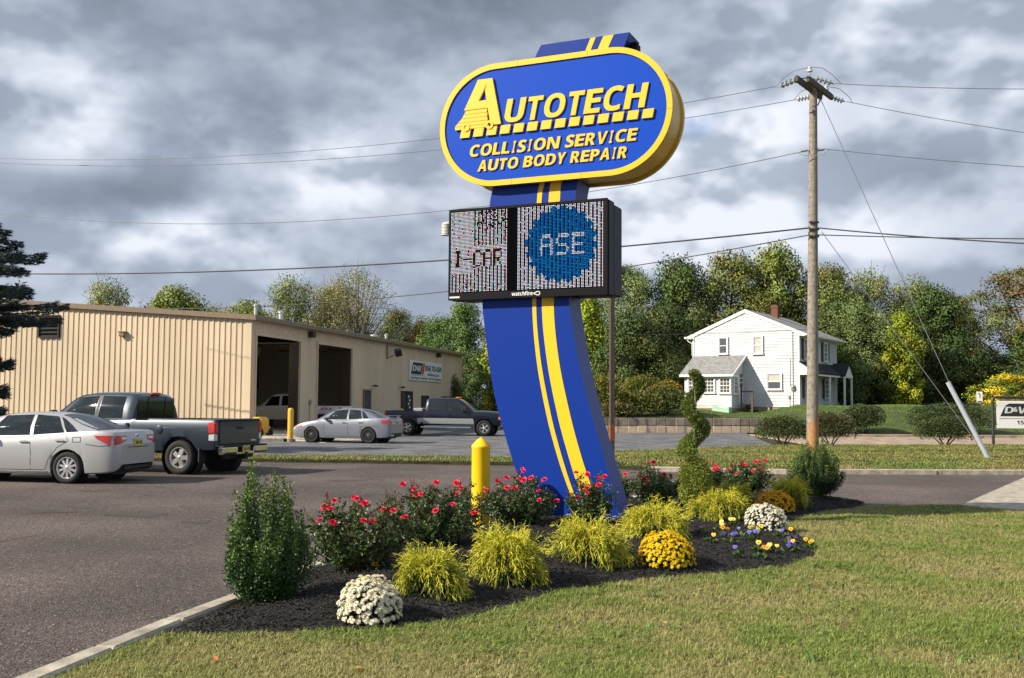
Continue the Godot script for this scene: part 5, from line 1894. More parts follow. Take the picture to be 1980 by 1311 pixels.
func blue_silver_sedan():
	var s := Shell.new()
	s.axles = [0.0, 2.625]
	s.arch = 0.37
	s.wr = 0.325
	s.body = [[-0.96, 0.42, 0.80, 0.68, -0.02], [-0.93, 0.34, 0.94, 0.76, -0.02], [-0.87, 0.27, 1.02, 0.81, -0.02], [-0.72, 0.23, 1.05, 0.855, -0.02], [-0.4, 0.21, 1.05, 0.905, -0.02], [0.0, 0.2, 1.035, 0.91, -0.02], [0.5, 0.2, 1.01, 0.885, -0.02], [1.2, 0.19, 0.97, 0.875, -0.02], [1.9, 0.19, 0.955, 0.875, -0.04], [2.4, 0.19, 0.93, 0.90, -0.06], [2.8, 0.2, 0.87, 0.90, -0.07], [3.2, 0.21, 0.79, 0.85, -0.06], [3.45, 0.22, 0.70, 0.78, -0.05], [3.6, 0.28, 0.58, 0.66, -0.03]]
	s.cab = [[-0.42, 1.03, 1.06, 0.78, 0.64], [-0.15, 1.02, 1.20, 0.82, 0.58], [0.2, 1.01, 1.36, 0.845, 0.56], [0.5, 1.0, 1.435, 0.85, 0.565], [0.9, 0.98, 1.472, 0.85, 0.58], [1.3, 0.965, 1.47, 0.85, 0.585], [1.6, 0.955, 1.43, 0.85, 0.58], [1.95, 0.95, 1.29, 0.84, 0.59], [2.3, 0.94, 1.10, 0.83, 0.62], [2.55, 0.92, 0.96, 0.81, 0.66]]
	var o := base_vehicle("blue_silver_sedan", "pale bluish silver sports sedan with low tail wing before the bays", "car", Vector3(-5.82, 0.02, -44.75), 165, s, "paint_silver_blue", 1.55, 0.235, "rim_dark", 15, 0, 0.72)
	both(s, o, "side_window", "dark_glass", [[1.02, 1.0], [2.05, 0.975], [1.65, 1.37], [1.05, 1.42]], 0.006, true)
	both(s, o, "side_window", "dark_glass", [[0.32, 1.03], [0.93, 1.005], [0.98, 1.42], [0.5, 1.38]], 0.006, true)
	both(s, o, "quarter_window", "dark_glass", [[0.02, 1.05], [0.26, 1.035], [0.44, 1.365], [0.32, 1.31]], 0.006, true)
	var m := MB.new()
	s.slope(m, -0.36, 0.64, 0.46, 0.48, 0.010)
	part(o, "rear_window", m.mesh(), "dark_glass")
	m = MB.new()
	s.slope(m, 2.48, 0.66, 1.66, 0.53, 0.010)
	part(o, "windscreen", m.mesh(), "dark_glass")
	both(s, o, "tail_lamp", "tail_red", [[-0.84, 0.80], [-0.55, 0.86], [-0.60, 0.97], [-0.86, 0.98]], 0.012)
	for q in [-1.0, 1.0]:
		m = MB.new()
		s.end(m, [[q * 0.78, 0.80], [q * 0.5, 0.82], [q * 0.5, 0.95], [q * 0.76, 0.97]], false, 0.014)
		part(o, "tail_lamp", m.mesh(), "tail_red")
		m = MB.new()
		s.end(m, [[q * 0.78, 0.55], [q * 0.5, 0.58], [q * 0.52, 0.66], [q * 0.78, 0.66]], true, 0.014)
		part(o, "head_lamp", m.mesh(), "lamp_clear")
	both(s, o, "corner_lamp", "lamp_amber", [[3.12, 0.66], [3.32, 0.62], [3.30, 0.70], [3.1, 0.74]], 0.012)
	plate(o, -0.965, 0.86)
	m = MB.new()
	m.bevel_box(Vector3(-0.80, 1.155, 0), Vector3(0.2, 0.025, 1.32), 0.01)
	for q in [-0.6, 0.6]:
		m.box(Vector3(-0.78, 1.10, q), Vector3(0.12, 0.1, 0.03))
	part(o, "tail_wing", m.mesh(), "paint_silver_blue")
	m = MB.new()
	s.end(m, [[-0.45, 0.30], [0.45, 0.30], [0.5, 0.42], [-0.5, 0.42]], false, 0.01)
	part(o, "diffuser", m.mesh(), "black_plastic")
	for q in [-1.0, 1.0]:
		m = MB.new()
		for e in [0.52, 0.64]:
			m.rod(Vector3(-1.0, 0.33, q * e), Vector3(-0.8, 0.33, q * e), 0.045, 10)
		part(o, "exhaust_pipe", m.mesh(), "galvanised")
	seams(s, o, [[[0.98, 0.98], [0.95, 0.6], [0.98, 0.28]], [[0.25, 1.0], [0.18, 0.85], [0.38, 0.6], [0.45, 0.29]], [[2.02, 0.93], [2.08, 0.6], [2.0, 0.28]], [[0.45, 0.28], [2.0, 0.28]]])
	handles(s, o, [[1.12, 0.86], [0.36, 0.87]], "paint_silver_blue")
	both(s, o, "wheel_flare", "paint_silver_blue", [[-0.42, 0.70], [0.44, 0.70], [0.34, 0.82], [-0.34, 0.82]], 0.015)
	mirror(o, 1.95, 1.03, 0.85, Vector3(0.15, 0.14, 0.17), "paint_silver_blue")

func navy_pickup():
	var s := Shell.new()
	s.axles = [0.0, 4.15]
	s.arch = 0.50
	s.wr = 0.41
	s.body = [[-1.22, 0.66, 1.30, 0.97, 0.02], [-1.2, 0.64, 1.31, 0.985, 0.02], [-1.16, 0.62, 1.31, 0.99, 0.5], [-0.4, 0.58, 1.30, 1.0, 0.5], [0.82, 0.56, 1.29, 1.0, 0.5], [0.88, 0.56, 1.29, 0.985, -0.01], [0.96, 0.55, 1.29, 0.99, -0.01], [2.2, 0.53, 1.26, 0.995, -0.03], [3.3, 0.53, 1.25, 0.995, -0.08], [4.2, 0.54, 1.23, 0.99, -0.1], [4.8, 0.55, 1.19, 0.97, -0.09], [5.03, 0.56, 1.12, 0.93, -0.06], [5.08, 0.58, 1.04, 0.90, -0.03]]
	s.cab = [[0.97, 1.28, 1.88, 0.88, 0.70], [1.0, 1.28, 1.95, 0.92, 0.73], [1.15, 1.275, 1.985, 0.93, 0.74], [1.6, 1.27, 2.0, 0.93, 0.745], [2.3, 1.26, 2.0, 0.93, 0.745], [2.7, 1.25, 1.965, 0.925, 0.73], [3.0, 1.245, 1.81, 0.915, 0.73], [3.35, 1.24, 1.53, 0.9, 0.74], [3.65, 1.235, 1.28, 0.87, 0.76]]
	var o := base_vehicle("navy_pickup", "dark navy crew cab pickup with grey lower panels and roof lamps, nose right", "pickup truck", Vector3(-5.45, 0.03, -56.4), -7, s, "paint_navy", 1.74, 0.28, "rim_silver", 5, 2, 0.58)
	both(s, o, "lower_panel", "paint_grey_low", [[0.56, 0.62], [3.62, 0.60], [3.56, 0.90], [0.52, 0.92]], 0.006, false, 10)
	both(s, o, "lower_panel", "paint_grey_low", [[-1.12, 0.70], [-0.54, 0.68], [-0.50, 0.86], [-1.12, 0.86]], 0.006)
	both(s, o, "side_window", "dark_glass", [[2.2, 1.32], [3.2, 1.30], [2.78, 1.82], [2.2, 1.88]], 0.006, true)
	both(s, o, "side_window", "dark_glass", [[1.22, 1.33], [2.05, 1.32], [2.05, 1.89], [1.26, 1.88]], 0.006, true)
	var m := MB.new()
	s.slope(m, 3.6, 0.76, 2.8, 0.64, 0.010)
	part(o, "windscreen", m.mesh(), "window_glass")
	part(o, "rear_window", box_mesh(Vector3(0.965, 1.60, 0), Vector3(0.03, 0.46, 1.3), 0.01), "dark_glass")
	for k in 5:
		part(o, "roof_lamp", box_mesh(Vector3(2.62, 2.0 + (0.02 if k in [1, 2, 3] else 0.0), -0.5 + k * 0.25), Vector3(0.16, 0.06, 0.09), 0.02), "lamp_amber")
	for q in [-1.0, 1.0]:
		m = MB.new()
		s.end(m, [[q * 0.93, 0.86], [q * 0.60, 0.86], [q * 0.60, 1.04], [q * 0.92, 1.04]], true, 0.02)
		part(o, "head_lamp", m.mesh(), "lamp_clear")
		m = MB.new()
		m.bevel_box(Vector3(4.98, 0.92, q * 0.93), Vector3(0.14, 0.16, 0.06), 0.02)
		part(o, "corner_lamp", m.mesh(), "lamp_amber")
		m = MB.new()
		m.bevel_box(Vector3(-1.2, 1.08, q * 0.93), Vector3(0.09, 0.36, 0.16), 0.02)
		part(o, "tail_lamp", m.mesh(), "tail_red")
	m = MB.new()
	m.bevel_box(Vector3(5.08, 0.95, 0), Vector3(0.08, 0.30, 1.14), 0.03)
	for k in 3:
		m.box(Vector3(5.13, 0.86 + k * 0.09, 0), Vector3(0.03, 0.03, 1.08))
	part(o, "grille", m.mesh(), "chrome")
	part(o, "front_bumper", box_mesh(Vector3(5.12, 0.64, 0), Vector3(0.24, 0.24, 1.96), 0.07), "chrome")
	part(o, "front_valance", box_mesh(Vector3(5.06, 0.46, 0), Vector3(0.16, 0.16, 1.8), 0.04), "black_plastic")
	part(o, "rear_bumper", box_mesh(Vector3(-1.32, 0.62, 0), Vector3(0.2, 0.18, 1.9), 0.04), "chrome")
	part(o, "tool_box", box_mesh(Vector3(0.55, 1.33, 0), Vector3(0.5, 0.22, 1.7), 0.03), "galvanised")
	for q in [-1.0, 1.0]:
		m = MB.new()
		m.rod(Vector3(0.75, 0.43, q * 0.98), Vector3(3.45, 0.43, q * 0.98), 0.045, 10)
		part(o, "side_step", m.mesh(), "chrome")
	seams(s, o, [[[0.92, 1.28], [0.92, 0.6]], [[2.1, 1.24], [2.1, 0.62]], [[3.3, 1.22], [3.35, 0.62]], [[1.05, 1.26], [1.0, 0.62]]])
	handles(s, o, [[1.3, 1.1], [2.3, 1.1]], "paint_navy")
	both(s, o, "wheel_flare", "paint_navy", [[-0.60, 0.88], [0.60, 0.88], [0.46, 1.02], [-0.46, 1.02]], 0.03)
	both(s, o, "wheel_flare", "paint_navy", [[3.56, 0.88], [4.74, 0.88], [4.60, 1.02], [3.70, 1.02]], 0.02)
	mirror(o, 3.05, 1.42, 0.93, Vector3(0.14, 0.30, 0.2), "black_plastic")
	for q in [-1.0, 1.0]:
		part(o, "mirror_lens", box_mesh(Vector3(3.135, 1.42, q * 1.08), Vector3(0.02, 0.24, 0.14), 0.008), "lamp_amber")

func white_pickups():
	var s := Shell.new()
	s.axles = [0.0, 4.4]
	s.arch = 0.48
	s.wr = 0.40
	s.body = [[-1.15, 0.62, 1.33, 0.97, 0.02], [-1.12, 0.6, 1.34, 0.99, 0.02], [-1.08, 0.58, 1.34, 1.0, 0.5], [1.28, 0.55, 1.33, 1.0, 0.5], [1.36, 0.55, 1.31, 0.985, -0.01], [1.45, 0.54, 1.3, 0.99, -0.01], [2.7, 0.52, 1.28, 0.99, -0.03], [3.8, 0.52, 1.27, 0.99, -0.08], [4.9, 0.54, 1.24, 0.97, -0.1], [5.22, 0.56, 1.12, 0.92, -0.05], [5.28, 0.58, 1.0, 0.88, -0.03]]
	s.cab = [[1.47, 1.29, 1.9, 0.88, 0.7], [1.5, 1.29, 1.97, 0.92, 0.73], [2.1, 1.28, 2.03, 0.93, 0.745], [2.9, 1.27, 2.03, 0.93, 0.745], [3.2, 1.26, 1.96, 0.925, 0.73], [3.7, 1.25, 1.6, 0.9, 0.74], [4.1, 1.24, 1.29, 0.87, 0.76]]
	var b := Transform3D(Basis(Vector3.UP, deg_to_rad(-13.0)), Vector3(-12.9, 0, -50.7))
	var p1 := b * Vector3(-0.15, 0.2, -10.3)
	var o := base_vehicle("white_pickup", "white pickup with red flank letters, its tail showing in the second bay", "pickup truck", p1, 167, s, "paint_white", 1.72, 0.28, "rim_silver", 6, 0, 0.6)
	both(s, o, "side_window", "dark_glass", [[2.7, 1.34], [3.65, 1.32], [3.25, 1.86], [2.7, 1.90]], 0.006, true)
	both(s, o, "side_window", "dark_glass", [[1.72, 1.35], [2.55, 1.34], [2.55, 1.92], [1.76, 1.90]], 0.006, true)
	part(o, "rear_window", box_mesh(Vector3(1.465, 1.62, 0), Vector3(0.03, 0.46, 1.3), 0.01), "dark_glass")
	var m := MB.new()
	s.slope(m, 4.05, 0.76, 3.25, 0.64, 0.010)
	part(o, "windscreen", m.mesh(), "dark_glass")
	for q in [-1.0, 1.0]:
		m = MB.new()
		m.bevel_box(Vector3(-1.12, 1.1, q * 0.93), Vector3(0.09, 0.36, 0.16), 0.02)
		part(o, "tail_lamp", m.mesh(), "tail_red")
	m = MB.new()
	m.bevel_box(Vector3(-1.16, 1.0, 0), Vector3(0.04, 0.56, 1.6), 0.015)
	var tg := part(o, "tailgate", m.mesh(), "paint_white")
	part(tg, "handle", box_mesh(Vector3(-1.185, 1.16, 0), Vector3(0.02, 0.1, 0.26), 0.008), "black_plastic")
	part(o, "rear_bumper", box_mesh(Vector3(-1.26, 0.62, 0), Vector3(0.2, 0.18, 1.9), 0.04), "chrome")
	seams(s, o, [[[1.42, 1.28], [1.42, 0.6]], [[2.6, 1.24], [2.6, 0.62]], [[3.8, 1.22], [3.85, 0.62]]])
	both(s, o, "wheel_flare", "paint_white", [[-0.58, 0.88], [0.58, 0.88], [0.44, 1.0], [-0.44, 1.0]], 0.02)
	handles(s, o, [[1.8, 1.1], [2.8, 1.1]], "paint_white")
	m = MB.new()
	m.xf = Transform3D(Basis(Vector3(-1, 0, 0), Vector3(0, 1, 0), Vector3(0, 0, -1)), Vector3(0, 0, -1.002))
	lettering(m, "FX4", -0.05, 0.62, 1.11, 0.13, 0.0, 0.008, 0.35)
	part(o, "flank_lettering", m.mesh(), "ink_red")

# ---------------------------------------------------------------- street furniture
func street_things():
	# bollards: a steel pipe with a pointed plastic cap
	var m := MB.new()
	m.lathe([[0.122, -0.1], [0.122, 1.02], [0.127, 1.03], [0.127, 1.045], [0.118, 1.06], [0.06, 1.125], [0.002, 1.165]], 28, 0.8)
	single("bollard", m.mesh(), "bollard_yellow", "glossy bright yellow bollard standing in the flower bed beside the pylon", "bollard", "", Vector3(-0.40, 0.1, -13.75))
	m = MB.new()
	m.lathe([[0.13, -0.1], [0.13, 1.30], [0.125, 1.36], [0.09, 1.41], [0.002, 1.43]], 24, 0.8)
	single("bollard", m.mesh(), "bollard_old", "faded orange yellow bollard on the apron left of the silver sports sedan", "bollard", "", Vector3(-9.85, 0.05, -46.3))
	m = MB.new()
	m.lathe([[0.16, 0.0], [0.16, 1.2], [0.12, 1.3], [0.002, 1.34]], 16, 0.8)
	single("bollard", m.mesh(), "bollard_old", "low yellow bollard against the workshop wall behind the navy pickup bed", "bollard", "", Vector3(-7.0, 0.05, -66.0))
	# forklift-like yellow machine at the first bay
	m = MB.new()
	m.bevel_box(Vector3(0, 0.66, 0), Vector3(0.6, 0.62, 1.0), 0.15)
	m.bevel_box(Vector3(0, 0.35, 0), Vector3(0.6, 0.35, 1.2), 0.06)
	var o := thing("yellow_machine", "yellow shop machine half hidden behind the slate pickup at the first bay", "machine", Vector3(-12.0, 0.05, -49.5), -13.0)
	part(o, "housing", m.mesh(), "bollard_old")
	for z in [-0.5, 0.5]:
		m = MB.new()
		m.xf = Transform3D(Basis.from_euler(Vector3(0, 0, PI / 2)), Vector3(0.25, 0.22, z))
		m.lathe([[0.08, -0.1], [0.22, -0.1], [0.22, 0.1], [0.08, 0.1]], 14)
		part(o, "wheel", m.mesh(), "tyre")
	utility_pole()
	# rusty square post behind the pylon
	o = thing("steel_post", "thin rusty brown square steel post rising behind the pylon base", "post", Vector3(2.72, 0, -28.1), 12.0)
	part(o, "shaft", box_mesh(Vector3(0, 2.6, 0), Vector3(0.125, 5.2, 0.125), 0.008), "post_brown")
	part(o, "base_plate", box_mesh(Vector3(0, 0.13, 0), Vector3(0.34, 0.1, 0.34), 0.01), "post_brown")
	part(o, "rust_patch", box_mesh(Vector3(0, 0.95, 0), Vector3(0.131, 0.42, 0.131), 0.003), "rust")
	part(o, "luminaire", box_mesh(Vector3(0, 5.3, 0.3), Vector3(0.35, 0.2, 0.8), 0.04), "post_brown")
	# company sign in a black pipe frame
	o = thing("framed_sign", "white company sign hung in a black pipe frame at right edge", "sign", Vector3(20.75, 0.05, -44.7), -6.0)
	m = MB.new()
	m.tube(PackedVector3Array([Vector3(0, -0.1, 0), Vector3(0, 1.95, 0), Vector3(0.03, 2.05, 0), Vector3(0.1, 2.1, 0), Vector3(2.5, 2.1, 0), Vector3(2.57, 2.05, 0), Vector3(2.6, 1.95, 0), Vector3(2.6, -0.1, 0)]), PackedFloat32Array([0.062]), 12)
	part(o, "frame", m.mesh(), "dark_metal")
	part(o, "panel", box_mesh(Vector3(1.32, 1.36, 0), Vector3(2.32, 1.18, 0.04), 0.006), "board_white")
	m = MB.new()
	m.prism(PackedVector2Array([Vector2(0.30, 1.29), Vector2(0.45, 1.62), Vector2(0.55, 1.77), Vector2(0.68, 1.84), Vector2(2.0, 1.84), Vector2(1.85, 1.5), Vector2(1.7, 1.29)]), 0.021, 0.026)
	part(o, "logo_field", m.mesh(), "ink_black")
	m = MB.new()
	m.prism(PackedVector2Array([Vector2(1.74, 1.29), Vector2(1.9, 1.5), Vector2(2.04, 1.84), Vector2(2.28, 1.84), Vector2(2.14, 1.5), Vector2(1.98, 1.29)]), 0.021, 0.026)
	part(o, "logo_stripe", m.mesh(), "ink_red")
	m = MB.new()
	lettering(m, "D", 0.48, 0.83, 1.42, 0.28, 0.027, 0.004, 0.2)
	lettering(m, "&", 0.84, 1.02, 1.49, 0.19, 0.027, 0.004, 0.1)
	lettering(m, "W", 1.0, 1.6, 1.42, 0.28, 0.027, 0.004, 0.2)
	part(o, "logo_letters", m.mesh(), "silver_letter")
	m = MB.new()
	m.box(Vector3(1.32, 1.19, 0.0225), Vector3(2.1, 0.02, 0.005))
	lettering(m, "15", 0.98, 1.26, 0.95, 0.16, 0.021, 0.005)
	part(o, "lettering", m.mesh(), "ink_black")
	m = MB.new()
	for y in [0.95, 1.75]:
		m.box(Vector3(0.1, y, 0), Vector3(0.14, 0.03, 0.05))
		m.box(Vector3(2.52, y, 0), Vector3(0.14, 0.03, 0.05))
	part(o, "bracket", m.mesh(), "dark_metal")
	# small traffic notice on the mound behind it
	o = thing("traffic_notice", "small white traffic notice on a dark post left of the framed sign", "sign", Vector3(27.2, 1.35, -60.2), -8.0)
	part(o, "post", box_mesh(Vector3(0, 0.2, -0.03), Vector3(0.09, 0.9, 0.05), 0.006), "dark_metal")
	part(o, "plate", box_mesh(Vector3(0, 0.95, 0), Vector3(0.33, 0.66, 0.02), 0.006), "board_white")
	m = MB.new()
	m.box(Vector3(0.02, 1.03, 0.012), Vector3(0.05, 0.26, 0.006))
	m.box(Vector3(-0.05, 1.17, 0.012), Vector3(0.1, 0.05, 0.006))
	m.box(Vector3(0, 0.70, 0.012), Vector3(0.24, 0.07, 0.006))
	part(o, "print", m.mesh(), "ink_black")

func insulator_string(m: MB, a: Vector3, b: Vector3):
	var d := (b - a)
	var l := d.length()
	var y := d.normalized()
	var x := y.cross(Vector3.UP).normalized()
	m.xf = Transform3D(Basis(x, y, x.cross(y)), a)
	var pr := [[0.02, 0.0]]
	for k in 4:
		var s := l * (0.1 + 0.2 * k)
		pr.append([0.03, s])
		pr.append([0.105, s + 0.02])
		pr.append([0.09, s + 0.07])
		pr.append([0.03, s + 0.09])
	pr.append([0.02, l])
	m.lathe(pr, 10, 0.6)
	m.xf = Transform3D.IDENTITY

const POLE := Vector3(10.55, 0.0, -36.4)

func utility_pole():
	var o := thing("utility_pole", "weathered wooden utility pole with two crossarms beside the white house", "utility pole", POLE)
	var m := MB.new()
	var path := PackedVector3Array()
	var rad := PackedFloat32Array()
	for i in 15:
		path.append(Vector3(0.18 * i / 14.0, -0.1 + 13.5 * i / 14.0, 0))
		rad.append(lerpf(0.215, 0.135, i / 14.0))
	m.tube(path, rad, 18)
	part(o, "shaft", m.mesh(), "pole_wood")
	m = MB.new()
	var rf := rng(19)
	for k in 48:                                    # a ragged stain, higher on the side away from the sun
		var a0 := TAU * k / 48.0
		var a1 := TAU * (k + 1) / 48.0
		var hh := 0.75 + 0.55 * cos(a0 - 1.1) + r_noise(rf) * 0.28
		if hh < 0.2:
			continue
		var rr0 := 0.2185
		var rr1 := 0.2185 - 0.0055 * hh
		m.quad(Vector3(cos(a1) * rr0 + 0.001, 0.0, sin(a1) * rr0), Vector3(cos(a0) * rr0 + 0.001, 0.0, sin(a0) * rr0), Vector3(cos(a0) * rr1 + 0.0135 * hh, hh, sin(a0) * rr1), Vector3(cos(a1) * rr1 + 0.0135 * hh, hh, sin(a1) * rr1))
	part(o, "stained_foot", m.mesh(), "pole_orange")
	# crossarms run away from us to the right
	var ab := Basis(Vector3(0.82, 0, 0.57), Vector3.UP, Vector3(-0.57, 0, 0.82))
	for c in [Vector3(-0.04, 13.02, 0.22), Vector3(0.42, 13.08, 0.0)]:
		m = MB.new()
		m.xf = Transform3D(ab, c)
		m.bevel_box(Vector3.ZERO, Vector3(0.12, 0.22, 2.6), 0.015)
		part(o, "crossarm", m.mesh(), "arm_wood")
	m = MB.new()
	m.rod(Vector3(-0.6, 13.05, 1.15), Vector3(-0.28, 13.1, 1.15), 0.02)
	m.rod(Vector3(0.32, 12.45, 0.05), Vector3(0.66, 13.0, -0.5), 0.025)
	part(o, "brace", m.mesh(), "dark_metal")
	m = MB.new()
	for p in [Vector3(-0.26, 13.22, 1.10), Vector3(0.93, 13.2, -0.95)]:
		m.xf = Transform3D(Basis.IDENTITY, p)
		m.lathe([[0.03, 0.0], [0.03, 0.08], [0.10, 0.10], [0.09, 0.16], [0.05, 0.18], [0.07, 0.21], [0.06, 0.26], [0.002, 0.27]], 12, 0.6)
	part(o, "pin_insulator", m.mesh(), "porcelain")
	for q in [[Vector3(-0.70, 13.02, 1.2), Vector3(-1.21, 12.98, 0.4)], [Vector3(0.35, 13.05, -0.9), Vector3(-0.15, 13.0, -1.15)], [Vector3(-0.12, 13.1, 1.1), Vector3(0.55, 12.84, 1.25)], [Vector3(1.12, 13.1, -1.1), Vector3(1.62, 12.88, -0.95)]]:
		m = MB.new()
		insulator_string(m, q[0], q[1])
		part(o, "strain_insulator", m.mesh(), "insulator_grey")
	m = MB.new()
	m.tube(PackedVector3Array([Vector3(-1.21, 13.02, 0.4), Vector3(-1.05, 13.25, 0.6), Vector3(-0.75, 13.42, 0.85), Vector3(-0.26, 13.48, 1.1), Vector3(0.15, 13.42, 1.2), Vector3(0.5, 13.15, 1.25), Vector3(0.75, 12.84, 1.3)]), PackedFloat32Array([0.011]), 5)
	m.tube(PackedVector3Array([Vector3(-0.2, 13.0, -1.15), Vector3(0.05, 13.3, -1.1), Vector3(0.45, 13.42, -1.0), Vector3(0.93, 13.45, -0.95), Vector3(1.4, 13.35, -0.9), Vector3(1.75, 13.05, -0.9), Vector3(1.88, 12.8, -0.9)]), PackedFloat32Array([0.011]), 5)
	part(o, "jumper_wire", m.mesh(), "wire")
	m = MB.new()
	m.rod(Vector3(-0.32, 10.77, 0.05), Vector3(-0.05, 10.82, 0.05), 0.05)
	m.rod(Vector3(0.26, 10.82, 0.05), Vector3(0.52, 10.86, 0.05), 0.06)
	m.tube(PackedVector3Array([Vector3(-0.55, 10.72, 0.1), Vector3(-0.25, 10.6, 0.2), Vector3(0.12, 10.57, 0.22), Vector3(0.45, 10.65, 0.2), Vector3(0.7, 10.82, 0.1)]), PackedFloat32Array([0.013]), 5)
	part(o, "spool_insulator", m.mesh(), "insulator_grey")
	m = MB.new()
	for y in [8.2, 7.95, 7.7]:
		m.box(Vector3(0.10, y, 0.17), Vector3(0.34, 0.06, 0.08))
	part(o, "cable_clamp", m.mesh(), "dark_metal")
	# grey guard tube on the guy wire
	m = MB.new()
	var g0 := Vector3(15.25, 0.05, -33.2)
	var g1 := Vector3(14.12, 2.52, -33.5)
	m.rod(g0, g1, 0.078, 14)
	single("guy_guard", m.mesh(), "guard_grey", "slanted pale grey guard tube round the guy wire on the verge", "guy guard")

func r_noise(r: RandomNumberGenerator) -> float:
	return r.randf_range(-1, 1)

func wire_run(called: String, label: String, a: Vector3, b: Vector3, sag: float, r: float, m: String, group := ""):
	var path := PackedVector3Array()
	for i in 25:
		var t := i / 24.0
		var p := a.lerp(b, t)
		p.y -= sag * 4.0 * t * (1.0 - t)
		path.append(p)
	var b2 := MB.new()
	b2.tube(path, PackedFloat32Array([r]), 5)
	single(called, b2.mesh(), m, label, "wire", group)

func wires():
	wire_run("overhead_wire", "upper thin power wire from the left end of the crossarms passing behind the oval", Vector3(9.34, 13.02, -36.0), Vector3(-24.1, 13.08, -48.0), 0.9, 0.012, "wire")
	wire_run("overhead_wire", "second thin power wire running left just below the topmost one", Vector3(10.4, 13.0, -37.55), Vector3(-24.1, 12.86, -48.0), 0.95, 0.012, "wire")
	wire_run("overhead_wire", "single neutral wire leaving the pole a quarter of the way down to the left", Vector3(10.25, 10.74, -36.3), Vector3(-24.0, 10.48, -48.0), 1.35, 0.013, "wire")
	wire_run("overhead_wire", "thick black cable from the middle of the pole to the left", Vector3(10.5, 8.0, -36.2), Vector3(-23.9, 7.63, -48.0), 0.5, 0.03, "cable_black")
	wire_run("overhead_wire", "lowest cable slanting from the pole down to the left behind the message board", Vector3(10.5, 7.75, -36.2), Vector3(-29.5, 7.5, -60.0), 1.3, 0.02, "cable_black")
	wire_run("overhead_wire", "topmost power wire leaving the crossarm to the right edge", Vector3(11.1, 12.84, -35.1), Vector3(25.0, 12.1, -32.0), 0.25, 0.012, "wire")
	wire_run("overhead_wire", "second power wire sagging to the right edge below the topmost", Vector3(12.2, 12.87, -37.3), Vector3(26.0, 9.7, -33.0), 0.3, 0.012, "wire")
	wire_run("overhead_wire", "neutral wire leaving the pole to the right edge", Vector3(11.07, 10.85, -36.3), Vector3(25.0, 8.4, -30.0), 0.2, 0.013, "wire")
	wire_run("overhead_wire", "upper black cable leaving mid pole to the right edge", Vector3(10.75, 8.0, -36.2), Vector3(25.0, 6.2, -29.0), 0.25, 0.024, "cable_black")
	wire_run("overhead_wire", "lower black cable leaving mid pole to the right edge", Vector3(10.75, 7.75, -36.2), Vector3(25.0, 6.7, -29.0), 0.15, 0.02, "cable_black")
	wire_run("guy_wire", "long guy wire from the top of the pole into the grey guard tube", Vector3(10.95, 12.71, -36.35), Vector3(14.16, 2.5, -33.5), 0.0, 0.013, "wire")
	wire_run("guy_wire", "lower guy wire from mid pole down to the verge beside the guard tube", Vector3(10.95, 7.86, -36.3), Vector3(15.2, 0.1, -33.15), 0.0, 0.013, "wire")
	wire_run("overhead_wire", "far thin wire crossing in front of the upper house gable", Vector3(8.0, 6.2, -66.0), Vector3(26.0, 7.2, -66.0), 0.2, 0.016, "cable_black")

# ---------------------------------------------------------------- plants
func rand_dir(r: RandomNumberGenerator) -> Vector3:
	var y := r.randf_range(-1, 1)
	var a := r.randf_range(0, TAU)
	var k := sqrt(1 - y * y)
	return Vector3(cos(a) * k, y, sin(a) * k)

# one leaf: two triangles folded along the midrib, base at p, pointing along d
func leaf(m: MB, p: Vector3, d: Vector3, len: float, wid: float, r: RandomNumberGenerator):
	var s := d.cross(rand_dir(r)).normalized()
	var u := d.cross(s)
	var tip := p + d * len
	var mid := p + d * len * 0.45
	var a := mid + s * wid * 0.5 + u * wid * 0.12
	var b := mid - s * wid * 0.5 + u * wid * 0.12
	m.tri(p, a, tip)
	m.tri(p, tip, b)

# the same, with its shading turned towards n, as the leaves of a spray turn to the light together
func leaf_n(m: MB, p: Vector3, d: Vector3, len: float, wid: float, n: Vector3, r: RandomNumberGenerator):
	var s := d.cross((n + rand_dir(r) * 0.7)).normalized()
	var tip := p + d * len
	var mid := p + d * len * 0.45
	var a := mid + s * wid * 0.5
	var b := mid - s * wid * 0.5
	if (a - p).cross(tip - p).dot(n) < 0.0:
		var t := a
		a = b
		b = t
	m.tri_n(p, a, tip, n, n, n)
	m.tri_n(p, tip, b, n, n, n)

func shade(c: Color, r: RandomNumberGenerator, amt: float) -> Color:
	var k := 1.0 + r.randf_range(-amt, amt)
	var w := r.randf_range(-amt, amt) * 0.25
	return Color(maxf(c.r * (k + w), 0.0), maxf(c.g * k, 0.0), maxf(c.b * (k - w), 0.0))

func bezier(a: Vector3, b: Vector3, c: Vector3, n: int) -> PackedVector3Array:
	var p := PackedVector3Array()
	for i in n + 1:
		var t := float(i) / n
		p.append(a.lerp(b, t).lerp(b.lerp(c, t), t))
	return p

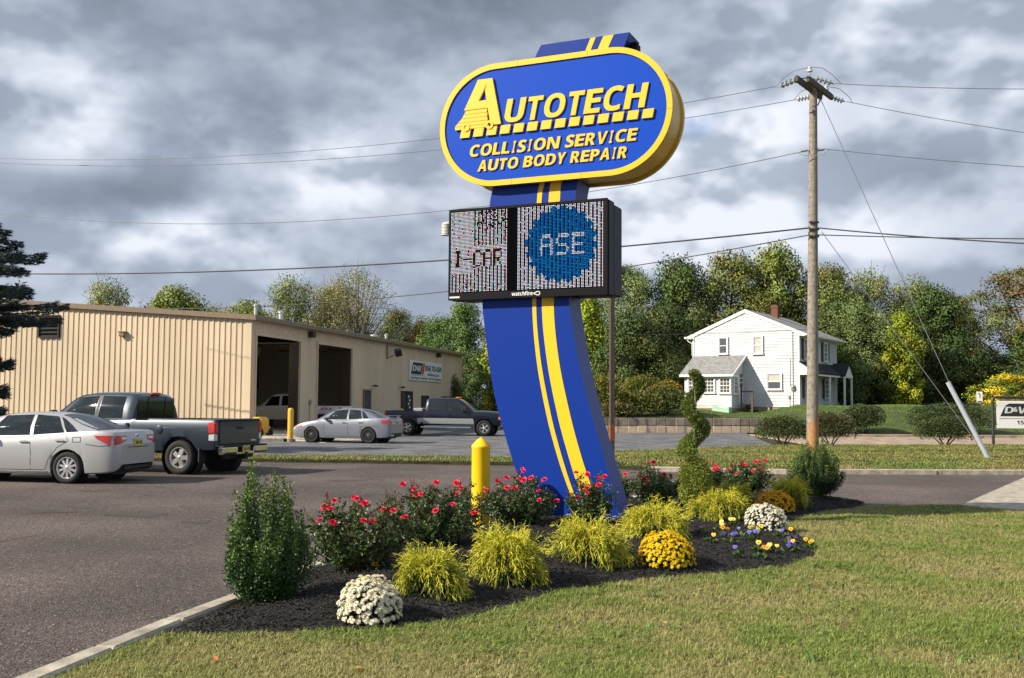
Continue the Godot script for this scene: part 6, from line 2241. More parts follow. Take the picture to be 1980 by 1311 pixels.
# upright evergreen: stems fan up from the base and carry small glossy leaves
func holly(label: String, at: Vector3, h: float, w: float, sd: int, tint: Color, n_stem: int):
	var r := rng(sd)
	var o := thing("holly_bush", label, "bush", at, 0.0, "upright holly bushes at the ends of the bed")
	var m := MB.new()
	var st := MB.new()
	var tip_c := Color(0.16, 0.24, 0.035)
	for i in n_stem:
		var a := r.randf_range(0, TAU)
		var q := sqrt(r.randf())
		var top: float = h * (1.0 - 0.62 * q * q) * r.randf_range(0.78, 1.05)
		var out := w * 0.5 * (0.25 + q * 0.85)
		var e := Vector3(cos(a) * out * r.randf_range(0.6, 1.0), top, sin(a) * out * r.randf_range(0.6, 1.0))
		var mid := Vector3(cos(a) * out * 1.05, top * 0.42, sin(a) * out * 1.05)
		var path := bezier(Vector3(cos(a), 0, sin(a)) * 0.04, mid, e, 8)
		if i % 3 == 0:
			st.tube(path, PackedFloat32Array([0.007, 0.006, 0.005, 0.005, 0.004, 0.004, 0.003, 0.003, 0.002]), 4, false)
		var nl := int(130 + 140 * top / h)
		for k in nl:
			var t := lerpf(0.10, 1.0, pow(float(k) / nl, 0.85))
			var f := t * 8.0
			var b := mini(int(f), 7)
			var p := path[b].lerp(path[b + 1], f - b)
			var dir := (path[b + 1] - path[b]).normalized()
			var side := 0.075 * (1.0 - t * 0.75)
			p += rand_dir(r) * side
			var d := (dir * r.randf_range(0.1, 1.0) + rand_dir(r) * 0.9 + Vector3(cos(a), 0.2, sin(a)) * 0.3).normalized()
			m.col = shade(tint.lerp(tip_c, clampf((t - 0.72) * 2.2, 0.0, 0.75)), r, 0.4)
			leaf(m, p, d, r.randf_range(0.018, 0.031), r.randf_range(0.011, 0.017), r)
	part(o, "foliage", m.mesh(), "leaf_gloss")
	part(o, "stem", st.mesh(), "stem_green")

# thread-leaf cypress: drooping golden strings over a greener inside
func gold_mop(label: String, at: Vector3, w: float, h: float, sd: int, n: int, green := 0.0):
	var r := rng(sd)
	var o := thing("golden_threadleaf_bush", label, "bush", at, r.randf_range(0, 360), "golden threadleaf bushes in the bed")
	var m := MB.new()
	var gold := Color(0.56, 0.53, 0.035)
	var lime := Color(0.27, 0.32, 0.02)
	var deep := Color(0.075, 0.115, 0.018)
	w *= 0.80
	h *= 0.84
	var sprays := []
	for i in 44:
		var el := lerpf(-0.12, 1.45, pow(r.randf(), 0.75))
		var a := i * 2.39996 + r.randf_range(-0.4, 0.4)
		sprays.append([Vector3(cos(a) * cos(el), sin(el), sin(a) * cos(el)), r.randf_range(0.75, 1.12), r.randf_range(0.1, 0.5)])
	for i in n:
		var sp: Array = sprays[r.randi_range(0, 43)]
		var dir: Vector3 = (sp[0] + rand_dir(r) * 0.30).normalized()
		var a := atan2(dir.z, dir.x)
		var reach: float = r.randf_range(0.50, 1.0) * sp[1]
		var base := Vector3(cos(a) * w * 0.12, h * 0.22, sin(a) * w * 0.12)
		var mid := base + Vector3(dir.x * w * 0.43, maxf(dir.y, -0.1) * h * 0.76 + h * 0.12, dir.z * w * 0.43) * reach
		var tip := mid + Vector3(dir.x * w * 0.15, -h * (r.randf_range(0.0, 0.22) + sp[2]) * (1.0 - dir.y * 0.55), dir.z * w * 0.15) + rand_dir(r) * 0.035
		if r.randf() < 0.12:
			tip = mid + Vector3(dir.x * w * 0.15, h * 0.16, dir.z * w * 0.15)
		tip.y = maxf(tip.y, 0.015)
		var path := bezier(base.lerp(mid, 0.35), mid + Vector3(0, h * 0.1, 0), tip, 5)
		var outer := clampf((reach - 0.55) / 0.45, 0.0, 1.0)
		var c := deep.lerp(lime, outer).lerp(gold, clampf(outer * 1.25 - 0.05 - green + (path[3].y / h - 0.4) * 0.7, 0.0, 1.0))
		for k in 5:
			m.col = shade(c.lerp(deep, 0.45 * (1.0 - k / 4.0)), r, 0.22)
			strand(m, path[k], path[k + 1], 0.0030 * (1.1 - k * 0.12), r)
		m.col = shade(c, r, 0.22)
		for k in 9:                                           # side twigs
			var b := r.randi_range(2, 5)
			var p := path[b]
			var d := ((path[b] - path[b - 1]).normalized() + rand_dir(r) * 0.75 + Vector3(0, -0.25, 0)).normalized()
			var q := p + d * r.randf_range(0.025, 0.065)
			strand(m, p, q, 0.0027, r)
			strand(m, q, q + (d + Vector3(0, -0.5, 0) + rand_dir(r) * 0.4).normalized() * r.randf_range(0.012, 0.03), 0.0022, r)
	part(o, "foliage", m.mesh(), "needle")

func strand(m: MB, a: Vector3, b: Vector3, w: float, r: RandomNumberGenerator):
	var d := (b - a)
	var s := d.cross(rand_dir(r)).normalized() * w
	m.tri(a - s, a + s, b + s * 0.7)
	m.tri(a - s, b + s * 0.7, b - s * 0.7)

# cushion mum: a dome of leaves set with many small double flowers
func mum(label: String, at: Vector3, w: float, h: float, sd: int, petal: Color, heart: Color, n: int, fr: float, heart_share: float):
	var r := rng(sd)
	var o := thing("chrysanthemum", label, "flower", at, 0.0, "chrysanthemum cushions in the bed")
	var m := MB.new()
	for i in 900:
		var d := rand_dir(r)
		d.y = absf(d.y) * 1.05 - 0.10
		var k := r.randf_range(0.5, 0.93)
		var p := Vector3(d.x * w * 0.5 * k, maxf(0.01, (0.16 + d.y * 0.82) * h * k), d.z * w * 0.5 * k)
		m.col = shade(Color(0.035, 0.070, 0.014), r, 0.4)
		leaf(m, p, (d + rand_dir(r) * 0.7).normalized(), 0.035, 0.018, r)
	part(o, "foliage", m.mesh(), "leaf")
	# flower heads, one shared mesh each of open bloom and bud
	var fm := MB.new()
	for ring in 3:
		var np: int = [9, 8, 6][ring]
		for i in np:
			var a := TAU * (i + ring * 0.5) / np
			var lean: float = [0.12, 0.5, 0.95][ring]
			var d := Vector3(cos(a) * cos(lean), sin(lean), sin(a) * cos(lean))
			var s := Vector3(-sin(a), 0, cos(a))
			var ln: float = [1.0, 0.82, 0.55][ring]
			fm.col = petal if ring < 2 else petal.lerp(heart, heart_share)
			var c := Vector3(0, ring * 0.06, 0)
			var e := c + d * ln
			fm.tri(c, c + d * ln * 0.6 + s * 0.22, e + Vector3(0, 0.1, 0))
			fm.tri(c, e + Vector3(0, 0.1, 0), c + d * ln * 0.6 - s * 0.22)
	fm.col = heart
	fm.lathe([[0.34, 0.10], [0.28, 0.28], [0.01, 0.36]], 7, 0.3)
	var mesh := fm.mesh()
	var xf := []
	var cols := []
	for i in n:
		var g := (i + 0.5) / n
		var y := lerpf(1.0, -0.12, g)
		var a := i * 2.39996 + r.randf_range(-0.25, 0.25)
		var k := sqrt(maxf(0.0, 1 - y * y))
		var d := Vector3(cos(a) * k, y, sin(a) * k)
		if r.randf() < 0.05 + 0.25 * maxf(0.0, 0.15 - y):
			continue
		var wob := 1.0 + 0.035 * sin(d.x * 4.0 + sd) * k + 0.03 * sin(d.z * 6.0 + d.x * 7.0)
		var p := Vector3(d.x * w * 0.5, (0.14 + pow(absf(d.y), 0.8) * signf(d.y) * 0.84) * h, d.z * w * 0.5) * r.randf_range(0.90, 1.05) * wob
		p.y = maxf(p.y, 0.02)
		var up := (d + Vector3(0, 0.45, 0) + rand_dir(r) * 0.35).normalized()
		var sx := up.cross(rand_dir(r)).normalized()
		var s := fr * r.randf_range(0.65, 1.12)
		xf.append(Transform3D(Basis(sx * s, up * s, sx.cross(up) * s), p))
		var v := r.randf_range(0.82, 1.08)
		cols.append(Color(v, v * r.randf_range(0.94, 1.0), v * r.randf_range(0.9, 1.0)))
	scatter(o, "blooms", mesh, "petal", xf, cols)

var rose_meshes := []

func make_roses():
	for v in 3:
		var r := rng(500 + v)
		var m := MB.new()
		for ring in 4:
			var np: int = [6, 5, 5, 3][ring]
			for i in np:
				var a := TAU * (i + ring * 0.37) / np + r.randf_range(-0.15, 0.15)
				var lean: float = [0.25, 0.65, 1.05, 1.35][ring]
				var ln: float = [1.0, 0.86, 0.7, 0.5][ring] * r.randf_range(0.88, 1.1)
				var d := Vector3(cos(a) * cos(lean), sin(lean), sin(a) * cos(lean))
				var s: Vector3 = Vector3(-sin(a), 0, cos(a)) * ([0.58, 0.52, 0.42, 0.3][ring])
				m.col = shade([Color(0.78, 0.022, 0.075), Color(0.72, 0.016, 0.055), Color(0.62, 0.010, 0.04), Color(0.5, 0.007, 0.03)][ring], r, 0.15)
				var c := Vector3(0, 0.05, 0)
				var e := c + d * ln
				var q := c + d * ln * 0.62
				var cup := Vector3(0, 0.12, 0)
				m.tri(c, q + s + cup, e + s * 0.45)
				m.tri(c, e + s * 0.45, e - s * 0.45)
				m.tri(c, e - s * 0.45, q - s + cup)
				m.tri(e - s * 0.45, e + s * 0.45, e + d * 0.08 - Vector3(0, 0.06, 0))
		rose_meshes.append(m.mesh())

func rose_bush(label: String, at: Vector3, w: float, h: float, sd: int, blooms: int, dark := 1.0, yellowed := 0.0):
	var r := rng(sd)
	var o := thing("rose_bush", label, "rose bush", at, 0.0, "red rose bushes in the bed")
	var m := MB.new()
	var st := MB.new()
	var green := Color(0.052, 0.098, 0.024) * dark
	var red := Color(0.10, 0.035, 0.022)
	var tips := []
	var ns := int(26 * w / 0.75)
	for i in ns:
		var a := TAU * i / ns + r.randf_range(-0.3, 0.3)
		var q := sqrt(r.randf_range(0.02, 1.0))
		var top: float = h * (1.0 - 0.45 * q * q) * r.randf_range(0.7, 1.0)
		var e := Vector3(cos(a) * w * 0.52 * q, top, sin(a) * w * 0.52 * q)
		var path := bezier(Vector3(cos(a) * 0.05, 0, sin(a) * 0.05), Vector3(cos(a) * w * 0.42 * q, top * 0.5, sin(a) * w * 0.42 * q), e, 6)
		st.tube(path, PackedFloat32Array([0.008, 0.007, 0.006, 0.005, 0.004, 0.0035, 0.003]), 4, false)
		tips.append([e, (path[6] - path[5]).normalized()])
		for k in 46:
			var t := r.randf_range(0.14, 1.0)
			var f := t * 6.0
			var b := mini(int(f), 5)
			var p := path[b].lerp(path[b + 1], f - b)
			var d := (rand_dir(r) + Vector3(0, 0.15, 0)).normalized()
			m.col = shade(green.lerp(red, clampf((t - 0.7) * 1.6, 0.0, 0.7) * r.randf()), r, 0.45)
			if r.randf() < yellowed and t < 0.5:
				m.col = Color(0.50, 0.30, 0.02)
			# a leaf stalk with five leaflets
			var l := r.randf_range(0.05, 0.10)
			strand(m, p, p + d * l, 0.0018, r)
			var s := d.cross(rand_dir(r)).normalized()
			for g in 5:
				var gp: Vector3 = p + d * l * [0.45, 0.45, 0.75, 0.75, 1.0][g]
				var gd: Vector3 = (d * 0.6 + s * [1, -1, 1, -1, 0][g] + rand_dir(r) * 0.3).normalized()
				leaf(m, gp, gd, r.randf_range(0.026, 0.042), r.randf_range(0.018, 0.028), r)
	for k in int(ns * 0.5):                                     # thin red flowering shoots above the leaves
		var tp: Array = tips[r.randi_range(0, tips.size() - 1)]
		var e: Vector3 = tp[0] + (tp[1] + rand_dir(r) * 0.4 + Vector3(0, 0.5, 0)).normalized() * r.randf_range(0.05, 0.15)
		st.rod(tp[0], e, 0.0028, 4)
		for g in 5:
			m.col = shade(red, r, 0.4)
			leaf(m, tp[0].lerp(e, r.randf_range(0.2, 1.0)), (rand_dir(r) + Vector3(0, 0.4, 0)).normalized(), 0.028, 0.014, r)
	part(o, "foliage", m.mesh(), "leaf_gloss")
	part(o, "stems", st.mesh(), "stem_red")
	tips.sort_custom(func(x, y): return x[0].y * 1.0 + x[0].z * 0.6 > y[0].y + y[0].z * 0.6)
	for k in blooms:
		var tp: Array = tips[(k * 3) % mini(tips.size(), maxi(blooms + 4, 8))]
		var e: Vector3 = tp[0] + Vector3(r.randf_range(-0.09, 0.09), r.randf_range(0.0, 0.09), r.randf_range(0.0, 0.08))
		var f := part(o, "rose", rose_meshes[k % 3], "petal")
		var up := (Vector3(r.randf_range(-0.6, 0.5), 0.8, r.randf_range(0.2, 0.9))).normalized()
		var sx := up.cross(rand_dir(r)).normalized()
		var s := r.randf_range(0.028, 0.043)
		f.transform = Transform3D(Basis(sx * s, up * s, sx.cross(up) * s), e)

func topiary(at: Vector3):
	var r := rng(31)
	var o := thing("spiral_topiary", "tall spiral clipped topiary with bare stem behind the flowers", "topiary", at)
	var m := MB.new()
	# spiral band of foliage: height, centre offset and thickness measured up the plant
	for i in 26000:
		var t := 0.0
		var c := Vector3(0.0, 0.46, 0.0)
		var th := Vector3(0.235, 0.35, 0.235)
		if r.randf() > 0.45:
			# rising turns above the egg-shaped foot, thinner towards the tip
			t = pow(r.randf(), 1.1)
			var a := 3.6 - t * TAU * 1.9
			c = Vector3(cos(a) * lerpf(0.115, 0.06, t), lerpf(0.86, 1.96, t), -sin(a) * 0.10)
			var w := lerpf(0.140, 0.068, t)
			th = Vector3(w, w * 0.62, w)
		var d := rand_dir(r)
		var k := pow(r.randf(), 0.22) * r.randf_range(0.95, 1.06)
		var p := c + d * th * k
		if t == 0.0:
			# groove that winds round the foot
			var ga := atan2(-p.z, p.x) + p.y * 7.0
			if cos(ga) > 0.86 and k > 0.6:
				p = c + d * th * k * 0.72
		var base := Color(0.165, 0.225, 0.030).lerp(Color(0.125, 0.175, 0.028), smoothstep(0.0, 0.3, t))
		if t == 0.0 and r.randf() < 0.4:
			base = Color(0.29, 0.31, 0.035)
		m.col = shade(base, r, 0.35)
		leaf(m, p, (d + rand_dir(r) * 0.8).normalized(), r.randf_range(0.018, 0.028), r.randf_range(0.013, 0.018), r)
	part(o, "foliage", m.mesh(), "leaf")
	m = MB.new()
	var path := PackedVector3Array()
	for i in 12:
		path.append(Vector3(sin(i * 0.9) * 0.015, i * 0.165, cos(i * 0.7) * 0.015))
	m.tube(path, PackedFloat32Array([0.03, 0.028, 0.027, 0.025, 0.023, 0.02, 0.018, 0.016, 0.014, 0.011, 0.008, 0.004]), 7)
	part(o, "stem", m.mesh(), "bark_pale")

func pansies():
	var r := rng(91)
	# one flower: five rounded petals facing forward and a little up, dark blotch below the eye
	var make := func(c_up: Color, c_low: Color, blotch: Color) -> ArrayMesh:
		var m := MB.new()
		for i in 5:
			var a: float = [0.55, 2.59, -0.25, 3.39, -1.5708][i]
			var c := Vector3(cos(a), sin(a), 0) * 0.48
			m.col = c_up if i < 2 else c_low
			var z: float = [0.0, 0.0, 0.06, 0.06, 0.12][i]
			for k in 8:
				var w := TAU * k / 8
				var w2 := TAU * (k + 1) / 8
				m.tri(c + Vector3(0, 0, z + 0.05), c + Vector3(cos(w) * 0.52, sin(w) * 0.48, z), c + Vector3(cos(w2) * 0.52, sin(w2) * 0.48, z))
		m.col = blotch
		for k in 6:
			var w := TAU * k / 6
			var w2 := TAU * (k + 1) / 6
			m.tri(Vector3(0, -0.16, 0.2), Vector3(cos(w) * 0.34, -0.16 + sin(w) * 0.25, 0.19), Vector3(cos(w2) * 0.34, -0.16 + sin(w2) * 0.25, 0.19))
		return m.mesh()
	var dark := Color(0.05, 0.008, 0.03)
	var kinds := {"yellow": make.call(Color(0.85, 0.58, 0.02), Color(0.85, 0.55, 0.015), dark), "blue violet": make.call(Color(0.12, 0.11, 0.50), Color(0.07, 0.055, 0.42), dark), "pale yellow": make.call(Color(0.85, 0.72, 0.16), Color(0.8, 0.66, 0.10), Color(0.6, 0.3, 0.01)), "purple": make.call(Color(0.045, 0.012, 0.10), Color(0.06, 0.015, 0.14), dark), "orange": make.call(Color(0.75, 0.20, 0.012), Color(0.8, 0.36, 0.01), dark)}
	var spots := [[2.24, -12.3, "purple", "beside the topiary stem"], [2.51, -12.55, "pale yellow", "in the back row below the golden bush"], [2.8, -13.05, "pale yellow", "at the back of the patch near the white mum"], [3.02, -12.75, "yellow", "at the back of the patch right of its middle"], [2.87, -12.3, "pale yellow", "in the middle of the patch"], [2.62, -12.0, "blue violet", "in the middle of the patch"], [2.46, -11.9, "orange", "left of the patch centre"], [2.19, -11.45, "yellow", "at the left front, low over the mulch"], [2.39, -11.4, "blue violet", "at the left front beside the yellow one"], [2.72, -11.75, "blue violet", "right of the patch centre"], [3.22, -12.5, "blue violet", "at the right back by the mulch edge"], [3.34, -12.55, "yellow", "at the far right back beneath the white mum"], [3.36, -11.75, "yellow", "alone at the right tip of the bed"], [3.02, -11.35, "blue violet", "in the front right row"], [3.12, -11.5, "yellow", "in the front right row next to the bed tip"], [2.78, -11.15, "pale yellow", "in the front row, brightest of them"], [2.6, -11.1, "yellow", "small in the front row"], [2.34, -10.72, "blue violet", "foremost left with large leaves"], [2.58, -10.78, "orange", "foremost in the patch"], [3.2, -11.95, "purple", "dark at the right of the patch"]]
	for q in spots:
		var at := Vector3(q[0], bed_h(q[0], q[1]), q[1])
		var o := thing("pansy", "%s pansy plant %s" % [q[2], q[3]], "flower", at, 0.0, "pansies in the front of the bed")
		var m := MB.new()
		for k in 34:
			var d := rand_dir(r)
			d.y = absf(d.y) * 0.8
			m.col = shade(Color(0.06, 0.12, 0.022), r, 0.35)
			leaf(m, Vector3(d.x * 0.03, 0.01, d.z * 0.03), (d + Vector3(0, 0.2, 0)).normalized(), r.randf_range(0.04, 0.085), r.randf_range(0.02, 0.03), r)
		part(o, "foliage", m.mesh(), "leaf")
		for k in r.randi_range(1, 3):
			var f := part(o, "bloom", kinds[q[2]], "petal")
			var s := r.randf_range(0.022, 0.030)
			f.position = Vector3(r.randf_range(-0.06, 0.06), r.randf_range(0.07, 0.12), r.randf_range(0.0, 0.06))
			f.rotation = Vector3(r.randf_range(-0.7, -0.2), r.randf_range(-0.7, 0.4), 0)
			f.scale = Vector3(s, s, s)

func bed_at(x: float, z: float) -> Vector3:
	return Vector3(x, bed_h(x, z) - 0.01, z)

func bed_plants():
	holly("large glossy dark green holly bush at the left tip of the bed", bed_at(-1.95, -8.35), 1.12, 0.70, 41, Color(0.030, 0.088, 0.014), 120)
	holly("far bluish green holly bush at the right tip of the bed before the kerb", bed_at(5.14, -17.6), 0.98, 0.92, 42, Color(0.022, 0.056, 0.014), 150)
	make_roses()
	rose_bush("leftmost red rose bush just right of the large holly", bed_at(-1.40, -9.7), 1.15, 0.76, 51, 13, 1.0, 0.05)
	rose_bush("widest red rose bush left of the yellow bollard", bed_at(-0.80, -11.2), 1.25, 0.76, 52, 12)
	rose_bush("rose bush full of red blooms just right of the yellow bollard", bed_at(0.12, -13.1), 0.96, 0.66, 53, 15)
	rose_bush("narrow rose bush in front of the right foot of the pylon", bed_at(1.02, -13.2), 0.62, 0.66, 54, 9, 1.15, 0.05)
	rose_bush("shaded dark rose bush between the pylon and the spiral topiary", bed_at(2.2, -15.9), 0.82, 0.62, 55, 6)
	rose_bush("rose bush between the spiral topiary and the far holly, blooming on top", bed_at(4.1, -18.2), 0.98, 0.60, 56, 12)
	rose_bush("sparse rose bush close behind the right edge of the pylon", bed_at(1.75, -16.9), 0.5, 0.48, 57, 3)
	rose_bush("small rose bush just right of the topiary's middle", bed_at(3.35, -17.6), 0.55, 0.55, 58, 4)
	gold_mop("golden threadleaf bush in front, nearest to the white flower cushion", bed_at(-0.66, -8.5), 0.62, 0.38, 61, 800, 0.12)
	gold_mop("tallest golden threadleaf bush below the yellow bollard", bed_at(-0.04, -9.2), 0.68, 0.50, 62, 1000)
	gold_mop("golden threadleaf bush in the middle before the pylon foot", bed_at(0.75, -10.2), 0.78, 0.44, 63, 950)
	gold_mop("golden threadleaf bush behind the yellow flower cushion", bed_at(1.66, -11.95), 0.80, 0.42, 64, 900)
	gold_mop("golden threadleaf bush right of the topiary foot beside white flowers", bed_at(2.74, -13.8), 0.80, 0.44, 65, 850)
	gold_mop("shaded greenish threadleaf bush behind the topiary's right side", bed_at(3.4, -15.9), 0.62, 0.36, 66, 500, 0.35)
	gold_mop("farthest golden threadleaf bush next to the far holly", bed_at(4.3, -16.2), 0.66, 0.46, 67, 700)
	mum("white chrysanthemum cushion at the front left edge of the bed", bed_at(-1.03, -7.72), 0.45, 0.30, 71, Color(0.90, 0.90, 0.80), Color(0.85, 0.70, 0.12), 560, 0.023, 0.35)
	mum("bright yellow chrysanthemum cushion at the front of the bed", bed_at(1.52, -10.25), 0.53, 0.32, 72, Color(0.93, 0.72, 0.010), Color(0.88, 0.62, 0.008), 760, 0.021, 0.5)
	mum("white chrysanthemum cushion farther back beside the pansies", bed_at(3.24, -13.3), 0.52, 0.32, 73, Color(0.90, 0.90, 0.86), Color(0.85, 0.78, 0.3), 480, 0.023, 0.4)
	mum("deep golden orange chrysanthemum cushion behind the far white one", bed_at(3.92, -15.5), 0.54, 0.30, 74, Color(0.92, 0.58, 0.012), Color(0.80, 0.44, 0.008), 640, 0.021, 0.5)
	topiary(bed_at(2.48, -14.05))
	pansies()

# clipped roadside shrubs: leaf shell over a lumpy body
func shrub(label: String, called: String, at: Vector3, size: Vector3, sd: int, c: Color, n: int, ls: float, lumps := 7, grp := ""):
	var r := rng(sd)
	var o := thing(called, label, "shrub" if called.contains("shrub") else "bush", at, 0.0, grp)
	var m := MB.new()
	var blobs := []
	for i in lumps:
		var a := TAU * i / lumps
		var q := 0.0 if i == 0 else r.randf_range(0.32, 0.52)
		blobs.append([Vector3(cos(a) * size.x * q * 0.5, size.y * r.randf_range(0.42, 0.60), sin(a) * size.z * q * 0.5), r.randf_range(0.36, 0.52), r.randf_range(0.75, 1.25)])
	for i in n:
		var b: Array = blobs[r.randi_range(0, lumps - 1)]
		var d := rand_dir(r)
		if d.y < -0.5:
			d.y = -d.y
		var k := 1.0 if r.randf() < 0.7 else r.randf_range(0.55, 1.0)
		k *= r.randf_range(0.93, 1.08)
		var p: Vector3 = b[0] + Vector3(d.x * size.x * b[1] * 0.66, d.y * size.y * b[1] * 0.95, d.z * size.z * b[1] * 0.66) * k
		if p.y < 0.03:
			continue
		m.col = shade(c * b[2], r, 0.4)
		leaf(m, p, (d + rand_dir(r) * 0.9).normalized(), ls * r.randf_range(0.7, 1.3), ls * r.randf_range(0.4, 0.7), r)
	part(o, "foliage", m.mesh(), "leaf")
	m = MB.new()
	for i in 6:
		var a := TAU * i / 6.0 + 0.3
		m.tube(bezier(Vector3(cos(a) * 0.06, -0.05, sin(a) * 0.06), Vector3(cos(a) * size.x * 0.15, size.y * 0.2, sin(a) * size.z * 0.15), Vector3(cos(a) * size.x * 0.3, size.y * 0.6, sin(a) * size.z * 0.3), 5), PackedFloat32Array([0.035, 0.03, 0.025, 0.02, 0.014, 0.008]), 5, false)
	part(o, "stem", m.mesh(), "bark")

func hedges():
	var g := "clipped shrubs along the tan driveway"
	shrub("low clipped green shrub left of the utility pole foot", "roadside_shrub", Vector3(11.6, 0.05, -44.4), Vector3(2.3, 1.2, 2.0), 81, Color(0.070, 0.095, 0.022), 9000, 0.075, 8, g)
	shrub("clipped brownish green shrub just right of the utility pole", "roadside_shrub", Vector3(13.75, 0.05, -44.8), Vector3(2.2, 1.36, 2.0), 82, Color(0.085, 0.085, 0.026), 9000, 0.075, 8, g)
	shrub("round dark green shrub on the lawn slope behind the pole", "roadside_shrub", Vector3(20.5, 0.15, -60.5), Vector3(2.6, 1.65, 2.4), 83, Color(0.050, 0.080, 0.020), 9000, 0.10, 8, g)
	shrub("shrub joined to the round one, nearer the utility pole", "roadside_shrub", Vector3(18.9, 0.05, -59.6), Vector3(1.7, 1.3, 1.6), 84, Color(0.065, 0.085, 0.022), 7000, 0.095, 7, g)
	shrub("clipped shrub behind the guy wires on this side of the driveway", "roadside_shrub", Vector3(19.0, 0.05, -45.5), Vector3(2.8, 1.3, 2.2), 85, Color(0.060, 0.085, 0.020), 11000, 0.075, 9, g)
	shrub("long dark shrub beyond the driveway left of the framed sign", "roadside_shrub", Vector3(25.7, 0.15, -60.2), Vector3(5.0, 1.7, 2.8), 86, Color(0.045, 0.072, 0.018), 13000, 0.10, 11, g)
	shrub("dark green shrub at the guard tube beyond the driveway", "roadside_shrub", Vector3(24.2, 0.1, -59.4), Vector3(1.9, 1.3, 1.8), 87, Color(0.045, 0.075, 0.018), 7000, 0.10, 8, g)
	# wild growth left of the house and at the wall
	var gg := "wild bushes before the trees left of the house"
	for q in [[8.0, -67.0, 3.0, 1.5, 0.15, 0.16, 0.02, "bright green weedy bush on the wall near the steel post"], [9.9, -68.0, 3.4, 1.9, 0.07, 0.10, 0.02, "dark green weedy bush in the middle of the wall top"], [10.2, -68.5, 2.0, 2.2, 0.26, 0.19, 0.012, "tall yellow leaved bush touching the lean-to corner"], [8.8, -70.5, 2.0, 2.4, 0.16, 0.17, 0.02, "yellow green bush behind the dark one on the wall top"], [5.6, -66.0, 2.4, 2.6, 0.17, 0.17, 0.02, "yellow green bush just right of the steel post"], [6.6, -64.0, 1.6, 0.8, 0.12, 0.11, 0.03, "low dry weeds on the retaining wall top"]]:
		shrub(q[7], "wild_bush", Vector3(q[0], hill_h(q[0], q[1]), q[1]), Vector3(q[2] * 1.35, q[3], q[2] * 1.35), int(q[0] * 37), Color(q[4], q[5], q[6]), 3600, 0.17, 8, gg)

# ---------------------------------------------------------------- trees
# crown of leaf sprays gathered round branch ends, with gaps between them
func tree_meshes(sd: int, h: float, w: float, base: float, clumps: int, per: int, ls: float, cols: Array, spray: float, flat := 0.8, limbs := 14) -> Array:
	var r := rng(sd)
	var crown := MB.new()
	var trunk := MB.new()
	var tr := h * 0.022
	var tp := PackedVector3Array()
	for i in 7:
		var t := i / 6.0
		tp.append(Vector3(sin(t * 3.0 + sd) * w * 0.03, h * 0.80 * t, cos(t * 2.0 + sd) * w * 0.03))
	trunk.tube(tp, PackedFloat32Array([tr, tr * 0.9, tr * 0.8, tr * 0.65, tr * 0.5, tr * 0.35, tr * 0.15]), 7, false)
	for i in clumps:
		# uneven egg-shaped crown
		var v := pow((i + 0.5) / clumps, 0.9)
		var y := lerpf(base, h * 0.97, v)
		var prof := sin(PI * clampf(0.10 + 0.86 * pow((y - base) / (h - base), 0.75), 0.0, 1.0))
		var a := i * 2.39996 + r.randf_range(-0.5, 0.5)
		var k := sqrt(r.randf_range(0.10, 1.0))
		var rad := w * 0.5 * prof * k * r.randf_range(0.75, 1.18)
		var c := Vector3(cos(a) * rad, y + r.randf_range(-0.03, 0.03) * h, sin(a) * rad)
		var cs := spray * r.randf_range(0.65, 1.3)
		var tone := r.randf_range(0.72, 1.3)
		var col: Color = cols[r.randi_range(0, cols.size() - 1)]
		if i % maxi(1, clumps / limbs) == 0:
			var s := tp[clampi(int(y / h * 6.0) - 1, 1, 5)]
			trunk.tube(bezier(s, s.lerp(c, 0.5) + Vector3(0, -0.04 * h, 0), c, 5), PackedFloat32Array([tr * 0.42, tr * 0.34, tr * 0.26, tr * 0.2, tr * 0.13, tr * 0.06]), 5, false)
			for q in 3:
				var e := c + rand_dir(r) * cs * 1.2
				trunk.rod(c.lerp(s, 0.25), e, tr * 0.06, 4)
		for j in int(per * 2.4):
			var d := rand_dir(r)
			var p := c + Vector3(d.x, d.y * flat, d.z) * cs * pow(r.randf(), 0.45)
			crown.col = shade(col * Color(1.62, 1.85, 1.5) * tone, r, 0.18)
			var nn := (d + c.normalized() * 0.35 + Vector3(0, 0.35, 0) + rand_dir(r) * 0.55).normalized()
			leaf_n(crown, p, (rand_dir(r) + Vector3(0, -0.25, 0)).normalized(), ls * 0.62 * r.randf_range(0.6, 1.3), ls * 0.62 * r.randf_range(0.45, 0.8), nn, r)
	return [trunk.mesh(), crown.mesh()]

func place_tree(called: String, label: String, ms: Array, at: Vector3, sc: Vector3, yaw: float, grp: String, bark := "bark"):
	var o := thing(called, label, "tree", at, yaw, grp)
	o.scale = sc
	part(o, "trunk", ms[0], bark)
	part(o, "crown", ms[1], "leaf")

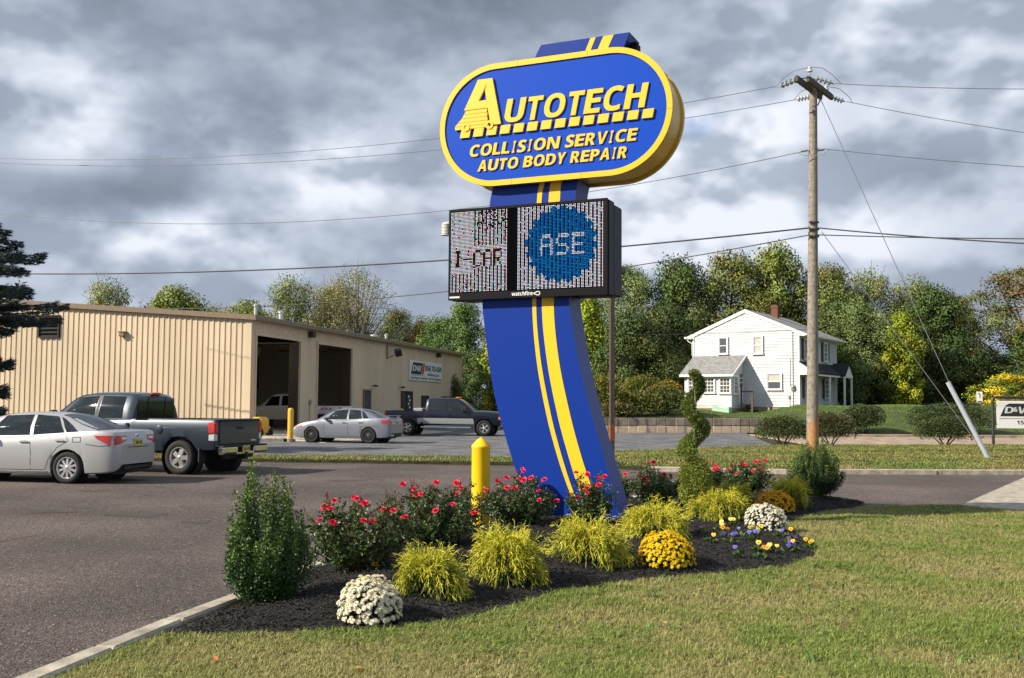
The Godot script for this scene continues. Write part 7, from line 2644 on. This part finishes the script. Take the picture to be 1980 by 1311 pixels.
func conifer(label: String, at: Vector3, h: float, w: float, sd: int, c: Color, layers: int, needles: int, low := 0.06):
	var r := rng(sd)
	var o := thing("spruce", label, "tree", at)
	var tk := MB.new()
	tk.tube(PackedVector3Array([Vector3.ZERO, Vector3(0, h * 0.5, 0), Vector3(0, h * 0.98, 0)]), PackedFloat32Array([h * 0.022, h * 0.014, 0.02]), 8, false)
	var m := MB.new()
	for i in layers:
		var t := (i + 0.5) / layers
		var y := lerpf(h * low, h * 0.97, t)
		var reach := (w * 0.5 * pow(1.0 - t, 0.75) + 0.15) * lerpf(0.42, 1.0, smoothstep(0.10, 0.42, t))
		var nb := int(lerpf(15.0, 6.0, t))
		for b in nb:
			var a := TAU * (b + r.randf()) / nb
			var len := reach * r.randf_range(0.68, 1.08)
			var out := Vector3(cos(a), 0, sin(a))
			y += r.randf_range(-0.5, 0.5) * h / layers
			var path := bezier(Vector3(0, y, 0), Vector3(0, y - len * r.randf_range(0.0, 0.2), 0) + out * len * 0.6, Vector3(0, y - len * 0.12 + len * r.randf_range(0.0, 0.2), 0) + out * len, 6)
			tk.tube(path, PackedFloat32Array([0.05, 0.04, 0.03, 0.024, 0.018, 0.012, 0.006]), 4, false)
			var tone := r.randf_range(0.7, 1.3)
			for k in int(needles * len / (w * 0.5)) + 10:
				var f := sqrt(r.randf_range(0.03, 1.0)) * 6.0
				var s := mini(int(f), 5)
				var p := path[s].lerp(path[s + 1], f - s)
				var dir := (path[s + 1] - path[s]).normalized()
				var side := dir.cross(Vector3.UP).normalized()
				var off := r.randf_range(-1, 1)
				var spread := 0.22 * len * (1.05 - f / 6.0) + 0.08
				p += side * off * spread + Vector3(0, r.randf_range(-0.16, 0.03) - absf(off) * 0.04, 0)
				var d := (dir + side * signf(off) * 0.8 + Vector3(0, r.randf_range(-0.35, 0.25), 0)).normalized()
				m.col = shade(c * tone, r, 0.4)
				# a short needled twig: two crossed slim blades
				var l := r.randf_range(0.12, 0.26)
				leaf(m, p, d, l, 0.030, r)
				leaf(m, p, (d + rand_dir(r) * 0.5).normalized(), l * 0.8, 0.026, r)
	part(o, "trunk", tk.mesh(), "bark")
	part(o, "crown", m.mesh(), "needle")

func trees():
	# the dark spruce at the left edge, and one beyond the frame whose shade falls on the bays
	conifer("dark blue green spruce overhanging the left edge before the workshop", Vector3(-18.9, 0, -34.0), 10.4, 10.4, 101, Color(0.060, 0.085, 0.085), 26, 640, 0.2)
	var olive := [Color(0.135, 0.145, 0.030), Color(0.105, 0.125, 0.028), Color(0.16, 0.15, 0.035)]
	var green := [Color(0.060, 0.098, 0.020), Color(0.075, 0.110, 0.022), Color(0.050, 0.080, 0.018)]
	var dark := [Color(0.038, 0.062, 0.014), Color(0.048, 0.072, 0.016), Color(0.06, 0.068, 0.018)]
	var grey := [Color(0.105, 0.128, 0.048), Color(0.085, 0.108, 0.040), Color(0.12, 0.138, 0.050)]
	var lime := [Color(0.19, 0.21, 0.014), Color(0.14, 0.17, 0.016), Color(0.23, 0.21, 0.014)]
	var rusty := [Color(0.125, 0.085, 0.026), Color(0.16, 0.09, 0.022), Color(0.085, 0.088, 0.024)]
	var bare := [Color(0.17, 0.14, 0.045), Color(0.14, 0.135, 0.04)]
	var maroon := [Color(0.095, 0.075, 0.030), Color(0.080, 0.095, 0.026), Color(0.115, 0.068, 0.03)]
	var full := {}
	full.olive = tree_meshes(201, 11, 8.0, 2.2, 62, 150, 0.34, olive, 1.25)
	full.olive2 = tree_meshes(202, 11, 9.0, 2.0, 70, 140, 0.30, [Color(0.12, 0.125, 0.028), Color(0.10, 0.105, 0.026), Color(0.13, 0.11, 0.03)], 1.2)
	full.green = tree_meshes(203, 11, 8.0, 1.5, 70, 150, 0.32, green, 1.2)
	full.dark = tree_meshes(204, 11, 8.5, 0.8, 84, 150, 0.34, dark, 1.25)
	full.grey = tree_meshes(205, 11, 8.5, 1.6, 84, 170, 0.24, grey, 1.15)
	full.lime = tree_meshes(206, 8, 4.2, 0.8, 40, 120, 0.32, lime, 0.85)
	full.rusty = tree_meshes(207, 8, 5.5, 1.5, 46, 120, 0.28, rusty, 0.9)
	full.sparse = tree_meshes(208, 10, 8.0, 2.5, 58, 95, 0.26, olive, 1.15, 0.8, 30)
	full.bare = tree_meshes(209, 12, 11.0, 3.0, 84, 52, 0.22, bare, 1.3, 0.8, 46)
	full.maroon = tree_meshes(210, 13, 12.0, 4.0, 80, 120, 0.30, maroon, 1.3, 0.5, 30)
	full.wall = tree_meshes(211, 8, 8.5, 0.0, 84, 150, 0.30, [Color(0.036, 0.055, 0.013), Color(0.05, 0.066, 0.016), Color(0.07, 0.068, 0.018)], 1.3)
	var g1 := "trees behind the workshop"
	var g2 := "trees behind the white house"
	# [called, kind, x, z, height scale, width scale, yaw, label, base y, group, bark]
	var list := [
		["broadleaf_tree", "green", -46.5, -104.0, 0.66, 0.45, 0, "small pointed pale green tree over the workshop roof next to the spruce", 4.0, g1],
		["broadleaf_tree", "sparse", -41.5, -106.0, 1.30, 1.15, 40, "thin olive tree over the left half of the workshop roof", 1.0, g1],
		["broadleaf_tree", "olive", -35.6, -108.0, 1.16, 1.3, 90, "round olive green tree over the workshop roof left of its corner", 1.0, g1],
		["broadleaf_tree", "bare", -29.0, -110.0, 0.92, 0.75, 10, "thin half bare tree just left of the vent pipes", 1.0, g1],
		["broadleaf_tree", "sparse", -22.5, -104.0, 1.30, 1.15, 150, "leafy olive tree behind the vent pipes on the roof", 1.2, g1],
		["broadleaf_tree", "bare", -16.0, -105.0, 1.22, 1.05, 200, "large half bare tree with visible branches over the workshop roof", 1.0, g1],
		["broadleaf_tree", "bare", -19.5, -107.0, 1.12, 0.8, 330, "half bare tree close left of the large bare one", 1.0, g1],
		["broadleaf_tree", "olive", -27.0, -106.0, 1.02, 1.0, 300, "olive tree filling the gap left of the vent pipes", 1.0, g1],
		["broadleaf_tree", "olive2", -19.0, -112.0, 1.22, 1.0, 30, "bushy olive tree behind the half bare trees", 1.0, g1],
		["broadleaf_tree", "sparse", -32.0, -112.0, 1.10, 1.0, 220, "thin olive tree in the row left of the roof pipes", 1.0, g1],
		["broadleaf_tree", "olive2", -12.2, -110.0, 0.98, 0.8, 110, "low olive tree right of the large half bare one", 1.0, g1],
		["broadleaf_tree", "green", -7.0, -104.0, 0.86, 0.9, 260, "green tree just over the far end of the workshop", 1.0, g1],
		["broadleaf_tree", "rusty", -9.6, -108.0, 1.2, 0.75, 70, "rusty brown tree over the far end of the workshop roof", 1.0, g1],
		["broadleaf_tree", "green", -4.6, -99.0, 1.05, 0.78, 20, "green feathery tree at the far workshop corner", 0.0, g1],
		["broadleaf_tree", "dark", -2.0, -92.0, 0.62, 0.7, 130, "dark low tree between the workshop corner and the pylon", 0.0, g1],
		["broadleaf_tree", "lime", -0.9, -88.0, 1.15, 0.9, 50, "yellow green tree with trailing leaves touching the pylon's left side", 0.0, g1],
		["broadleaf_tree", "dark", -5.5, -86.0, 0.40, 0.55, 250, "dark bushy tree behind the navy pickup's nose", 0.0, g1],
		["broadleaf_tree", "green", 3.0, -93.0, 1.0, 0.8, 15, "green tree hidden mostly behind the pylon pillar", 0.5, g1],
		["broadleaf_tree", "olive2", 0.6, -98.0, 1.0, 0.95, 300, "olive tree hidden by the pylon's left side", 0.3, g1],
		["broadleaf_tree", "dark", 2.4, -86.0, 0.7, 0.85, 70, "dark low tree hidden behind the pylon's middle", 0.3, g1],
		["broadleaf_tree", "olive", 5.2, -97.0, 1.1, 0.9, 190, "olive tree behind the message board's lower corner", 0.5, g1],
		["broadleaf_tree", "lime", 6.4, -86.0, 1.28, 1.10, 210, "yellow green tree right of the pylon behind the steel post", 0.8, g2],
		["broadleaf_tree", "grey", 10.8, -94.0, 1.22, 1.22, 75, "grey green willowy tree right of the message board", 0.8, g2],
		["broadleaf_tree", "wall", 9.3, -80.0, 0.98, 0.92, 30, "dark vine hung thicket left of the house, reddish below", 1.0, g2],
		["broadleaf_tree", "wall", 12.3, -83.0, 1.1, 0.96, 160, "dark thicket close behind the lean-to of the house", 1.0, g2],
		["broadleaf_tree", "dark", 15.2, -93.0, 1.27, 1.02, 300, "dark maple above the left slope of the house roof", 0.9, g2],
		["broadleaf_tree", "olive2", 20.0, -95.0, 1.36, 1.15, 10, "light olive tree above the ridge of the house", 0.9, g2],
		["broadleaf_tree", "olive", 24.4, -96.0, 1.44, 1.09, 120, "tall olive brown tree just left of the utility pole", 0.9, g2],
		["broadleaf_tree", "rusty", 21.3, -90.0, 1.15, 1.02, 40, "reddish brown small tree behind the chimney", 0.9, g2],
		["broadleaf_tree", "olive2", 29.5, -96.0, 1.26, 1.09, 230, "bushy green olive tree right of the utility pole", 1.0, g2],
		["broadleaf_tree", "grey", 28.0, -83.0, 0.82, 1.05, 100, "grey green willowy tree right behind the porch", 1.0, g2],
		["broadleaf_tree", "dark", 27.3, -86.0, 0.86, 1.02, 190, "dark tree in the gap behind the porch roof", 1.0, g2],
		["broadleaf_tree", "sparse", 34.0, -98.0, 1.35, 1.09, 60, "thin olive tree with airy top behind the guy wires", 1.0, g2],
		["broadleaf_tree", "lime", 30.6, -81.0, 1.02, 0.85, 140, "bright yellow green tree wound with vines under the guy wires", 1.2, g2],
		["broadleaf_tree", "sparse", 38.6, -99.0, 1.30, 1.02, 280, "airy grey olive tree between the two guy wires", 1.0, g2],
		["broadleaf_tree", "dark", 36.2, -88.0, 0.98, 1.00, 350, "large dark tree low behind the guard tube", 1.2, g2],
		["broadleaf_tree", "wall", 33.0, -86.0, 0.95, 1.02, 80, "dark shaded thicket at the crest of the lawn", 1.3, g2],
		["broadleaf_tree", "olive2", 42.0, -97.0, 1.02, 0.77, 170, "olive tree at the gap before the right edge", 1.0, g2],
		["broadleaf_tree", "maroon", 46.5, -92.0, 1.05, 1.22, 20, "spreading tree with reddish autumn crown at the right edge", 1.0, g2],
		["broadleaf_tree", "olive", 45.5, -88.0, 0.8, 0.96, 260, "olive green tree below the reddish crown at the right edge", 1.0, g2],
		["broadleaf_tree", "dark", 44.0, -84.0, 0.58, 1.22, 310, "dark round tree behind the framed sign", 1.2, g2],
		["broadleaf_tree", "wall", 13.5, -100.0, 1.2, 1.28, 200, "dark thicket far behind the left side of the house", 0.5, g2],
		["broadleaf_tree", "dark", 25.0, -102.0, 1.15, 1.41, 20, "dark tree filling the gap behind the house ridge", 0.5, g2],
		["broadleaf_tree", "dark", 6.0, -100.0, 0.95, 1.41, 20, "dark tree far behind the steel post", 0.5, g2],
		["broadleaf_tree", "wall", 20.5, -104.0, 1.2, 1.41, 90, "shaded thicket far behind the house roof", 0.5, g2],
		["broadleaf_tree", "wall", 32.0, -101.0, 1.2, 1.54, 130, "shaded thicket far behind the porch side", 0.5, g2],
		["broadleaf_tree", "wall", 41.0, -92.0, 0.6, 1.02, 10, "low dark thicket left of the right edge", 1.2, g2],
	]
	for q in list:
		var hs: float = q[4]
		var ws: float = q[5]
		place_tree(q[0], q[7], full[q[1]], Vector3(q[2], q[8] - 0.2, q[3]), Vector3(ws, hs, ws), q[6], q[9], "bark_pale" if q[1] == "bare" else "bark")
	# small trees and shrubs at the right edge
	var ys := tree_meshes(220, 3.2, 5.0, 0.6, 46, 80, 0.22, [Color(0.42, 0.27, 0.012), Color(0.20, 0.19, 0.015), Color(0.13, 0.15, 0.018)], 0.6, 0.5)
	place_tree("autumn_shrub", "yellow and orange autumn shrub behind the framed sign", ys, Vector3(36.5, 1.2, -76.0), Vector3(1.2, 0.92, 1.0), 0, "")
	conifer("blue green spruce at the right edge above the framed sign", Vector3(37.8, 1.2, -72.0), 6.6, 5.0, 103, Color(0.075, 0.115, 0.082), 22, 260)
	# pale outbuilding glimpsed through the trees
	var o := thing("far_shed", "pale shed glimpsed through the trees left of the autumn shrub", "shed", Vector3(44.0, 0.8, -104.0), 20.0)
	part(o, "wall", box_mesh(Vector3(0, 2.5, 0), Vector3(7, 5.0, 5)), "trim_white")
	var m := MB.new()
	m.prism(PackedVector2Array([Vector2(-3.8, 4.9), Vector2(3.8, 4.9), Vector2(0, 6.6)]), -2.8, 2.8)
	part(o, "roof", m.mesh(), "shingle_grey")

# ---------------------------------------------------------------- grass and mulch
func tuft(sd: int, n: int, h: float, spread: float, w: float) -> ArrayMesh:
	var r := rng(sd)
	var m := MB.new()
	for i in n:
		var a := r.randf_range(0, TAU)
		var p := Vector3(cos(a), 0, sin(a)) * spread * sqrt(r.randf())
		var lean := Vector3(r.randf_range(-1, 1), 0, r.randf_range(-1, 1)) * 1.3
		var hh := h * r.randf_range(0.5, 1.15)
		var mid := p + lean * hh * 0.4 + Vector3(0, hh * 0.5, 0)
		var tip := p + lean * hh * 1.1 + Vector3(0, hh * r.randf_range(0.35, 0.85), 0)
		var s := lean.cross(Vector3.UP).normalized() * w
		var k := r.randf_range(0.55, 1.45)
		m.col = Color(k * r.randf_range(0.9, 1.2), k, k * 0.9)
		m.tri(p - s, p + s, mid + s * 0.8)
		m.tri(p - s, mid + s * 0.8, mid - s * 0.8)
		m.tri(mid - s * 0.8, mid + s * 0.8, tip)
	return m.mesh()

func grass_and_mulch():
	var r := rng(400)
	var near := PackedVector2Array([Vector2(-3.3, 0), Vector2(-2.66, -6.0), Vector2(-2.53, -6.71), Vector2(-2.36, -7.2), Vector2(-1.91, -7.24), Vector2(-1.39, -7.33), Vector2(-0.85, -7.42), Vector2(-0.33, -7.78), Vector2(0.06, -8.39), Vector2(0.51, -9.05), Vector2(1.26, -9.68), Vector2(2.02, -9.95), Vector2(2.75, -10.42), Vector2(3.25, -11.2), Vector2(3.55, -12.1), Vector2(3.58, -13.0), Vector2(3.72, -14.1), Vector2(4.2, -15.11), Vector2(4.87, -16.03), Vector2(5.75, -16.85), Vector2(7.28, -17.05), Vector2(8.03, -16.35), Vector2(14, -14), Vector2(14, 0)])
	var dens := FastNoiseLite.new()
	dens.seed = 9
	dens.frequency = 0.5
	dens.fractal_octaves = 4
	var sets := [[], [], []]
	var cols := [[], [], []]
	var tries := 0
	while tries < 190000:
		tries += 1
		# more tufts close to us, where single blades can be seen
		var z := -lerpf(4.6, 17.5, pow(r.randf(), 1.35))
		var half := 0.62 * -z + 1.0
		var x := r.randf_range(-minf(half, 3.4), half)
		if not Geometry2D.is_point_in_polygon(Vector2(x, z), near):
			continue
		var nv := dens.get_noise_2d(x, z) + 0.5 * dens.get_noise_2d(x * 4.0 + 50.0, z * 4.0)
		var s := r.randf_range(0.65, 1.25) * (1.0 + 0.4 * nv)
		var a := r.randf_range(0, TAU)
		var k := r.randi_range(0, 2)
		sets[k].append(Transform3D(Basis(Vector3.UP, a).scaled(Vector3(s, s * r.randf_range(0.7, 1.2), s)), Vector3(x, 0.093, z)))
		var g := clampf(0.58 + nv * 1.1 + r.randf_range(-0.35, 0.35), 0.0, 1.0)
		var c := Color(0.40, 0.355, 0.14).lerp(Color(0.20, 0.27, 0.042), g)
		var v := r.randf_range(0.8, 1.2)
		cols[k].append(Color(c.r * v, c.g * v, c.b * v))
	var holder_n := Node3D.new()
	for k in 3:
		var o := scatter(self, numbered("lawn_grass"), tuft(300 + k, 7, 0.055, 0.04, 0.0019), "blade", sets[k], cols[k])
		o.name = "lawn_grass" if k == 0 else "lawn_grass_%03d" % k
		tag(o, "short dry green lawn grass in the foreground" , "grass", "", "stuff")
	holder_n.free()
	# a few fresh broad-leaved weeds in the lawn
	var wx := []
	var wc := []
	for i in 240:
		var z := -r.randf_range(5.5, 12.0)
		var x := r.randf_range(-2.2, 6.0)
		if not Geometry2D.is_point_in_polygon(Vector2(x, z), near) or dens.get_noise_2d(x + 80.0, z) < 0.05:
			continue
		var s := r.randf_range(0.8, 1.8)
		wx.append(Transform3D(Basis(Vector3.UP, r.randf_range(0, TAU)).scaled(Vector3(s, s, s)), Vector3(x, 0.095, z)))
		wc.append(Color(0.11, 0.20, 0.03))
	var wo := scatter(self, numbered("lawn_weeds"), tuft(310, 9, 0.055, 0.05, 0.0055), "blade", wx, wc)
	tag(wo, "fresh green weeds scattered in the dry lawn", "weeds", "", "stuff")
	# verge grass along the strip and by the kerbs
	var vx := []
	var vc := []
	var strip := PackedVector2Array([Vector2(-16, -30.6), Vector2(-7.06, -29.8), Vector2(-4.2, -29.5), Vector2(-0.05, -29.0), Vector2(2.78, -27.7), Vector2(4.15, -26.9), Vector2(6.42, -26.4), Vector2(9.32, -26.5), Vector2(13.09, -26.7), Vector2(22, -27.3), Vector2(30, -45.4), Vector2(21.75, -45.2), Vector2(13.84, -43.6), Vector2(10.73, -42.8), Vector2(3.5, -36.1), Vector2(-0.05, -31.9), Vector2(-7.49, -32.0), Vector2(-16, -32.4)])
	for i in 60000:
		var p := Vector2(r.randf_range(-16, 28), r.randf_range(-45.4, -26.3))
		if not Geometry2D.is_point_in_polygon(p, strip):
			continue
		var s := r.randf_range(0.8, 1.6)
		vx.append(Transform3D(Basis(Vector3.UP, r.randf_range(0, TAU)).scaled(Vector3(s, s, s)), Vector3(p.x, 0.085, p.y)))
		var g := clampf(0.55 + dens.get_noise_2d(p.x * 0.6, p.y * 0.6) * 1.3 + r.randf_range(-0.25, 0.25), 0.0, 1.0)
		var c := Color(0.33, 0.28, 0.09).lerp(Color(0.15, 0.235, 0.034), g)
		vc.append(c)
	var vo := scatter(self, numbered("verge_grass"), tuft(320, 7, 0.075, 0.09, 0.006), "blade", vx, vc)
	tag(vo, "grass of the verge between the asphalt and the gravel", "grass", "", "stuff")
	# slope grass round the house
	vx = []
	vc = []
	for i in 26000:
		var p := Vector2(r.randf_range(2, 44), r.randf_range(-80, -58.8))
		var h := hill_h(p.x, p.y)
		if h < 0.2 or Rect2(11, -85, 10, 12).has_point(p):
			continue
		var s := r.randf_range(0.7, 1.3)
		vx.append(Transform3D(Basis(Vector3.UP, r.randf_range(0, TAU)).scaled(Vector3(s, s, s)), Vector3(p.x, h - 0.01 + 0.05 * sin(p.x * 0.9 + p.y * 0.4), p.y)))
		var g := clampf(0.75 + dens.get_noise_2d(p.x * 0.3, p.y * 0.3) * 1.1, 0.0, 1.0)
		vc.append(Color(0.38, 0.38, 0.11).lerp(Color(0.20, 0.38, 0.05), g))
	vo = scatter(self, numbered("slope_grass"), tuft(321, 7, 0.075, 0.09, 0.007), "blade", vx, vc)
	tag(vo, "green grass of the slope round the white house", "grass", "", "stuff")
	var fm := MB.new()
	fm.tri(Vector3(-0.03, 0, 0), Vector3(0, 0.006, 0.018), Vector3(0.03, 0.004, 0))
	fm.tri(Vector3(-0.03, 0, 0), Vector3(0.03, 0.004, 0), Vector3(0, 0.010, -0.018))
	var fx := []
	var fc := []
	for i in 90:
		var z := -r.randf_range(5.5, 16.0)
		var x := r.randf_range(-2.4, 8.0)
		if not Geometry2D.is_point_in_polygon(Vector2(x, z), near):
			continue
		fx.append(Transform3D(Basis.from_euler(Vector3(r.randf_range(-0.4, 0.4), r.randf_range(0, TAU), r.randf_range(-0.4, 0.4))), Vector3(x, 0.125, z)))
		fc.append([Color(0.42, 0.10, 0.03), Color(0.40, 0.24, 0.06), Color(0.30, 0.16, 0.07)][r.randi_range(0, 2)])
	var fo := scatter(self, numbered("fallen_leaves"), fm.mesh(), "blade", fx, fc)
	tag(fo, "dry fallen leaves lying on the lawn", "leaves", "", "stuff")
	# pale grit and leaf scraps lying on the asphalt
	var gm := MB.new()
	gm.bevel_box(Vector3.ZERO, Vector3(0.012, 0.004, 0.009), 0.001)
	var gx := []
	var gc := []
	for i in 9000:
		var z := -lerpf(6.0, 29.0, pow(r.randf(), 1.2))
		var x := r.randf_range(-0.5 * -z - 1.0, 0.35 * -z)
		if Geometry2D.is_point_in_polygon(Vector2(x, z), near) or Geometry2D.is_point_in_polygon(Vector2(x, z), PackedVector2Array(BED)) or (x > -2.6 and z > -15.0):
			continue
		var s := r.randf_range(0.4, 1.3)
		gx.append(Transform3D(Basis(Vector3.UP, r.randf_range(0, TAU)).scaled(Vector3(s, s, s)), Vector3(x, 0.003, z)))
		var k := r.randf_range(0.15, 0.42)
		gc.append(Color(k * 1.05, k * 0.95, k * 0.85))
	var go := scatter(self, numbered("asphalt_grit"), gm.mesh(), "chip", gx, gc)
	tag(go, "pale grit scattered over the asphalt", "grit", "", "stuff")
	# mulch chips
	var cm := MB.new()
	cm.bevel_box(Vector3.ZERO, Vector3(0.055, 0.007, 0.011), 0.002)
	var cx := []
	var cc := []
	var bed := PackedVector2Array(BED)
	for i in 70000:
		var z := -lerpf(7.1, 19.2, pow(r.randf(), 1.25))
		var x := r.randf_range(-2.4, 6.0)
		if not Geometry2D.is_point_in_polygon(Vector2(x, z), bed):
			continue
		var s := r.randf_range(0.35, 1.05)
		var b := Basis.from_euler(Vector3(r.randf_range(-0.5, 0.5), r.randf_range(0, TAU), r.randf_range(-0.6, 0.6)))
		cx.append(Transform3D(b.scaled(Vector3(s, s, s)), Vector3(x, bed_h(x, z) + r.randf_range(0.0, 0.022), z)))
		var k := r.randf_range(0.005, 0.026)
		cc.append(Color(k * 1.12, k, k * 0.94))
	var mo := scatter(self, numbered("mulch_chips"), cm.mesh(), "chip", cx, cc)
	tag(mo, "black shredded bark mulch covering the flower bed", "mulch", "", "stuff")
